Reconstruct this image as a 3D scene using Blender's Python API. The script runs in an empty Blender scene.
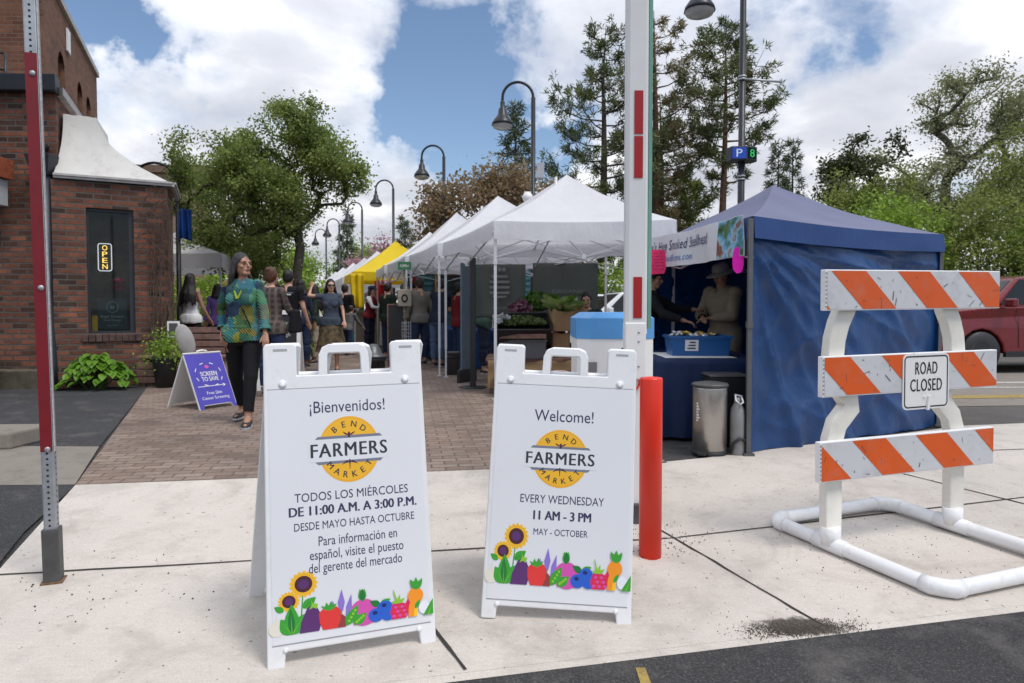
import bpy, bmesh, math, random
import numpy as np
from mathutils import Vector, Matrix, Euler, kdtree
from mathutils import noise as mnoise

SC = bpy.context.scene
COL = SC.collection
R = math.radians
rng = random.Random(7)
nrng = np.random.default_rng(11)

# ------------------------------------------------------------------ materials
def srgb(r, g, b):
    def f(c):
        c /= 255.0
        return c / 12.92 if c <= .04045 else ((c + .055) / 1.055) ** 2.4
    return (f(r), f(g), f(b), 1.0)

def lin(c):
    return c if len(c) == 4 else (c[0], c[1], c[2], 1.0)

MATS = {}
class NT:
    def __init__(s, name):
        s.m = bpy.data.materials.new(name); s.m.use_nodes = True
        s.t = s.m.node_tree; s.n = s.t.nodes
        s.bsdf = s.n['Principled BSDF']; s.out = s.n['Material Output']
    def add(s, typ, **kw):
        n = s.n.new(typ)
        for k, v in kw.items(): setattr(n, k, v)
        return n
    def ln(s, a, b): s.t.links.new(a, b)
    def setin(s, sock, v):
        if hasattr(v, 'links') or isinstance(v, bpy.types.NodeSocket): s.ln(v, sock)
        else: sock.default_value = v
    def coord(s, kind='Object', scale=(1, 1, 1), rot=(0, 0, 0), loc=(0, 0, 0)):
        tc = s.add('ShaderNodeTexCoord'); mp = s.add('ShaderNodeMapping')
        mp.inputs['Scale'].default_value = scale; mp.inputs['Rotation'].default_value = rot
        mp.inputs['Location'].default_value = loc
        s.ln(tc.outputs[kind], mp.inputs['Vector']); return mp.outputs['Vector']
    def noise(s, vec, scale=5, detail=4, rough=.55, dist=0.0):
        n = s.add('ShaderNodeTexNoise'); n.inputs['Scale'].default_value = scale
        n.inputs['Detail'].default_value = detail; n.inputs['Roughness'].default_value = rough
        n.inputs['Distortion'].default_value = dist
        s.ln(vec, n.inputs['Vector']); return n.outputs['Fac']
    def ramp(s, fac, stops, interp='LINEAR'):
        r = s.add('ShaderNodeValToRGB'); e = r.color_ramp.elements; r.color_ramp.interpolation = interp
        while len(e) < len(stops): e.new(.5)
        for i, (p, c) in enumerate(stops):
            e[i].position = p; e[i].color = lin(c) if not isinstance(c, (int, float)) else (c, c, c, 1)
        s.ln(fac, r.inputs['Fac']); return r.outputs['Color']
    def mix(s, fac, a, b, mode='MIX'):
        n = s.add('ShaderNodeMix', data_type='RGBA', blend_type=mode)
        s.setin(n.inputs[0], fac); s.setin(n.inputs[6], a); s.setin(n.inputs[7], b)
        return n.outputs[2]
    def math(s, op, a, b=0.0, clamp=False):
        n = s.add('ShaderNodeMath', operation=op, use_clamp=clamp)
        s.setin(n.inputs[0], a); s.setin(n.inputs[1], b); return n.outputs[0]
    def bump(s, h, strength=.3, dist=.01, normal=None):
        b = s.add('ShaderNodeBump'); b.inputs['Strength'].default_value = strength
        b.inputs['Distance'].default_value = dist; s.ln(h, b.inputs['Height'])
        if normal is not None: s.ln(normal, b.inputs['Normal'])
        return b.outputs['Normal']
    def base(s, c): s.setin(s.bsdf.inputs['Base Color'], c)
    def rough(s, v): s.setin(s.bsdf.inputs['Roughness'], v)
    def normal(s, v): s.ln(v, s.bsdf.inputs['Normal'])

def pm(name, col, rough=.6, metal=0.0, var=.12, scale=6.0, bump=0.0, bscale=40.0, dirt=None, dirt_amt=.5, spec=.5, coat=0.0):
    """simple procedural material: base colour with noise variation, optional dirt patches and bump"""
    if name in MATS: return MATS[name]
    g = NT(name); col = lin(col)
    v = g.coord('Object')
    f = g.noise(v, scale, 5)
    lo = tuple(max(0, c * (1 - var)) for c in col[:3]); hi = tuple(min(1, c * (1 + var)) for c in col[:3])
    c = g.ramp(f, [(.3, lo), (.7, hi)])
    if dirt is not None:
        f2 = g.noise(v, scale * 2.3, 8, .7)
        c = g.mix(g.math('MULTIPLY', g.ramp(f2, [(.52, 0.0), (.72, 1.0)]), dirt_amt), c, lin(dirt))
    g.base(c)
    g.bsdf.inputs['Metallic'].default_value = metal
    f3 = g.noise(v, scale * 3, 4)
    g.rough(g.math('ADD', g.math('MULTIPLY', f3, .2), rough - .1, True))
    g.bsdf.inputs['Specular IOR Level'].default_value = spec
    if coat: g.bsdf.inputs['Coat Weight'].default_value = coat
    if bump: g.normal(g.bump(g.noise(v, bscale, 4), bump, .01))
    MATS[name] = g.m; return g.m

def fabric(name, col, trans=.25, rough=.7, wr=.35, wscale=3.0, var=.05, col2=None, spec=.3):
    """canopy / banner cloth: diffuse with some light coming through, wrinkle bump"""
    if name in MATS: return MATS[name]
    g = NT(name); v = g.coord('Object')
    col = lin(col)
    f = g.noise(v, wscale * .7, 4)
    c = g.ramp(f, [(.3, tuple(x * (1 - var) for x in col[:3])), (.7, tuple(min(1, x * (1 + var)) for x in col[:3]))])
    if col2 is not None:
        c = g.mix(g.ramp(g.noise(v, wscale * 2, 6, .65), [(.55, 0.), (.75, .5)]), c, lin(col2))
    g.base(c); g.rough(rough); g.bsdf.inputs['Specular IOR Level'].default_value = spec
    h = g.noise(g.coord('Object', (1, 1, .45)), wscale, 5, .5, .6)
    h2 = g.noise(v, wscale * 9, 3)
    hh = g.math('ADD', h, g.math('MULTIPLY', h2, .12))
    nb = g.bump(hh, wr, .06); g.normal(nb)
    if trans:
        tr = g.add('ShaderNodeBsdfTranslucent'); g.ln(c, tr.inputs['Color']); g.ln(nb, tr.inputs['Normal'])
        mx = g.add('ShaderNodeMixShader'); mx.inputs[0].default_value = trans
        g.ln(g.bsdf.outputs[0], mx.inputs[1]); g.ln(tr.outputs[0], mx.inputs[2]); g.ln(mx.outputs[0], g.out.inputs['Surface'])
    MATS[name] = g.m; return g.m

def leafmat(name, cols, trans=.3, rough=.55, clump=1.2):
    """foliage: per-leaf random tone (attribute 'tone') + clump noise in space, translucent"""
    if name in MATS: return MATS[name]
    g = NT(name)
    at = g.add('ShaderNodeAttribute', attribute_name='tone')
    v = g.coord('Object')
    n = g.noise(v, clump, 3)
    f = g.math('ADD', g.math('MULTIPLY', at.outputs['Fac'], .6), g.math('SUBTRACT', g.math('MULTIPLY', n, 1.1), .35), True)
    st = [(i / (len(cols) - 1), c) for i, c in enumerate(cols)]
    c = g.ramp(f, st)
    g.base(c); g.rough(rough); g.bsdf.inputs['Specular IOR Level'].default_value = .3
    tr = g.add('ShaderNodeBsdfTranslucent'); g.ln(g.mix(.5, c, (.10, .16, .02, 1), 'ADD'), tr.inputs['Color'])
    mx = g.add('ShaderNodeMixShader'); mx.inputs[0].default_value = trans
    g.ln(g.bsdf.outputs[0], mx.inputs[1]); g.ln(tr.outputs[0], mx.inputs[2]); g.ln(mx.outputs[0], g.out.inputs['Surface'])
    MATS[name] = g.m; return g.m

def brickmat(name, c1, c2, mortar, bw=.21, bh=.075, mort=.011, coord='UV', rot=0.0, bump=.6, stain=None, offs=.5, big=.35, msmooth=.25):
    if name in MATS: return MATS[name]
    g = NT(name); v = g.coord(coord, (1, 1, 1), (0, 0, rot))
    wob = g.add('ShaderNodeTexNoise'); wob.inputs['Scale'].default_value = 9; g.ln(v, wob.inputs['Vector'])
    vm = g.add('ShaderNodeVectorMath', operation='SCALE'); g.ln(wob.outputs['Color'], vm.inputs[0]); vm.inputs['Scale'].default_value = .006
    va = g.add('ShaderNodeVectorMath', operation='ADD'); g.ln(v, va.inputs[0]); g.ln(vm.outputs[0], va.inputs[1])
    b = g.add('ShaderNodeTexBrick'); g.ln(va.outputs[0], b.inputs['Vector'])
    b.inputs['Scale'].default_value = 1; b.inputs['Brick Width'].default_value = bw; b.inputs['Row Height'].default_value = bh
    b.inputs['Mortar Size'].default_value = mort; b.inputs['Mortar Smooth'].default_value = msmooth; b.offset = offs
    b.inputs['Color1'].default_value = (0, 0, 0, 1); b.inputs['Color2'].default_value = (1, 1, 1, 1); b.inputs['Mortar'].default_value = (.5, .5, .5, 1)
    b.inputs['Bias'].default_value = 0
    tone = b.outputs['Color']; fac = b.outputs['Fac']
    cr = g.ramp(tone, [(0, c1), (.45, tuple((a + d) / 2 for a, d in zip(c1[:3], c2[:3]))), (1, c2)])
    n1 = g.noise(v, 1.3, 6, .6); n2 = g.noise(v, 28, 5, .7)
    cr = g.mix(big, cr, g.ramp(n1, [(.3, .25), (.7, 1.6)]), 'MULTIPLY')
    cr = g.mix(.45, cr, g.ramp(n2, [(.25, .4), (.75, 1.5)]), 'MULTIPLY')
    c = g.mix(fac, cr, g.mix(.5, lin(mortar), g.ramp(n2, [(.3, .5), (.7, 1.3)]), 'MULTIPLY'))
    if stain is not None:
        c = g.mix(g.ramp(g.noise(v, .9, 7, .7), [(.52, 0.), (.7, .55)]), c, lin(stain))
    g.base(c); g.rough(.85); g.bsdf.inputs['Specular IOR Level'].default_value = .25
    h = g.math('ADD', g.math('MULTIPLY', g.math('SUBTRACT', 1.0, fac), 1.0), g.math('MULTIPLY', n2, .5))
    g.normal(g.bump(h, bump, .012))
    MATS[name] = g.m; return g.m

# ------------------------------------------------------------------ mesh builder
class MB:
    def __init__(s):
        s.v = []; s.f = []; s.mi = []; s.M = Matrix.Identity(4); s.cur = 0; s.uvw = False; s.sm = []; s.smooth = False
    def pt(s, p):
        s.v.append(tuple(s.M @ Vector(p))); return len(s.v) - 1
    def face(s, idx):
        s.f.append(tuple(idx)); s.mi.append(s.cur); s.sm.append(s.smooth)
    def poly(s, pts):
        s.face([s.pt(p) for p in pts]); return s
    def box(s, c, d, rot=None):
        cx, cy, cz = c; x, y, z = d[0] / 2, d[1] / 2, d[2] / 2
        m = rot if rot is not None else Matrix.Identity(3)
        ps = [s.pt(Vector(c) + m @ Vector((a * x, b * y, e * z))) for e in (-1, 1) for a, b in ((-1, -1), (1, -1), (1, 1), (-1, 1))]
        for q in ((0, 3, 2, 1), (4, 5, 6, 7), (0, 1, 5, 4), (1, 2, 6, 5), (2, 3, 7, 6), (3, 0, 4, 7)):
            s.face([ps[i] for i in q])
        return s
    def hexa(s, b, t):
        """b, t : 4 bottom and 4 top points (ccw seen from above)"""
        p = [s.pt(x) for x in b] + [s.pt(x) for x in t]
        for q in ((0, 3, 2, 1), (4, 5, 6, 7), (0, 1, 5, 4), (1, 2, 6, 5), (2, 3, 7, 6), (3, 0, 4, 7)): s.face([p[i] for i in q])
        return s
    def prism(s, pts, h0, h1, ax=2):
        """polygon pts (2d) extruded along axis ax from h0 to h1"""
        def mk(p, h): return {2: (p[0], p[1], h), 1: (p[0], h, p[1]), 0: (h, p[0], p[1])}[ax]
        a = [s.pt(mk(p, h0)) for p in pts]; b = [s.pt(mk(p, h1)) for p in pts]
        n = len(pts); s.face(a[::-1]); s.face(b)
        for i in range(n): s.face([a[i], a[(i + 1) % n], b[(i + 1) % n], b[i]])
        return s
    def bar(s, a, b, w, h=None, up=(0, 0, 1)):
        a = Vector(a); b = Vector(b); h = h or w; d = (b - a).normalized(); u = Vector(up)
        if abs(d.dot(u)) > .98: u = Vector((0, 1, 0))
        x = d.cross(u).normalized(); y = x.cross(d).normalized()
        x *= w / 2; y *= h / 2
        s.hexa([a - x - y, a + x - y, a + x + y, a - x + y], [b - x - y, b + x - y, b + x + y, b - x + y]); return s
    def tube(s, pts, r, n=10, cap=True, closed=False):
        pts = [Vector(p) for p in pts]; N = len(pts)
        rs = r if isinstance(r, (list, tuple)) else [r] * N
        rings = []; prev = None
        for i in range(N):
            a = pts[i - 1] if (i > 0 or closed) else pts[i]; b = pts[(i + 1) % N] if (i < N - 1 or closed) else pts[i]
            d = (b - a); d = d.normalized() if d.length > 1e-9 else Vector((0, 0, 1))
            if prev is None:
                u = Vector((0, 0, 1)) if abs(d.z) < .9 else Vector((1, 0, 0))
                x = d.cross(u).normalized()
            else:
                x = (prev - d * prev.dot(d)); x = x.normalized() if x.length > 1e-6 else d.orthogonal().normalized()
            prev = x; y = d.cross(x)
            rings.append([s.pt(pts[i] + (x * math.cos(2 * math.pi * k / n) + y * math.sin(2 * math.pi * k / n)) * rs[i]) for k in range(n)])
        sm = s.smooth; s.smooth = True
        for i in range(N if closed else N - 1):
            A = rings[i]; B = rings[(i + 1) % N]
            for k in range(n): s.face([A[k], A[(k + 1) % n], B[(k + 1) % n], B[k]])
        s.smooth = sm
        if cap and not closed: s.face(rings[0][::-1]); s.face(rings[-1])
        return s
    def lathe(s, prof, c=(0, 0, 0), n=20, cap=True, sm=True):
        c = Vector(c); rings = []
        for r, z in prof: rings.append([s.pt(c + Vector((r * math.cos(2 * math.pi * k / n), r * math.sin(2 * math.pi * k / n), z))) for k in range(n)])
        o = s.smooth; s.smooth = sm
        for A, B in zip(rings, rings[1:]):
            for k in range(n): s.face([A[k], A[(k + 1) % n], B[(k + 1) % n], B[k]])
        s.smooth = o
        if cap: s.face(rings[0][::-1]); s.face(rings[-1])
        return s
    def grid(s, fn, nu, nv, sm=True):
        ids = [[s.pt(fn(i / nu, j / nv)) for i in range(nu + 1)] for j in range(nv + 1)]
        o = s.smooth; s.smooth = sm
        for j in range(nv):
            for i in range(nu): s.face([ids[j][i], ids[j][i + 1], ids[j + 1][i + 1], ids[j + 1][i]])
        s.smooth = o; return s
    def ball(s, c, r, n=12, m=8):
        c = Vector(c); r = (r, r, r) if isinstance(r, (int, float)) else r
        top = s.pt(c + Vector((0, 0, r[2]))); bot = s.pt(c - Vector((0, 0, r[2]))); rings = []
        for j in range(1, m):
            a = math.pi * j / m
            rings.append([s.pt(c + Vector((r[0] * math.sin(a) * math.cos(2 * math.pi * k / n), r[1] * math.sin(a) * math.sin(2 * math.pi * k / n), r[2] * math.cos(a)))) for k in range(n)])
        o = s.smooth; s.smooth = True
        for k in range(n):
            s.face([top, rings[0][k], rings[0][(k + 1) % n]]); s.face([bot, rings[-1][(k + 1) % n], rings[-1][k]])
        for A, B in zip(rings, rings[1:]):
            for k in range(n): s.face([A[k], B[k], B[(k + 1) % n], A[(k + 1) % n]])
        s.smooth = o; return s
    def build(s, name, mats, parent=None, bevel=0.0, uv=False, seg=2):
        me = bpy.data.meshes.new(name); me.from_pydata(s.v, [], s.f)
        mats = mats if isinstance(mats, (list, tuple)) else [mats]
        for m in mats: me.materials.append(m)
        me.polygons.foreach_set('material_index', s.mi); me.polygons.foreach_set('use_smooth', s.sm)
        if uv:
            ul = me.uv_layers.new(name='UVMap')
            for p in me.polygons:
                n = p.normal
                for li in p.loop_indices:
                    co = me.vertices[me.loops[li].vertex_index].co
                    if abs(n.z) > .75: ul.data[li].uv = (co.x, co.y)
                    else:
                        t = Vector((-n.y, n.x, 0)).normalized(); ul.data[li].uv = (co.dot(t), co.z)
        me.update()
        o = bpy.data.objects.new(name, me); COL.objects.link(o)
        if parent is not None: o.parent = parent
        if bevel:
            b = o.modifiers.new('Bevel', 'BEVEL'); b.width = bevel; b.segments = seg; b.limit_method = 'ANGLE'; b.angle_limit = R(40)
        return o

def tag(o, label=None, cat=None, group=None, kind=None):
    if label: o['label'] = label
    if cat: o['category'] = cat
    if group: o['group'] = group
    if kind: o['kind'] = kind
    return o
def thing(name, label, cat, loc=(0, 0, 0), rz=0.0, group=None):
    o = bpy.data.objects.new(name, None); COL.objects.link(o); o.empty_display_size = .1
    o.location = loc; o.rotation_euler = (0, 0, rz); return tag(o, label, cat, group)
def copy_tree(o, parent=None):
    c = o.copy(); COL.objects.link(c)
    if parent is not None: c.parent = parent
    for ch in list(o.children): copy_tree(ch, c)
    return c
def local(o, verts_world):
    m = o.matrix_world.inverted(); return [m @ Vector(v) for v in verts_world]
def P(px, d, py=None):
    """x (and z) of a photo pixel at distance d, used to lay the place out"""
    x = (px - 512) / 683 * d
    return x if py is None else (x, d, 1.15 - (py - 308) * d / 683)

def text_mesh(txt, bold=0.0, shear=0.0, space=1.0):
    cu = bpy.data.curves.new('lettering', 'FONT'); cu.body = txt; cu.size = 1; cu.offset = bold; cu.shear = shear; cu.space_character = space
    cu.resolution_u = 3; cu.align_x = 'LEFT'
    ob = bpy.data.objects.new('lettering', cu); COL.objects.link(ob)
    dg = bpy.context.evaluated_depsgraph_get(); me = bpy.data.meshes.new_from_object(ob.evaluated_get(dg))
    vs = [tuple(v.co) for v in me.vertices]; fs = [tuple(p.vertices) for p in me.polygons]
    bpy.data.objects.remove(ob); bpy.data.curves.remove(cu); bpy.data.meshes.remove(me)
    return vs, fs
CAPH = None
def put_text(mb, txt, frame, cap=None, width=None, center=(0, 0), w=.002, bold=0.0, rot=0.0, shear=0.0, space=1.0, mi=0):
    """lay flat letters on a surface. frame(u,v,w)->point. cap = cap height, width = total width"""
    global CAPH
    if CAPH is None:
        vs, _ = text_mesh('H'); CAPH = max(v[1] for v in vs) - min(v[1] for v in vs)
    if bold > .004:
        for k_, dx in enumerate((-bold, bold, -bold / 3)):
            q = dx * (cap or .03) * .8
            put_text(mb, txt, frame, cap, width, (center[0] + q * math.cos(rot), center[1] + q * math.sin(rot)), w + .00005 * (k_ + 1), 0, rot, shear, space, mi)
    vs, fs = text_mesh(txt, 0, shear, space)
    if not vs: return
    x0 = min(v[0] for v in vs); x1 = max(v[0] for v in vs)
    sy = (cap / CAPH) if cap else width / (x1 - x0)
    sx = (width / (x1 - x0)) if width else sy
    o = mb.cur; mb.cur = mi; base = len(mb.v); cr, sr = math.cos(rot), math.sin(rot)
    for x, y, z in vs:
        a = (x - (x0 + x1) / 2) * sx; b = y * sy - (CAPH * sy) / 2
        mb.v.append(tuple(mb.M @ Vector(frame(center[0] + a * cr - b * sr, center[1] + a * sr + b * cr, w))))
    for f in fs: mb.face([base + i for i in f])
    mb.cur = o
def flat(mb, pts, frame, w, mi=0):
    o = mb.cur; mb.cur = mi; mb.poly([frame(u, v, w) for u, v in pts]); mb.cur = o
def ell(cx, cy, rx, ry, n=24, a0=0, a1=2 * math.pi):
    full = abs(a1 - a0 - 2 * math.pi) < 1e-6
    m = n if full else n + 1
    return [(cx + rx * math.cos(a0 + (a1 - a0) * k / n), cy + ry * math.sin(a0 + (a1 - a0) * k / n)) for k in range(m)]

# ground height: flat market street, then a driveway apron falling to the gutter of the crossing street
def edge(x): return 4.84 + .16 * x
def gz(x, y):
    s = edge(x) - y
    return -.07 * min(max(s, 0), 3.0)
EXPOSURE = 0.55
# (photo px, py, radii deg, weight): where the cloud cover opens (negative) and thickens (positive)
SKYBLOBS = [(120, 60, 9, 7, -.20), (210, 95, 5, 4, .0), (300, 60, 9, 9, .22), (420, 60, 12, 9, -.21), (455, 130, 6, 6, -.17), (260, 20, 7, 5, .2), (570, 40, 9, 7, .25), (370, 110, 5, 4, .18), (730, 60, 8, 6, .10),
            (850, 30, 6, 4, -.1), (820, 70, 4, 5, -.20), (560, 150, 4, 3, -.15), (150, 130, 10, 3.5, .25), (400, 200, 16, 4, .22), (720, 150, 10, 6, .2), (930, 60, 8, 7, .2), (960, 150, 10, 6, .15), (60, 30, 5, 8, -.15)]
# ================================================================== camera, sky, sun
cam = bpy.data.cameras.new('camera'); co = bpy.data.objects.new('camera', cam); COL.objects.link(co)
co.location = (0, 0, 1.15); co.rotation_euler = (R(90 - 2.0), 0, 0)
cam.lens = 24; cam.sensor_width = 36; cam.shift_y = -.0094; cam.clip_start = .05; cam.clip_end = 3000
cam.dof.use_dof = True; cam.dof.focus_distance = 2.9; cam.dof.aperture_fstop = 6.3
SC.camera = co
SC.view_settings.view_transform = 'Standard'; SC.view_settings.look = 'None'; SC.view_settings.gamma = 1
SC.view_settings.exposure = EXPOSURE
SUN_EL, SUN_AZ = R(60), R(128)      # azimuth from +Y (the way the camera looks) towards +X
sd = Vector((math.sin(SUN_AZ) * math.cos(SUN_EL), math.cos(SUN_AZ) * math.cos(SUN_EL), math.sin(SUN_EL)))
sl = bpy.data.lights.new('sun', 'SUN'); sl.energy = 1.35; sl.angle = R(17); sl.color = (1, .95, .88)
so = bpy.data.objects.new('sun', sl); COL.objects.link(so); so.rotation_euler = sd.to_track_quat('Z', 'Y').to_euler(); so.location = (0, 0, 30)

W = bpy.data.worlds.new('World'); SC.world = W; W.use_nodes = True
t = W.node_tree; n = t.nodes; n.clear()
class WN(NT):
    def __init__(s): s.t = t; s.n = n
g = WN()
out = g.add('ShaderNodeOutputWorld')
sky = g.add('ShaderNodeTexSky', sky_type='NISHITA'); sky.sun_disc = False; sky.sun_elevation = SUN_EL; sky.sun_rotation = SUN_AZ
sky.air_density = 1.0; sky.dust_density = .6; sky.ozone_density = 2.5
bg1 = g.add('ShaderNodeBackground'); bg1.inputs['Strength'].default_value = .095
g.ln(sky.outputs[0], bg1.inputs['Color'])
tc = g.add('ShaderNodeTexCoord'); dirv = tc.outputs['Generated']
sep = g.add('ShaderNodeSeparateXYZ'); g.ln(dirv, sep.inputs[0])
zz = g.math('ADD', g.math('MAXIMUM', sep.outputs['Z'], 0.0), .22)
cx = g.math('DIVIDE', sep.outputs['X'], zz); cy = g.math('DIVIDE', sep.outputs['Y'], zz)
def cloudvec(dz):
    cb = g.add('ShaderNodeCombineXYZ'); g.ln(cx, cb.inputs[0]); g.ln(cy, cb.inputs[1]); cb.inputs[2].default_value = dz; return cb.outputs[0]
v = cloudvec(3.3)
nz = g.add('ShaderNodeTexNoise'); nz.inputs['Scale'].default_value = 1.35; nz.inputs['Detail'].default_value = 9; nz.inputs['Roughness'].default_value = .56; nz.inputs['Distortion'].default_value = .25
g.ln(v, nz.inputs['Vector'])
dens = nz.outputs['Fac']
wn = g.add('ShaderNodeTexNoise'); wn.inputs['Scale'].default_value = 5.5; wn.inputs['Detail'].default_value = 6; wn.inputs['Roughness'].default_value = .6; g.ln(dirv, wn.inputs['Vector'])
w1 = g.add('ShaderNodeVectorMath', operation='SUBTRACT'); g.ln(wn.outputs['Color'], w1.inputs[0]); w1.inputs[1].default_value = (.5, .5, .5)
w2 = g.add('ShaderNodeVectorMath', operation='SCALE'); g.ln(w1.outputs[0], w2.inputs[0]); w2.inputs['Scale'].default_value = .42
w3 = g.add('ShaderNodeVectorMath', operation='ADD'); g.ln(dirv, w3.inputs[0]); g.ln(w2.outputs[0], w3.inputs[1]); dirw = w3.outputs[0]
# banks and gaps of the cloud cover, each a soft blob round a direction of the sky: (azimuth, elevation) deg, radii deg, weight
def blob(az, el, ra, re, w):
    a, e = R(az), R(el)
    c = Vector((math.sin(a) * math.cos(e), math.cos(a) * math.cos(e), math.sin(e)))
    s1 = g.add('ShaderNodeVectorMath', operation='SUBTRACT'); g.ln(dirw, s1.inputs[0]); s1.inputs[1].default_value = c
    # local axes: right and up of that direction
    rt = Vector((math.cos(a), -math.sin(a), 0)); up = rt.cross(c)
    d1 = g.add('ShaderNodeVectorMath', operation='DOT_PRODUCT'); g.ln(s1.outputs[0], d1.inputs[0]); d1.inputs[1].default_value = rt / math.sin(R(ra))
    d2 = g.add('ShaderNodeVectorMath', operation='DOT_PRODUCT'); g.ln(s1.outputs[0], d2.inputs[0]); d2.inputs[1].default_value = up / math.sin(R(re))
    d3 = g.add('ShaderNodeVectorMath', operation='DOT_PRODUCT'); g.ln(s1.outputs[0], d3.inputs[0]); d3.inputs[1].default_value = c / .5
    q = g.math('ADD', g.math('ADD', g.math('POWER', g.math('ABSOLUTE', d1.outputs['Value']), 2), g.math('POWER', g.math('ABSOLUTE', d2.outputs['Value']), 2)), g.math('POWER', g.math('ABSOLUTE', d3.outputs['Value']), 2))
    e1 = g.math('POWER', 2.718, g.math('MULTIPLY', q, -1.0))
    return g.math('MULTIPLY', e1, w)
def ae(px, py):
    x = (px - 512) / 683; z = (308 - py) / 683
    return math.degrees(math.atan(x)), math.degrees(math.atan(z / math.sqrt(1 + x * x)))
acc = None
for (px, py, rx, ry, w) in SKYBLOBS:
    az, el = ae(px, py); b = blob(az, el, rx, ry, w)
    acc = b if acc is None else g.math('ADD', acc, b)
dens = g.math('ADD', dens, acc)
dens = g.math('ADD', dens, g.ramp(sep.outputs['Z'], [(0.0, .22), (.16, 0.0)]))
mask = g.ramp(dens, [(.405, 0.0), (.50, .62), (.62, 1.0)])
# cloud body: bright tops, greyer bases
nz2 = g.add('ShaderNodeTexNoise'); nz2.inputs['Scale'].default_value = 2.1; nz2.inputs['Detail'].default_value = 8; nz2.inputs['Roughness'].default_value = .55
nz2.inputs['Distortion'].default_value = .3
g.ln(cloudvec(9.1), nz2.inputs['Vector'])
shade = g.math('ADD', g.math('MULTIPLY', nz2.outputs['Fac'], .9), g.math('MULTIPLY', dens, .35))
ccol = g.ramp(shade, [(.42, (1.0, 1.0, 1.0)), (.58, (.86, .87, .90)), (.72, (.60, .62, .68)), (.88, (.48, .50, .56))])
bg2 = g.add('ShaderNodeBackground'); g.ln(g.math('ADD', .68, g.math('MULTIPLY', g.math('MAXIMUM', sep.outputs['Z'], 0.0), .85)), bg2.inputs['Strength'])
g.ln(ccol, bg2.inputs['Color'])
mx = g.add('ShaderNodeMixShader'); g.ln(mask, mx.inputs[0]); g.ln(bg1.outputs[0], mx.inputs[1]); g.ln(bg2.outputs[0], mx.inputs[2])
g.ln(mx.outputs[0], out.inputs['Surface'])

# ================================================================== materials of the place
def concrete(name, c, dark=(.30, .27, .24), amt=.6):
    g = NT(name); v = g.coord('Object')
    n1 = g.noise(v, .8, 6, .6); n2 = g.noise(v, 5, 8, .7); n3 = g.noise(v, 160, 3, .6); n4 = g.noise(v, 42, 2, .5)
    col = g.ramp(n1, [(.25, tuple(x * .84 for x in c)), (.75, tuple(x * 1.06 for x in c))])
    col = g.mix(g.math('MULTIPLY', g.ramp(n2, [(.5, 0.), (.8, 1.)]), amt), col, lin(dark))
    col = g.mix(.55, col, g.ramp(n3, [(.25, .66), (.7, 1.18)]), 'MULTIPLY')
    broom = g.noise(g.coord('Object', (4, 90, 1), (0, 0, R(-66))), 3, 3)
    col = g.mix(.35, col, g.ramp(broom, [(.3, .82), (.7, 1.1)]), 'MULTIPLY')
    col = g.mix(g.ramp(n4, [(.70, 0.), (.735, .75)]), col, (.10, .09, .08, 1))
    st = g.noise(g.coord('Object', (1, 1, 1), (0, 0, 0), (4.2, 1.3, 0)), 2.2, 5, .6, .7)
    col = g.mix(g.math('MULTIPLY', g.ramp(st, [(.54, 0.), (.70, 1.)]), .36), col, (.24, .21, .18, 1))
    vo = g.add('ShaderNodeTexVoronoi'); vo.feature = 'DISTANCE_TO_EDGE'; vo.inputs['Scale'].default_value = .9
    wv = g.add('ShaderNodeTexNoise'); wv.inputs['Scale'].default_value = 3; wv.inputs['Detail'].default_value = 6; g.ln(v, wv.inputs['Vector'])
    va = g.add('ShaderNodeVectorMath', operation='ADD'); g.ln(v, va.inputs[0]); g.ln(wv.outputs['Color'], va.inputs[1]); g.ln(va.outputs[0], vo.inputs['Vector'])
    col = g.mix(g.math('MULTIPLY', g.ramp(vo.outputs['Distance'], [(0.0, 1.), (.006, 0.)]), .12), col, (.12, .11, .10, 1))
    g.base(col); g.rough(.88); g.bsdf.inputs['Specular IOR Level'].default_value = .25
    g.normal(g.bump(g.math('ADD', g.math('MULTIPLY', n3, .6), g.math('MULTIPLY', broom, .5)), .35, .004))
    return g.m
def asphalt(name, c, light=.35):
    g = NT(name); v = g.coord('Object')
    n1 = g.noise(v, .5, 5, .6); n2 = g.noise(v, 120, 3, .7); n3 = g.noise(v, 3.2, 7, .7)
    col = g.ramp(n1, [(.3, tuple(x * .8 for x in c)), (.7, tuple(x * 1.25 for x in c))])
    col = g.mix(.8, col, g.ramp(n2, [(.3, .35), (.55, 1.0), (.72, 3.2)]), 'MULTIPLY')
    col = g.mix(g.math('MULTIPLY', g.ramp(n3, [(.52, 0.), (.75, 1.)]), light), col, (.17, .155, .14, 1))
    g.base(col); g.rough(.9); g.bsdf.inputs['Specular IOR Level'].default_value = .3
    g.normal(g.bump(n2, .7, .006)); return g.m
M_conc = concrete('pale concrete', (.615, .560, .500), (.34, .295, .255), .6)
M_conc2 = concrete('old concrete', (.27, .24, .205), (.13, .115, .10), .8)
M_asph = asphalt('asphalt', (.050, .049, .049), .6); M_asph2 = asphalt('dark asphalt', (.050, .050, .052), .6)
M_lot = asphalt('worn asphalt', (.12, .11, .10), .6)
M_paver = brickmat('clay pavers', (.20, .142, .110), (.29, .222, .180), (.13, .105, .09), .195, .096, .008, 'UV', R(-9), .4, (.12, .098, .085), .5, .5)
M_brick = brickmat('red brick', (.052, .033, .027), (.27, .10, .058), (.115, .10, .088), .225, .078, .012, 'UV', 0, .9, (.055, .042, .035), .5, .75)
M_brick2 = brickmat('brown brick', (.15, .062, .038), (.235, .105, .062), (.17, .13, .10), .21, .072, .008, 'UV', 0, .5, None, .5, .4)
M_crack = pm('dark joint', (.035, .031, .028), .95)  # dark brown, the pavement joints' own colour
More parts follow.
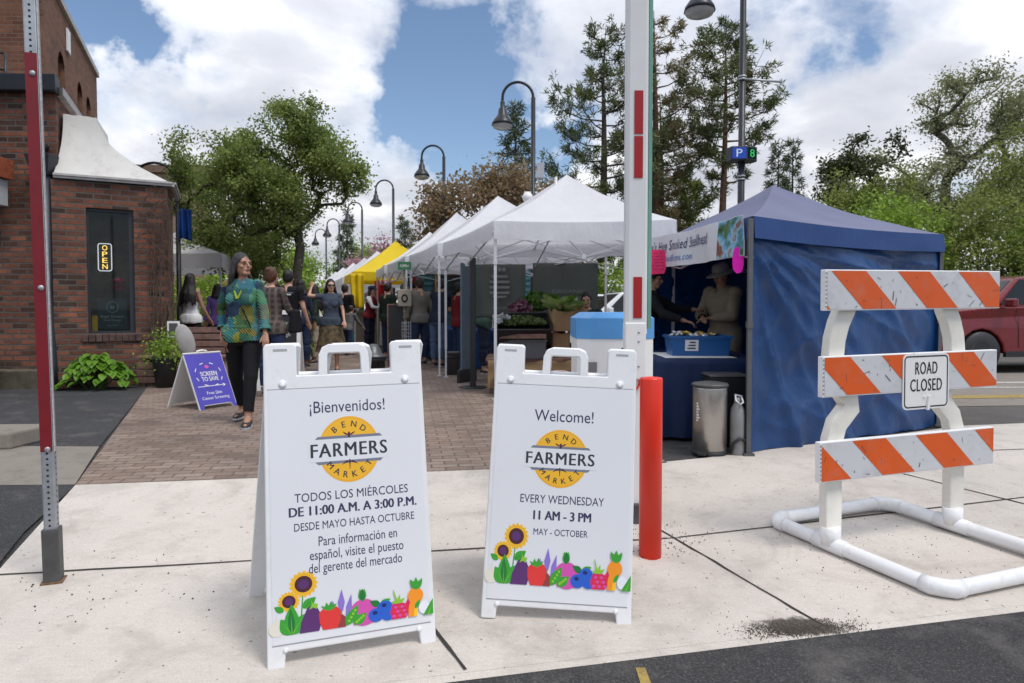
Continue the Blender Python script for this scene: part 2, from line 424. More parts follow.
M_white_pl = pm('white plastic', (.80, .80, .80), .42, 0, .03, 4, .06, 90, (.50, .47, .43), .28)
M_white_in = pm('corrugated sign face', (.76, .765, .785), .38, 0, .015, 2)
M_white_pa = pm('white paint', (.78, .77, .75), .45, 0, .03, 3, 0, 40, (.5, .48, .45), .15)
M_black = pm('black metal', (.012, .013, .016), .42, 0, .1)
M_blackpl = pm('black plastic', (.016, .016, .018), .5, 0, .15)
M_galv = pm('galvanised steel', (.42, .44, .46), .48, .75, .15, 18)
M_dkgrey = pm('dark grey steel', (.10, .10, .10), .55, .5, .2, 14)
M_postred = pm('dark red reflective film', (.185, .003, .010), .5, 0, .12, 8, 0, 40, (.18, .01, .012), .5)
M_red = pm('bollard red', (.76, .030, .010), .36, 0, .05, 3, .03, 60)
M_refl = pm('red reflector', (.36, .003, .006), .55, 0, .06)
M_navy = pm('sign ink', (.035, .035, .095), .5, 0, .02)
M_char = pm('charcoal ink', (.030, .034, .044), .5, 0, .02)
M_orange = pm('orange reflective sheeting', (.66, .095, .008), .42, 0, .07, 4, 0, 40, (.35, .30, .27), .22)
M_sheet = pm('white reflective sheeting', (.58, .585, .60), .42, 0, .05, 1.7, 0, 40, (.22, .21, .20), .42)
M_cream = pm('cream plastic', (.74, .715, .645), .5, 0, .05, 5, .05, 70, (.45, .41, .35), .25)
M_pvc = pm('white pvc', (.78, .78, .78), .38, 0, .04, 5, 0, 40, (.40, .38, .35), .35)
M_canw = fabric('white canopy cloth', (.83, .83, .85), .34, .6, .65, 2.2, .03)
M_cany = fabric('yellow canopy cloth', (.85, .62, .02), .25, .6, .3, 2.0, .05)
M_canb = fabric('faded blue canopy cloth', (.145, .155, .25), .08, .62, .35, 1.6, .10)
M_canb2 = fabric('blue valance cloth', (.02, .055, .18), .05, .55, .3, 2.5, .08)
M_tarp = fabric('blue tarp cloth', (.005, .043, .150), .05, .40, .5, 2.6, .12, None, .5)
M_tablb = fabric('navy table cloth', (.008, .022, .075), 0, .6, .5, 3, .1)
M_vinyl = fabric('white banner vinyl', (.74, .75, .78), .12, .45, .5, 3.0, .04)
M_frame = pm('white frame steel', (.62, .62, .64), .4, .2, .05)
M_wood = pm('weathered redwood', (.20, .11, .085), .75, 0, .3, 12, .3, 60)
M_kraft = pm('kraft paper', (.33, .205, .10), .8, 0, .12, 6, .35, 18)
M_bark = pm('tree bark', (.060, .047, .038), .92, 0, .35, 14, .9, 38)
M_barkp = pm('pine bark', (.125, .068, .042), .92, 0, .4, 9, .9, 26)
M_barkg = pm('grey bark', (.10, .088, .074), .92, 0, .35, 14, .9, 38)

# ================================================================== ground, paving, street
def sheet(name, polys, m, dz, uv=False):
    mb = MB()
    for pl in polys: mb.poly([(x, y, gz(x, y) + dz) for x, y in pl])
    return tag(mb.build(name, m, None, 0, uv), kind='structure')
mb = MB()
def strip(s0, s1, z0, z1):
    X = 700; dx = Vector((X, .16 * X, 0)); 
    a = Vector((0, 4.84 - s0, z0)); b = Vector((0, 4.84 - s1, z1))
    mb.poly([a - dx, b - dx, b + dx, a + dx])
strip(-900, 0, -.012, -.012); strip(0, 3.0, -.012, -.222); strip(3.0, 700, -.222, -.222)
tag(mb.build('ground', M_asph), kind='structure')
def e0(x, s=0.0): return (x, edge(x) - s)
# brick street
sheet('brick_paving', [[e0(-2.83), e0(1.15), (1.0, 8.3), (.2, 12.2), (-2.6, 15.6), (-11, 36), (-19, 36), (-5.35, 10.0)]], M_paver, .004, True)
# concrete apron: one sheet each side of the longitudinal joint
def conc(name, pts, m=M_conc, dz=.004): return sheet(name, [pts], m, dz)
conc('sidewalk', [(-2.0, 2.455 - .444), (14, 2.455 + 3.108), e0(14), e0(-2.83), (-2.45, 3.26)])
conc('sidewalk_flat', [e0(1.0, -.001), e0(14, -.001), (14, 8.6), (4.4, 6.62), (1.9, 5.42), (1.5, 5.20)])
yc = lambda x: 2.455 + .222 * x
sheet('street', [[(-2.6, yc(-2.6) - .045), (-2.6, edge(-2.6) - 3.0), (40, edge(40) - 3.0), (40, yc(40) - .045)], [(-2.6, edge(-2.6) - 3.0), (-2.6, -8), (40, -4), (40, edge(40) - 3.0)]], M_asph, .0035)
# kerb lip of the apron against the street
mb = MB()
for (a, b) in ((-2.0, 0), (14, 0)),:
    p = [(a[0], 2.455 + .222 * a[0]), (b[0], 2.455 + .222 * b[0])]
    q = [(p[0][0], p[0][1] - .05), (p[1][0], p[1][1] - .05)]
    mb.hexa([(q[0][0], q[0][1], -.22), (q[1][0], q[1][1], -.22), (p[1][0], p[1][1], -.22), (p[0][0], p[0][1], -.22)],
            [(q[0][0], q[0][1], gz(*q[0]) + .002), (q[1][0], q[1][1], gz(*q[1]) + .002), (p[1][0], p[1][1], gz(*p[1]) + .0035), (p[0][0], p[0][1], gz(*p[0]) + .0035)])
tag(mb.build('kerb_lip', M_conc), kind='structure')
# saw-cut joints
def joint(p, q, w=.012, name='pavement_joint'):
    mb = MB(); n_ = 14; rr = random.Random(hash(p) & 255)
    P0 = Vector((*p, 0)); P1 = Vector((*q, 0)); d = (P1 - P0).normalized(); nn = Vector((-d.y, d.x, 0))
    L = []; Rr = []
    for i in range(n_ + 1):
        c = P0.lerp(P1, i / n_); ww = w * rr.uniform(.55, 1.25) / 2; c = c + nn * rr.uniform(-.003, .003)
        for lst, sg in ((L, 1), (Rr, -1)):
            e_ = c + nn * ww * sg; lst.append((e_.x, e_.y, gz(e_.x, e_.y) + .008))
    for i in range(n_): mb.poly([Rr[i], Rr[i + 1], L[i + 1], L[i]])
    tag(mb.build(name, M_crack), kind='structure')
joint((-2.46, edge(-2.46) - 1.33), (.9, edge(.9) - 1.34)); joint((.9, edge(.9) - 1.34), (9, edge(9) - .25))
joint((.80, 3.80), (1.28, 2.755)); joint((-.70, 3.42), (-.17, 2.43), .014)
joint((2.50, 5.20), (3.35, 4.02), .014); joint((3.35, 4.02), (3.7, 3.30), .014); joint((5.6, 5.7), (6.6, 3.95)); joint((2.6, 5.26), (12, 6.75), .012)
joint((1.9, 5.42), (4.4, 6.62), .02)
# left forecourt: old concrete strip, raised kerb block, dark asphalt
sheet('driveway_strip', [[(-2.84, 4.40), (-3.42, 5.62), (-5.2, 5.66), (-5.2, 4.33)]], M_conc2, .004)
sheet('forecourt_asphalt', [[(-2.62, 3.62), e0(-2.83), (-2.9, 4.40), (-9, 4.3), (-9, 1.2), (-1.9, 1.6), (-1.98, 2.0)]], M_asph2, .002)
sheet('forecourt_asphalt_rear', [[(-3.42, 5.62), (-5.32, 9.95), (-14, 9.7), (-14, 5.64)]], M_asph2, .003)
mb = MB(); mb.prism([(-4.9, 5.35), (-4.07, 5.5), (-4.02, 5.95), (-4.9, 5.9)], 0, .14)
tag(mb.build('kerb_block', M_conc2, None, .02), 'chipped grey concrete kerb block on the asphalt at the left edge', 'kerb block')
# parking lot on the right
sheet('parking_lot', [[(4.4, 6.62), (14, 8.6), (60, 14), (60, 60), (2, 40), (2, 14), (3.2, 9.6)]], M_lot, .002)
conc('parking_slab', [(5.1, 7.9), (16, 8.9), (16, 12.5), (6.2, 11.8)], M_conc2, .007)
M_yel = pm('worn yellow paint', (.33, .235, .06), .75, 0, .3, 20, 0, 40, (.10, .09, .07), .9)
M_wline = pm('worn white paint', (.5, .5, .48), .75, 0, .3, 20, 0, 40, (.2, .18, .15), .7)
sheet('painted_yellow_line', [[(5.45, 8.55), (12, 9.15), (12, 9.42), (5.5, 8.85)]], M_yel, .011)
sheet('painted_white_line', [[(6.0, 10.3), (14, 10.6), (14, 10.75), (6.0, 10.45)]], M_wline, .011)
sheet('painted_white_line', [[(6.2, 9.7), (14, 10.05), (14, 10.15), (6.2, 9.8)]], M_wline, .011)
sheet('street_yellow_mark', [[(.452, 2.455), (.487, 2.455), (.50, 2.1), (.455, 2.1)]], M_yel, .007)
# grit swept into the gutter corner by the barricade, a few leaves and pebbles
def litter(name, c, sx, sy, n_, smin, smax, m, label, rz=0.0, fall=1.0):
    mb = MB(); rr = random.Random(len(name) * 7 + n_)
    for i in range(n_):
        a, b = rr.gauss(0, sx), rr.gauss(0, sy); x = c[0] + a * math.cos(rz) - b * math.sin(rz); y = c[1] + a * math.sin(rz) + b * math.cos(rz)
        if y < 2.36 + .222 * x: continue
        z = gz(x, y) + .006; s = rr.uniform(smin, smax); M = Euler((rr.uniform(0, 6), rr.uniform(0, 6), rr.uniform(0, 6))).to_matrix()
        mb.box((x, y, z), (s, s * rr.uniform(.5, 1), s * rr.uniform(.3, .7)), M)
    return tag(mb.build(name, m), label, kind='stuff')
M_grit = pm('grit', (.075, .062, .05), .95, 0, .4, 30)
g = NT('dirt film'); v = g.coord('Object'); g.base((.09, .075, .06, 1)); g.rough(.95)
ln_ = g.add('ShaderNodeVectorMath', operation='LENGTH'); g.ln(g.coord('Object', (1 / .26, 1 / .085, 0)), ln_.inputs[0])
al = g.math('MULTIPLY', g.ramp(g.math('SUBTRACT', g.math('ADD', g.noise(v, 16, 7, .7), .45), g.math('MULTIPLY', ln_.outputs['Value'], .62)), [(.42, 0.), (.62, 1.)]), .8)
g.ln(al, g.bsdf.inputs['Alpha'])
mb = MB(); c_ = (1.18, 2.755); rz_ = R(11)
mb.poly([(a * math.cos(rz_) - b * math.sin(rz_), a * math.sin(rz_) + b * math.cos(rz_), gz(c_[0] + a * math.cos(rz_) - b * math.sin(rz_), c_[1] + a * math.sin(rz_) + b * math.cos(rz_)) + .0065) for a, b in ((-.3, -.10), (.3, -.10), (.3, .11), (-.3, .11))])
o_ = mb.build('dirt_film', g.m); o_.location = (c_[0], c_[1], 0); tag(o_, 'thin film of dark dirt in the gutter under the grit', kind='stuff')
litter('grit', (1.17, 2.735), .11, .028, 2600, .0012, .0048, M_grit, 'dark grit and dead leaf bits heaped in the gutter', R(9))
litter('grit', (.75, 3.60), .16, .10, 220, .002, .007, M_grit, 'grit scattered round the foot of the red bollard')
litter('grit', (.6, 3.2), 1.4, .5, 160, .002, .005, M_grit, 'pebbles scattered on the pale sidewalk', R(9))
litter('grit', (-1.9, 2.95), .5, .22, 60, .003, .008, M_grit, 'dark crumbs on the pavement near the left sign post')
litter('grit', (2.0, 3.3), .5, .25, 90, .002, .006, M_grit, 'pebbles scattered under the barricade')
# ================================================================== sandwich boards
def ground_frame(x, y, rz, roll=0.0):
    nrm = Vector((.0112, -.07, 1)).normalized() if edge(x) - y > 0 else Vector((0, 0, 1))
    xa = Vector((math.cos(rz), math.sin(rz), 0)); xa = (xa - nrm * xa.dot(nrm)).normalized()
    ya = nrm.cross(xa)
    m = Matrix((xa, ya, nrm)).transposed().to_4x4() @ Matrix.Rotation(roll, 4, 'Y')
    m.translation = (x, y, gz(x, y)); return m

INK = {k: pm('print ' + k, srgb(*c), .45, 0, .02) for k, c in dict(
    petal=(250, 196, 40), brown=(78, 36, 44), green=(60, 160, 50), dkgreen=(30, 120, 50), plum=(92, 48, 108), red=(226, 58, 52), lav=(142, 118, 204),
    pink=(214, 82, 172), blue=(40, 96, 200), navy=(22, 40, 110), rasp=(222, 32, 92), orange=(246, 150, 34), cream=(228, 222, 206), lime=(140, 196, 50), gold=(240, 182, 40), grey=(120, 124, 140), white=(236, 236, 242), darkred=(150, 60, 60)).items()}
IK = list(INK); IM = [INK[k] for k in IK]; ix = {k: i for i, k in enumerate(IK)}

def vegetables(fr, parent, dv=0.0, sx=1.0, sy=1.0):
    mb = MB(); lay = [0.0026]
    def S(pts, c):
        lay[0] += .00006; flat(mb, [(u * sx, .138 + (v - .138) * sy + dv) for u, v in pts], fr, lay[0], ix[c])
    b = .138
    def leaf(cx, cy, L, Wd, a, c, vein=None):
        pts = []
        for k in range(9): s_ = k / 8; pts.append((s_ * L, math.sin(math.pi * s_ ** .8) * Wd))
        for k in range(7, 0, -1): s_ = k / 8; pts.append((s_ * L, -math.sin(math.pi * s_ ** .8) * Wd))
        ca, sa = math.cos(a), math.sin(a); S([(cx + x * ca - y * sa, cy + x * sa + y * ca) for x, y in pts], c)
        if vein: S([(cx + x * ca - y * sa, cy + x * sa + y * ca) for x, y in ((L * .05, .0012), (L * .05, -.0012), (L * .85, 0))], vein)
    # stems and sunflowers
    S([(-.182, .30), (-.178, .30), (-.190, b), (-.196, b)], 'green'); S([(-.233, .25), (-.230, .25), (-.226, b), (-.230, b)], 'green')
    for cx, cy, r in ((-.178, .324, .053), (-.231, .264, .040)):
        for q in range(2):
            pts = []
            for k in range(34):
                a = 2 * math.pi * (k + q * .5) / 34; rr = r * (1.0 if k % 2 == 0 else .80) * (1 - .05 * q); pts.append((cx + rr * math.cos(a), cy + rr * math.sin(a)))
            S(pts, 'petal' if q == 0 else 'gold')
        S(ell(cx, cy, r * .60, r * .60), 'brown'); S(ell(cx, cy, r * .36, r * .36, 12), 'plum')
    leaf(-.182, .232, .06, .018, R(38), 'green', 'dkgreen'); leaf(-.250, .228, .04, .012, R(145), 'green')
    # garlic and leafy greens
    S(ell(-.275, b + .028, .028, .028), 'cream'); S([(-.288, b), (-.262, b), (-.266, b + .03), (-.284, b + .03)], 'cream'); S([(-.279, b + .05), (-.271, b + .05), (-.274, b + .085)], 'cream')
    for a, L in ((R(90), .115), (R(122), .075), (R(58), .085)): leaf(-.222, b, L, .026, a, 'green', 'lime')
    leaf(-.222, b, .10, .012, R(92), 'dkgreen', 'lime')
    # aubergine
    S([(-.196, b), (-.190, b + .04), (-.168, b + .090), (-.152, b + .103), (-.136, b + .100), (-.122, b + .07), (-.118, b + .03), (-.126, b)], 'plum')
    S([(-.160, b + .085), (-.150, b + .106), (-.154, b + .125), (-.146, b + .108), (-.128, b + .104), (-.134, b + .085), (-.146, b + .092)], 'lime')
    # lavender
    for x0, x1, y1, w in ((-.062, -.075, .245, .012), (-.048, -.042, .285, .013), (-.032, -.006, .262, .011)):
        S([(x0 + .0, b + .02), (x0 + .003, b + .02), (x1 + .002, y1 - .05), (x1 - .001, y1 - .05)], 'grey')
        dx, dy = (x1 - x0), (y1 - b); l_ = math.hypot(dx, dy); dx /= l_; dy /= l_
        S([(x1 - dx * .085 - dy * w * .5, y1 - dy * .085 + dx * w * .5), (x1 - dx * .05 - dy * w, y1 - dy * .05 + dx * w), (x1, y1), (x1 - dx * .05 + dy * w, y1 - dy * .05 - dx * w), (x1 - dx * .085 + dy * w * .5, y1 - dy * .085 - dx * w * .5)], 'lav')
    S([(-.060, b), (-.030, b), (-.026, b + .035), (-.044, b + .052), (-.062, b + .03)], 'darkred')
    # strawberry
    S([(-.112, b), (-.124, b + .03), (-.126, b + .066), (-.110, b + .082), (-.086, b + .080), (-.062, b + .084), (-.046, b + .066), (-.048, b + .030), (-.062, b)], 'red')
    S([(-.118, b + .094), (-.104, b + .088), (-.098, b + .104), (-.090, b + .09), (-.080, b + .108), (-.074, b + .09), (-.060, b + .096), (-.070, b + .078), (-.088, b + .070), (-.106, b + .077)], 'green')
    # radish
    S(ell(.038, b + .045, .052, .052, 30), 'pink'); S([(0.0, b), (.075, b), (.082, b + .02), (-.006, b + .02)], 'pink')
    for a in (80, 100, 90): leaf(.034, b + .088, .05, .011, R(a), 'dkgreen' if a == 90 else 'green')
    # pea pods
    for (x0, y0, L, a) in ((-.028, b + .004, .088, 58), (.0, b + .004, .062, 38)):
        leaf(x0, y0, L, .019, R(a), 'green')
        for k in range(4):
            q = (.22 + .17 * k) * L; S(ell(x0 + q * math.cos(R(a)), y0 + q * math.sin(R(a)), .0055, .0055, 8), 'lime')
    # blueberries
    leaf(.10, b + .062, .045, .013, R(150), 'dkgreen'); leaf(.10, b + .062, .045, .013, R(30), 'green')
    for cx, cy in ((.083, b + .027), (.128, b + .026), (.118, b + .052)):
        S(ell(cx, cy, .029, .027, 18), 'blue'); S(ell(cx - .004, cy + .009, .010, .008, 9), 'navy')
    # raspberry
    S([(.142, b), (.136, b + .03), (.146, b + .058), (.172, b + .066), (.196, b + .056), (.206, b + .074), (.214, b + .05), (.208, b + .02), (.196, b)], 'rasp')
    for k in range(14): S(ell(.150 + (k % 5) * .012 + (k // 5) * .004, b + .012 + (k // 5) * .017, .0065, .0065, 8), 'red' if k % 2 else 'pink')
    S([(.140, b + .070), (.158, b + .072), (.150, b + .115), (.153, b + .116), (.164, b + .076), (.176, b + .096), (.176, b + .074), (.196, b + .080), (.180, b + .060), (.156, b + .060)], 'lime')
    # carrots / pumpkin piece and leaf
    S(ell(.236, b + .082, .030, .032, 20), 'orange'); S([(.205, b), (.226, b), (.246, b + .055), (.216, b + .07), (.208, b + .04)], 'orange'); S([(.226, b), (.240, b), (.242, b + .045), (.232, b + .05)], 'petal')
    for a in (60, 90, 118): leaf(.240, b + .105, .05, .010, R(a), 'green')
    leaf(.232, b + .03, .04, .008, R(60), 'green')
    S(ell(.268, b + .03, .022, .026, 14), 'white')
    S([(.262, b), (.302, b), (.303, b + .062), (.288, b + .04)], 'green'); S([(.280, b), (.284, b), (.299, b + .04)], 'lime')
    return mb.build('vegetable_border', IM, parent)

def emblem(fr, parent, cu, cv, r=.117):
    mb = MB(); ms = [INK['gold'], M_char, M_white_in, INK['grey'], INK['brown'], INK['orange']]
    flat(mb, ell(cu, cv, r, r, 56), fr, .0026, 0)
    flat(mb, ell(cu, cv, r * .965, r * .965, 56), fr, .00266, 5); flat(mb, ell(cu, cv, r * .95, r * .95, 56), fr, .00272, 0)
    bw, bh = r * 1.12, r * .335
    for sg in (1, -1): flat(mb, [(cu - bw * .98, cv + sg * bh), (cu + bw * .98, cv + sg * bh), (cu + bw * .9, cv + sg * (bh + .010)), (cu - bw * .9, cv + sg * (bh + .010))][::sg], fr, .0028, 3)
    flat(mb, [(cu - r * 1.3, cv - bh), (cu + r * 1.3, cv - bh), (cu + r * 1.3, cv + bh), (cu - r * 1.3, cv + bh)], fr, .00287, 2)
    put_text(mb, 'FARMERS', fr, .047, .288, (cu, cv), .0031, .045, 0, 0, 1.12, 1)
    for word, top, rad in (('BEND', True, r * .77), ('MARKET', False, r * .77)):
        n_ = len(word); stp = R(25 if top else 21.5)
        for k, ch in enumerate(word):
            a = (k - (n_ - 1) / 2) * stp
            if top: put_text(mb, ch, fr, .0215, None, (cu + rad * math.sin(a), cv + rad * math.cos(a)), .0031, .03, -a, 0, 1, 1)
            else: put_text(mb, ch, fr, .0215, None, (cu + rad * math.sin(a), cv - rad * math.cos(a)), .0031, .03, a, 0, 1, 1)
    # little bee above, turnip sprig below
    y = cv + r * .455
    flat(mb, ell(cu, y - .002, .005, .011, 12), fr, .0031, 4)
    for sg in (1, -1):
        flat(mb, [(cu + sg * .004, y), (cu + sg * .024, y + .010), (cu + sg * .018, y + .001), (cu + sg * .006, y - .004)][::sg], fr, .0031, 4)
        flat(mb, [(cu + sg * .004, y - .005), (cu + sg * .018, y - .004), (cu + sg * .006, y - .010)][::sg], fr, .0032, 3)
    y = cv - r * .45
    flat(mb, [(cu - .003, y + .016), (cu + .003, y + .016), (cu + .001, y - .018), (cu - .001, y - .018)], fr, .0031, 4)
    for sg in (1, -1):
        flat(mb, [(cu, y + .008), (cu + sg * .012, y + .013), (cu + sg * .031, y - .002), (cu + sg * .014, y + .004)][::sg], fr, .0031, 4)
    return mb.build('emblem', ms, parent)

def a_board(label, x, y, rz, roll, lines, emb, veg_dv, veg_sx=1.0, spread=.60, L=1.10, rack=.0):
    root = thing('sandwich_board', label, 'sign board', group='white market sign boards'); SP = spread
    a = math.asin((SP / 2 - .018) / L); ks = L / 1.10; sa, ca = math.sin(a), math.cos(a)
    def front(u, v, w): v *= ks; return (u, -SP / 2 + v * sa - w * ca, v * ca + w * sa)
    def back(u, v, w): v *= ks; return (-u - rack * (1 - v), SP / 2 - v * sa + w * ca, v * ca + w * sa)
    m = ground_frame(x, y, rz, roll)
    root.matrix_world = m @ Matrix.Translation((0, SP / 2, 0))
    for name, fr in (('front_panel', front), ('back_panel', back)):
        mb = MB(); T = .030
        out = [(-.31, .0), (-.25, .0), (-.245, .05), (.245, .05), (.25, 0), (.31, .0), (.304, 1.085), (.296, 1.10), (.188, 1.10), (.180, 1.09), (.180, .985), (-.182, .985), (-.182, 1.09), (-.19, 1.10), (-.296, 1.10), (-.304, 1.085)]
        A = [mb.pt(fr(u, v, 0)) for u, v in out]; B = [mb.pt(fr(u, v, -T)) for u, v in out]
        mb.face(A); mb.face(B[::-1])
        for i in range(len(out)): mb.face([A[i - 1], B[i - 1], B[i], A[i]])
        pn = mb.build(name, M_white_pl, root, .006, seg=3)
        # carrying handle: rounded bow with an opening
        hb = MB(); path = [(-.085, .98), (-.082, 1.055), (-.074, 1.072), (-.06, 1.078), (.055, 1.078), (.069, 1.072), (.077, 1.055), (.080, .98)]
        def sec(p, q): hb.bar(fr(p[0], p[1], -T / 2), fr(q[0], q[1], -T / 2), .030, .030, Vector(fr(0, 0, 1)) - Vector(fr(0, 0, 0)))
        rings = []
        for k, p in enumerate(path):
            q0 = path[max(0, k - 1)]; q1 = path[min(len(path) - 1, k + 1)]; dx, dy = q1[0] - q0[0], q1[1] - q0[1]; l_ = math.hypot(dx, dy); nx, ny = -dy / l_ * .0165, dx / l_ * .0165
            rings.append([hb.pt(fr(p[0] + nx, p[1] + ny, -.001)), hb.pt(fr(p[0] - nx, p[1] - ny, -.001)), hb.pt(fr(p[0] - nx, p[1] - ny, -T)), hb.pt(fr(p[0] + nx, p[1] + ny, -T))])
        for Q, S_ in zip(rings, rings[1:]):
            for j in range(4): hb.face([Q[j], S_[j], S_[(j + 1) % 4], Q[(j + 1) % 4]])
        hb.face(rings[0]); hb.face(rings[-1][::-1])
        hd = hb.build('handle', M_white_pl, pn, .005)
        sb = MB()
        for u in (-.235, .235):
            o_ = len(sb.v); sb.lathe([(.0145, 0), (.0145, .005), (.010, .008), (.0, .008)], (0, 0, 0), 14)
            zc = Vector(fr(0, 0, 1)) - Vector(fr(0, 0, 0)); q = zc.to_track_quat('Z', 'Y').to_matrix(); c = Vector(fr(u, .955, .0))
            for k in range(o_, len(sb.v)): sb.v[k] = tuple(c + q @ Vector(sb.v[k]))
        for u in (-.245, .245):
            o_ = len(sb.v); sb.lathe([(.010, 0), (.010, .004), (.006, .006), (.0, .006)], (0, 0, 0), 12)
            for k in range(o_, len(sb.v)): sb.v[k] = tuple(Vector(fr(u, .058, .0)) + q @ Vector(sb.v[k]))
        sb.build('bolt', M_white_pl, pn)
        if name == 'front_panel':
            gb = MB()
            for v0 in (.935, .073): gb.poly([fr(-.292, v0, .0006), fr(.292, v0, .0006), fr(.292, v0 + .0035, .0006), fr(-.292, v0 + .0035, .0006)])
            for u0 in (-.246, .238): gb.poly([fr(u0 - .022, 1.072, .0006), fr(u0 + .03, 1.072, .0006), fr(u0 + .03, 1.081, .0006), fr(u0 - .022, 1.081, .0006)])
            gb.build('groove', pm('groove grey', (.36, .36, .38), .6), pn)
            fb = MB(); fb.hexa([fr(-.290, .078, .0), fr(.290, .078, .0), fr(.288, .933, .0), fr(-.288, .933, .0)], [fr(-.290, .078, .0022), fr(.290, .078, .0022), fr(.288, .933, .0022), fr(-.288, .933, .0022)])
            pst = fb.build('sign_face', M_white_in, pn)
            tb = MB()
            for (s_, cap, wd, cu, cv, bold) in lines: put_text(tb, s_, fr, cap, wd, (cu, cv), .0029, bold)
            tb.build('lettering', M_navy, pn)
            emblem(fr, pn, *emb); vegetables(fr, pn, veg_dv, veg_sx, 1.0 if veg_dv == 0 else .86)
    return root
EN = [('Welcome!', .046, .252, .001, .813, .004), ('EVERY WEDNESDAY', .032, .352, .007, .476, .0), ('11 AM - 3 PM', .035, .240, .010, .412, .06), ('MAY - OCTOBER', .025, .227, .006, .347, -.001)]
ES = [('¡Bienvenidos!', .041, .287, .005, .867, .004), ('TODOS LOS MIÉRCOLES', .029, .428, .012, .555, .0), ('DE 11:00 A.M. A 3:00 P.M.', .031, .479, .017, .508, .06), ('DESDE MAYO HASTA OCTUBRE', .026, .452, .020, .456, -.001),
      ('Para información en', .032, .295, .028, .402, .002), ('español, visite el puesto', .032, .351, .023, .357, .002), ('del gerente del mercado', .032, .348, .017, .313, .002)]
a_board('white folding sign board in Spanish headed ¡Bienvenidos! with a round yellow emblem', -.588, 2.515, R(18.5), 0, ES, (.006, .712), -.033, 1.0, .62, 1.19, .09)
a_board('white folding sign board in English headed Welcome! with a round yellow emblem', .179, 2.77, R(-3.2), R(1.6), EN, (-.008, .640), 0.0, 1.0, .59, 1.145)

# purple health screening board further back
def purple_board():
    x, y, rz = -3.62, 7.95, R(62)
    root = thing('sandwich_board', 'small purple folding board about cancer screening on the brick paving', 'sign board'); root.location = (x, y, 0); root.rotation_euler = (0, 0, rz)
    SPR, L, w = .58, .70, .25; a = math.asin(SPR / 2 / L); sa, ca = math.sin(a), math.cos(a)
    def fr(u, v, q): return (u, -SPR / 2 + v * sa - q * ca, v * ca + q * sa)
    def bk(u, v, q): return (-u, SPR / 2 - v * sa + q * ca, v * ca + q * sa)
    M_pur = pm('purple print', (.075, .062, .42), .45, 0, .10, 3)
    for nm, f in (('front_panel', fr), ('back_panel', bk)):
        mb = MB(); o_ = [(-w, 0), (-w + .05, 0), (-w + .07, .05), (w - .07, .05), (w - .05, 0), (w, 0), (w, L), (-w, L)]
        A = [mb.pt(f(u, v, 0)) for u, v in o_]; B = [mb.pt(f(u, v, -.018)) for u, v in o_]; mb.face(A); mb.face(B[::-1])
        for i in range(len(o_)): mb.face([A[i - 1], B[i - 1], B[i], A[i]])
        pn = mb.build(nm, M_white_pa, root)
        if nm == 'front_panel':
            fb = MB(); fb.poly([fr(u, v, .002) for u, v in [(-w + .006, .004), (-w + .05, .004), (-w + .07, .056), (w - .07, .056), (w - .05, .004), (w - .006, .004), (w - .006, L - .006), (-w + .006, L - .006)]]); fb.build('print', M_pur, pn)
            tb = MB()
            put_text(tb, 'SCREEN', fr, .052, .22, (0, .43), .003, .03); put_text(tb, 'TO SAVE', fr, .052, .22, (0, .365), .003, .03)
            put_text(tb, 'Free Skin', fr, .036, .20, (0, .195), .003, .01); put_text(tb, 'Cancer Screening', fr, .034, .36, (0, .135), .003, .01)
            flat(tb, [(-.19, .274), (.15, .274), (.15, .282), (-.19, .282)], fr, .003); flat(tb, [(.14, .30), (.185, .278), (.14, .256), (.155, .278)][::-1], fr, .003)
            for a0 in (0, 1, 2, 3, 4, 5, 6, 7):
                a1 = a0 * math.pi / 4 + .2; flat(tb, [(.17 * math.cos(a1), .42 + .14 * math.sin(a1)), (.18 * math.cos(a1), .42 + .15 * math.sin(a1)), (.18 * math.cos(a1 + .3), .42 + .15 * math.sin(a1 + .3)), (.17 * math.cos(a1 + .3), .42 + .14 * math.sin(a1 + .3))], fr, .003)
            tb.build('lettering', M_white_pa, pn)
            pb = MB(); flat(pb, ell(0, .515, .028, .02, 14), fr, .003); pb.build('heart_mark', INK['pink'], pn)
    hb = MB(); hb.tube([(-.07, 0, L * ca - .02), (-.06, 0, L * ca + .012), (0, 0, L * ca + .02), (.06, 0, L * ca + .012), (.07, 0, L * ca - .02)], .012, 8); hb.build('handle', M_white_pa, root)
purple_board()

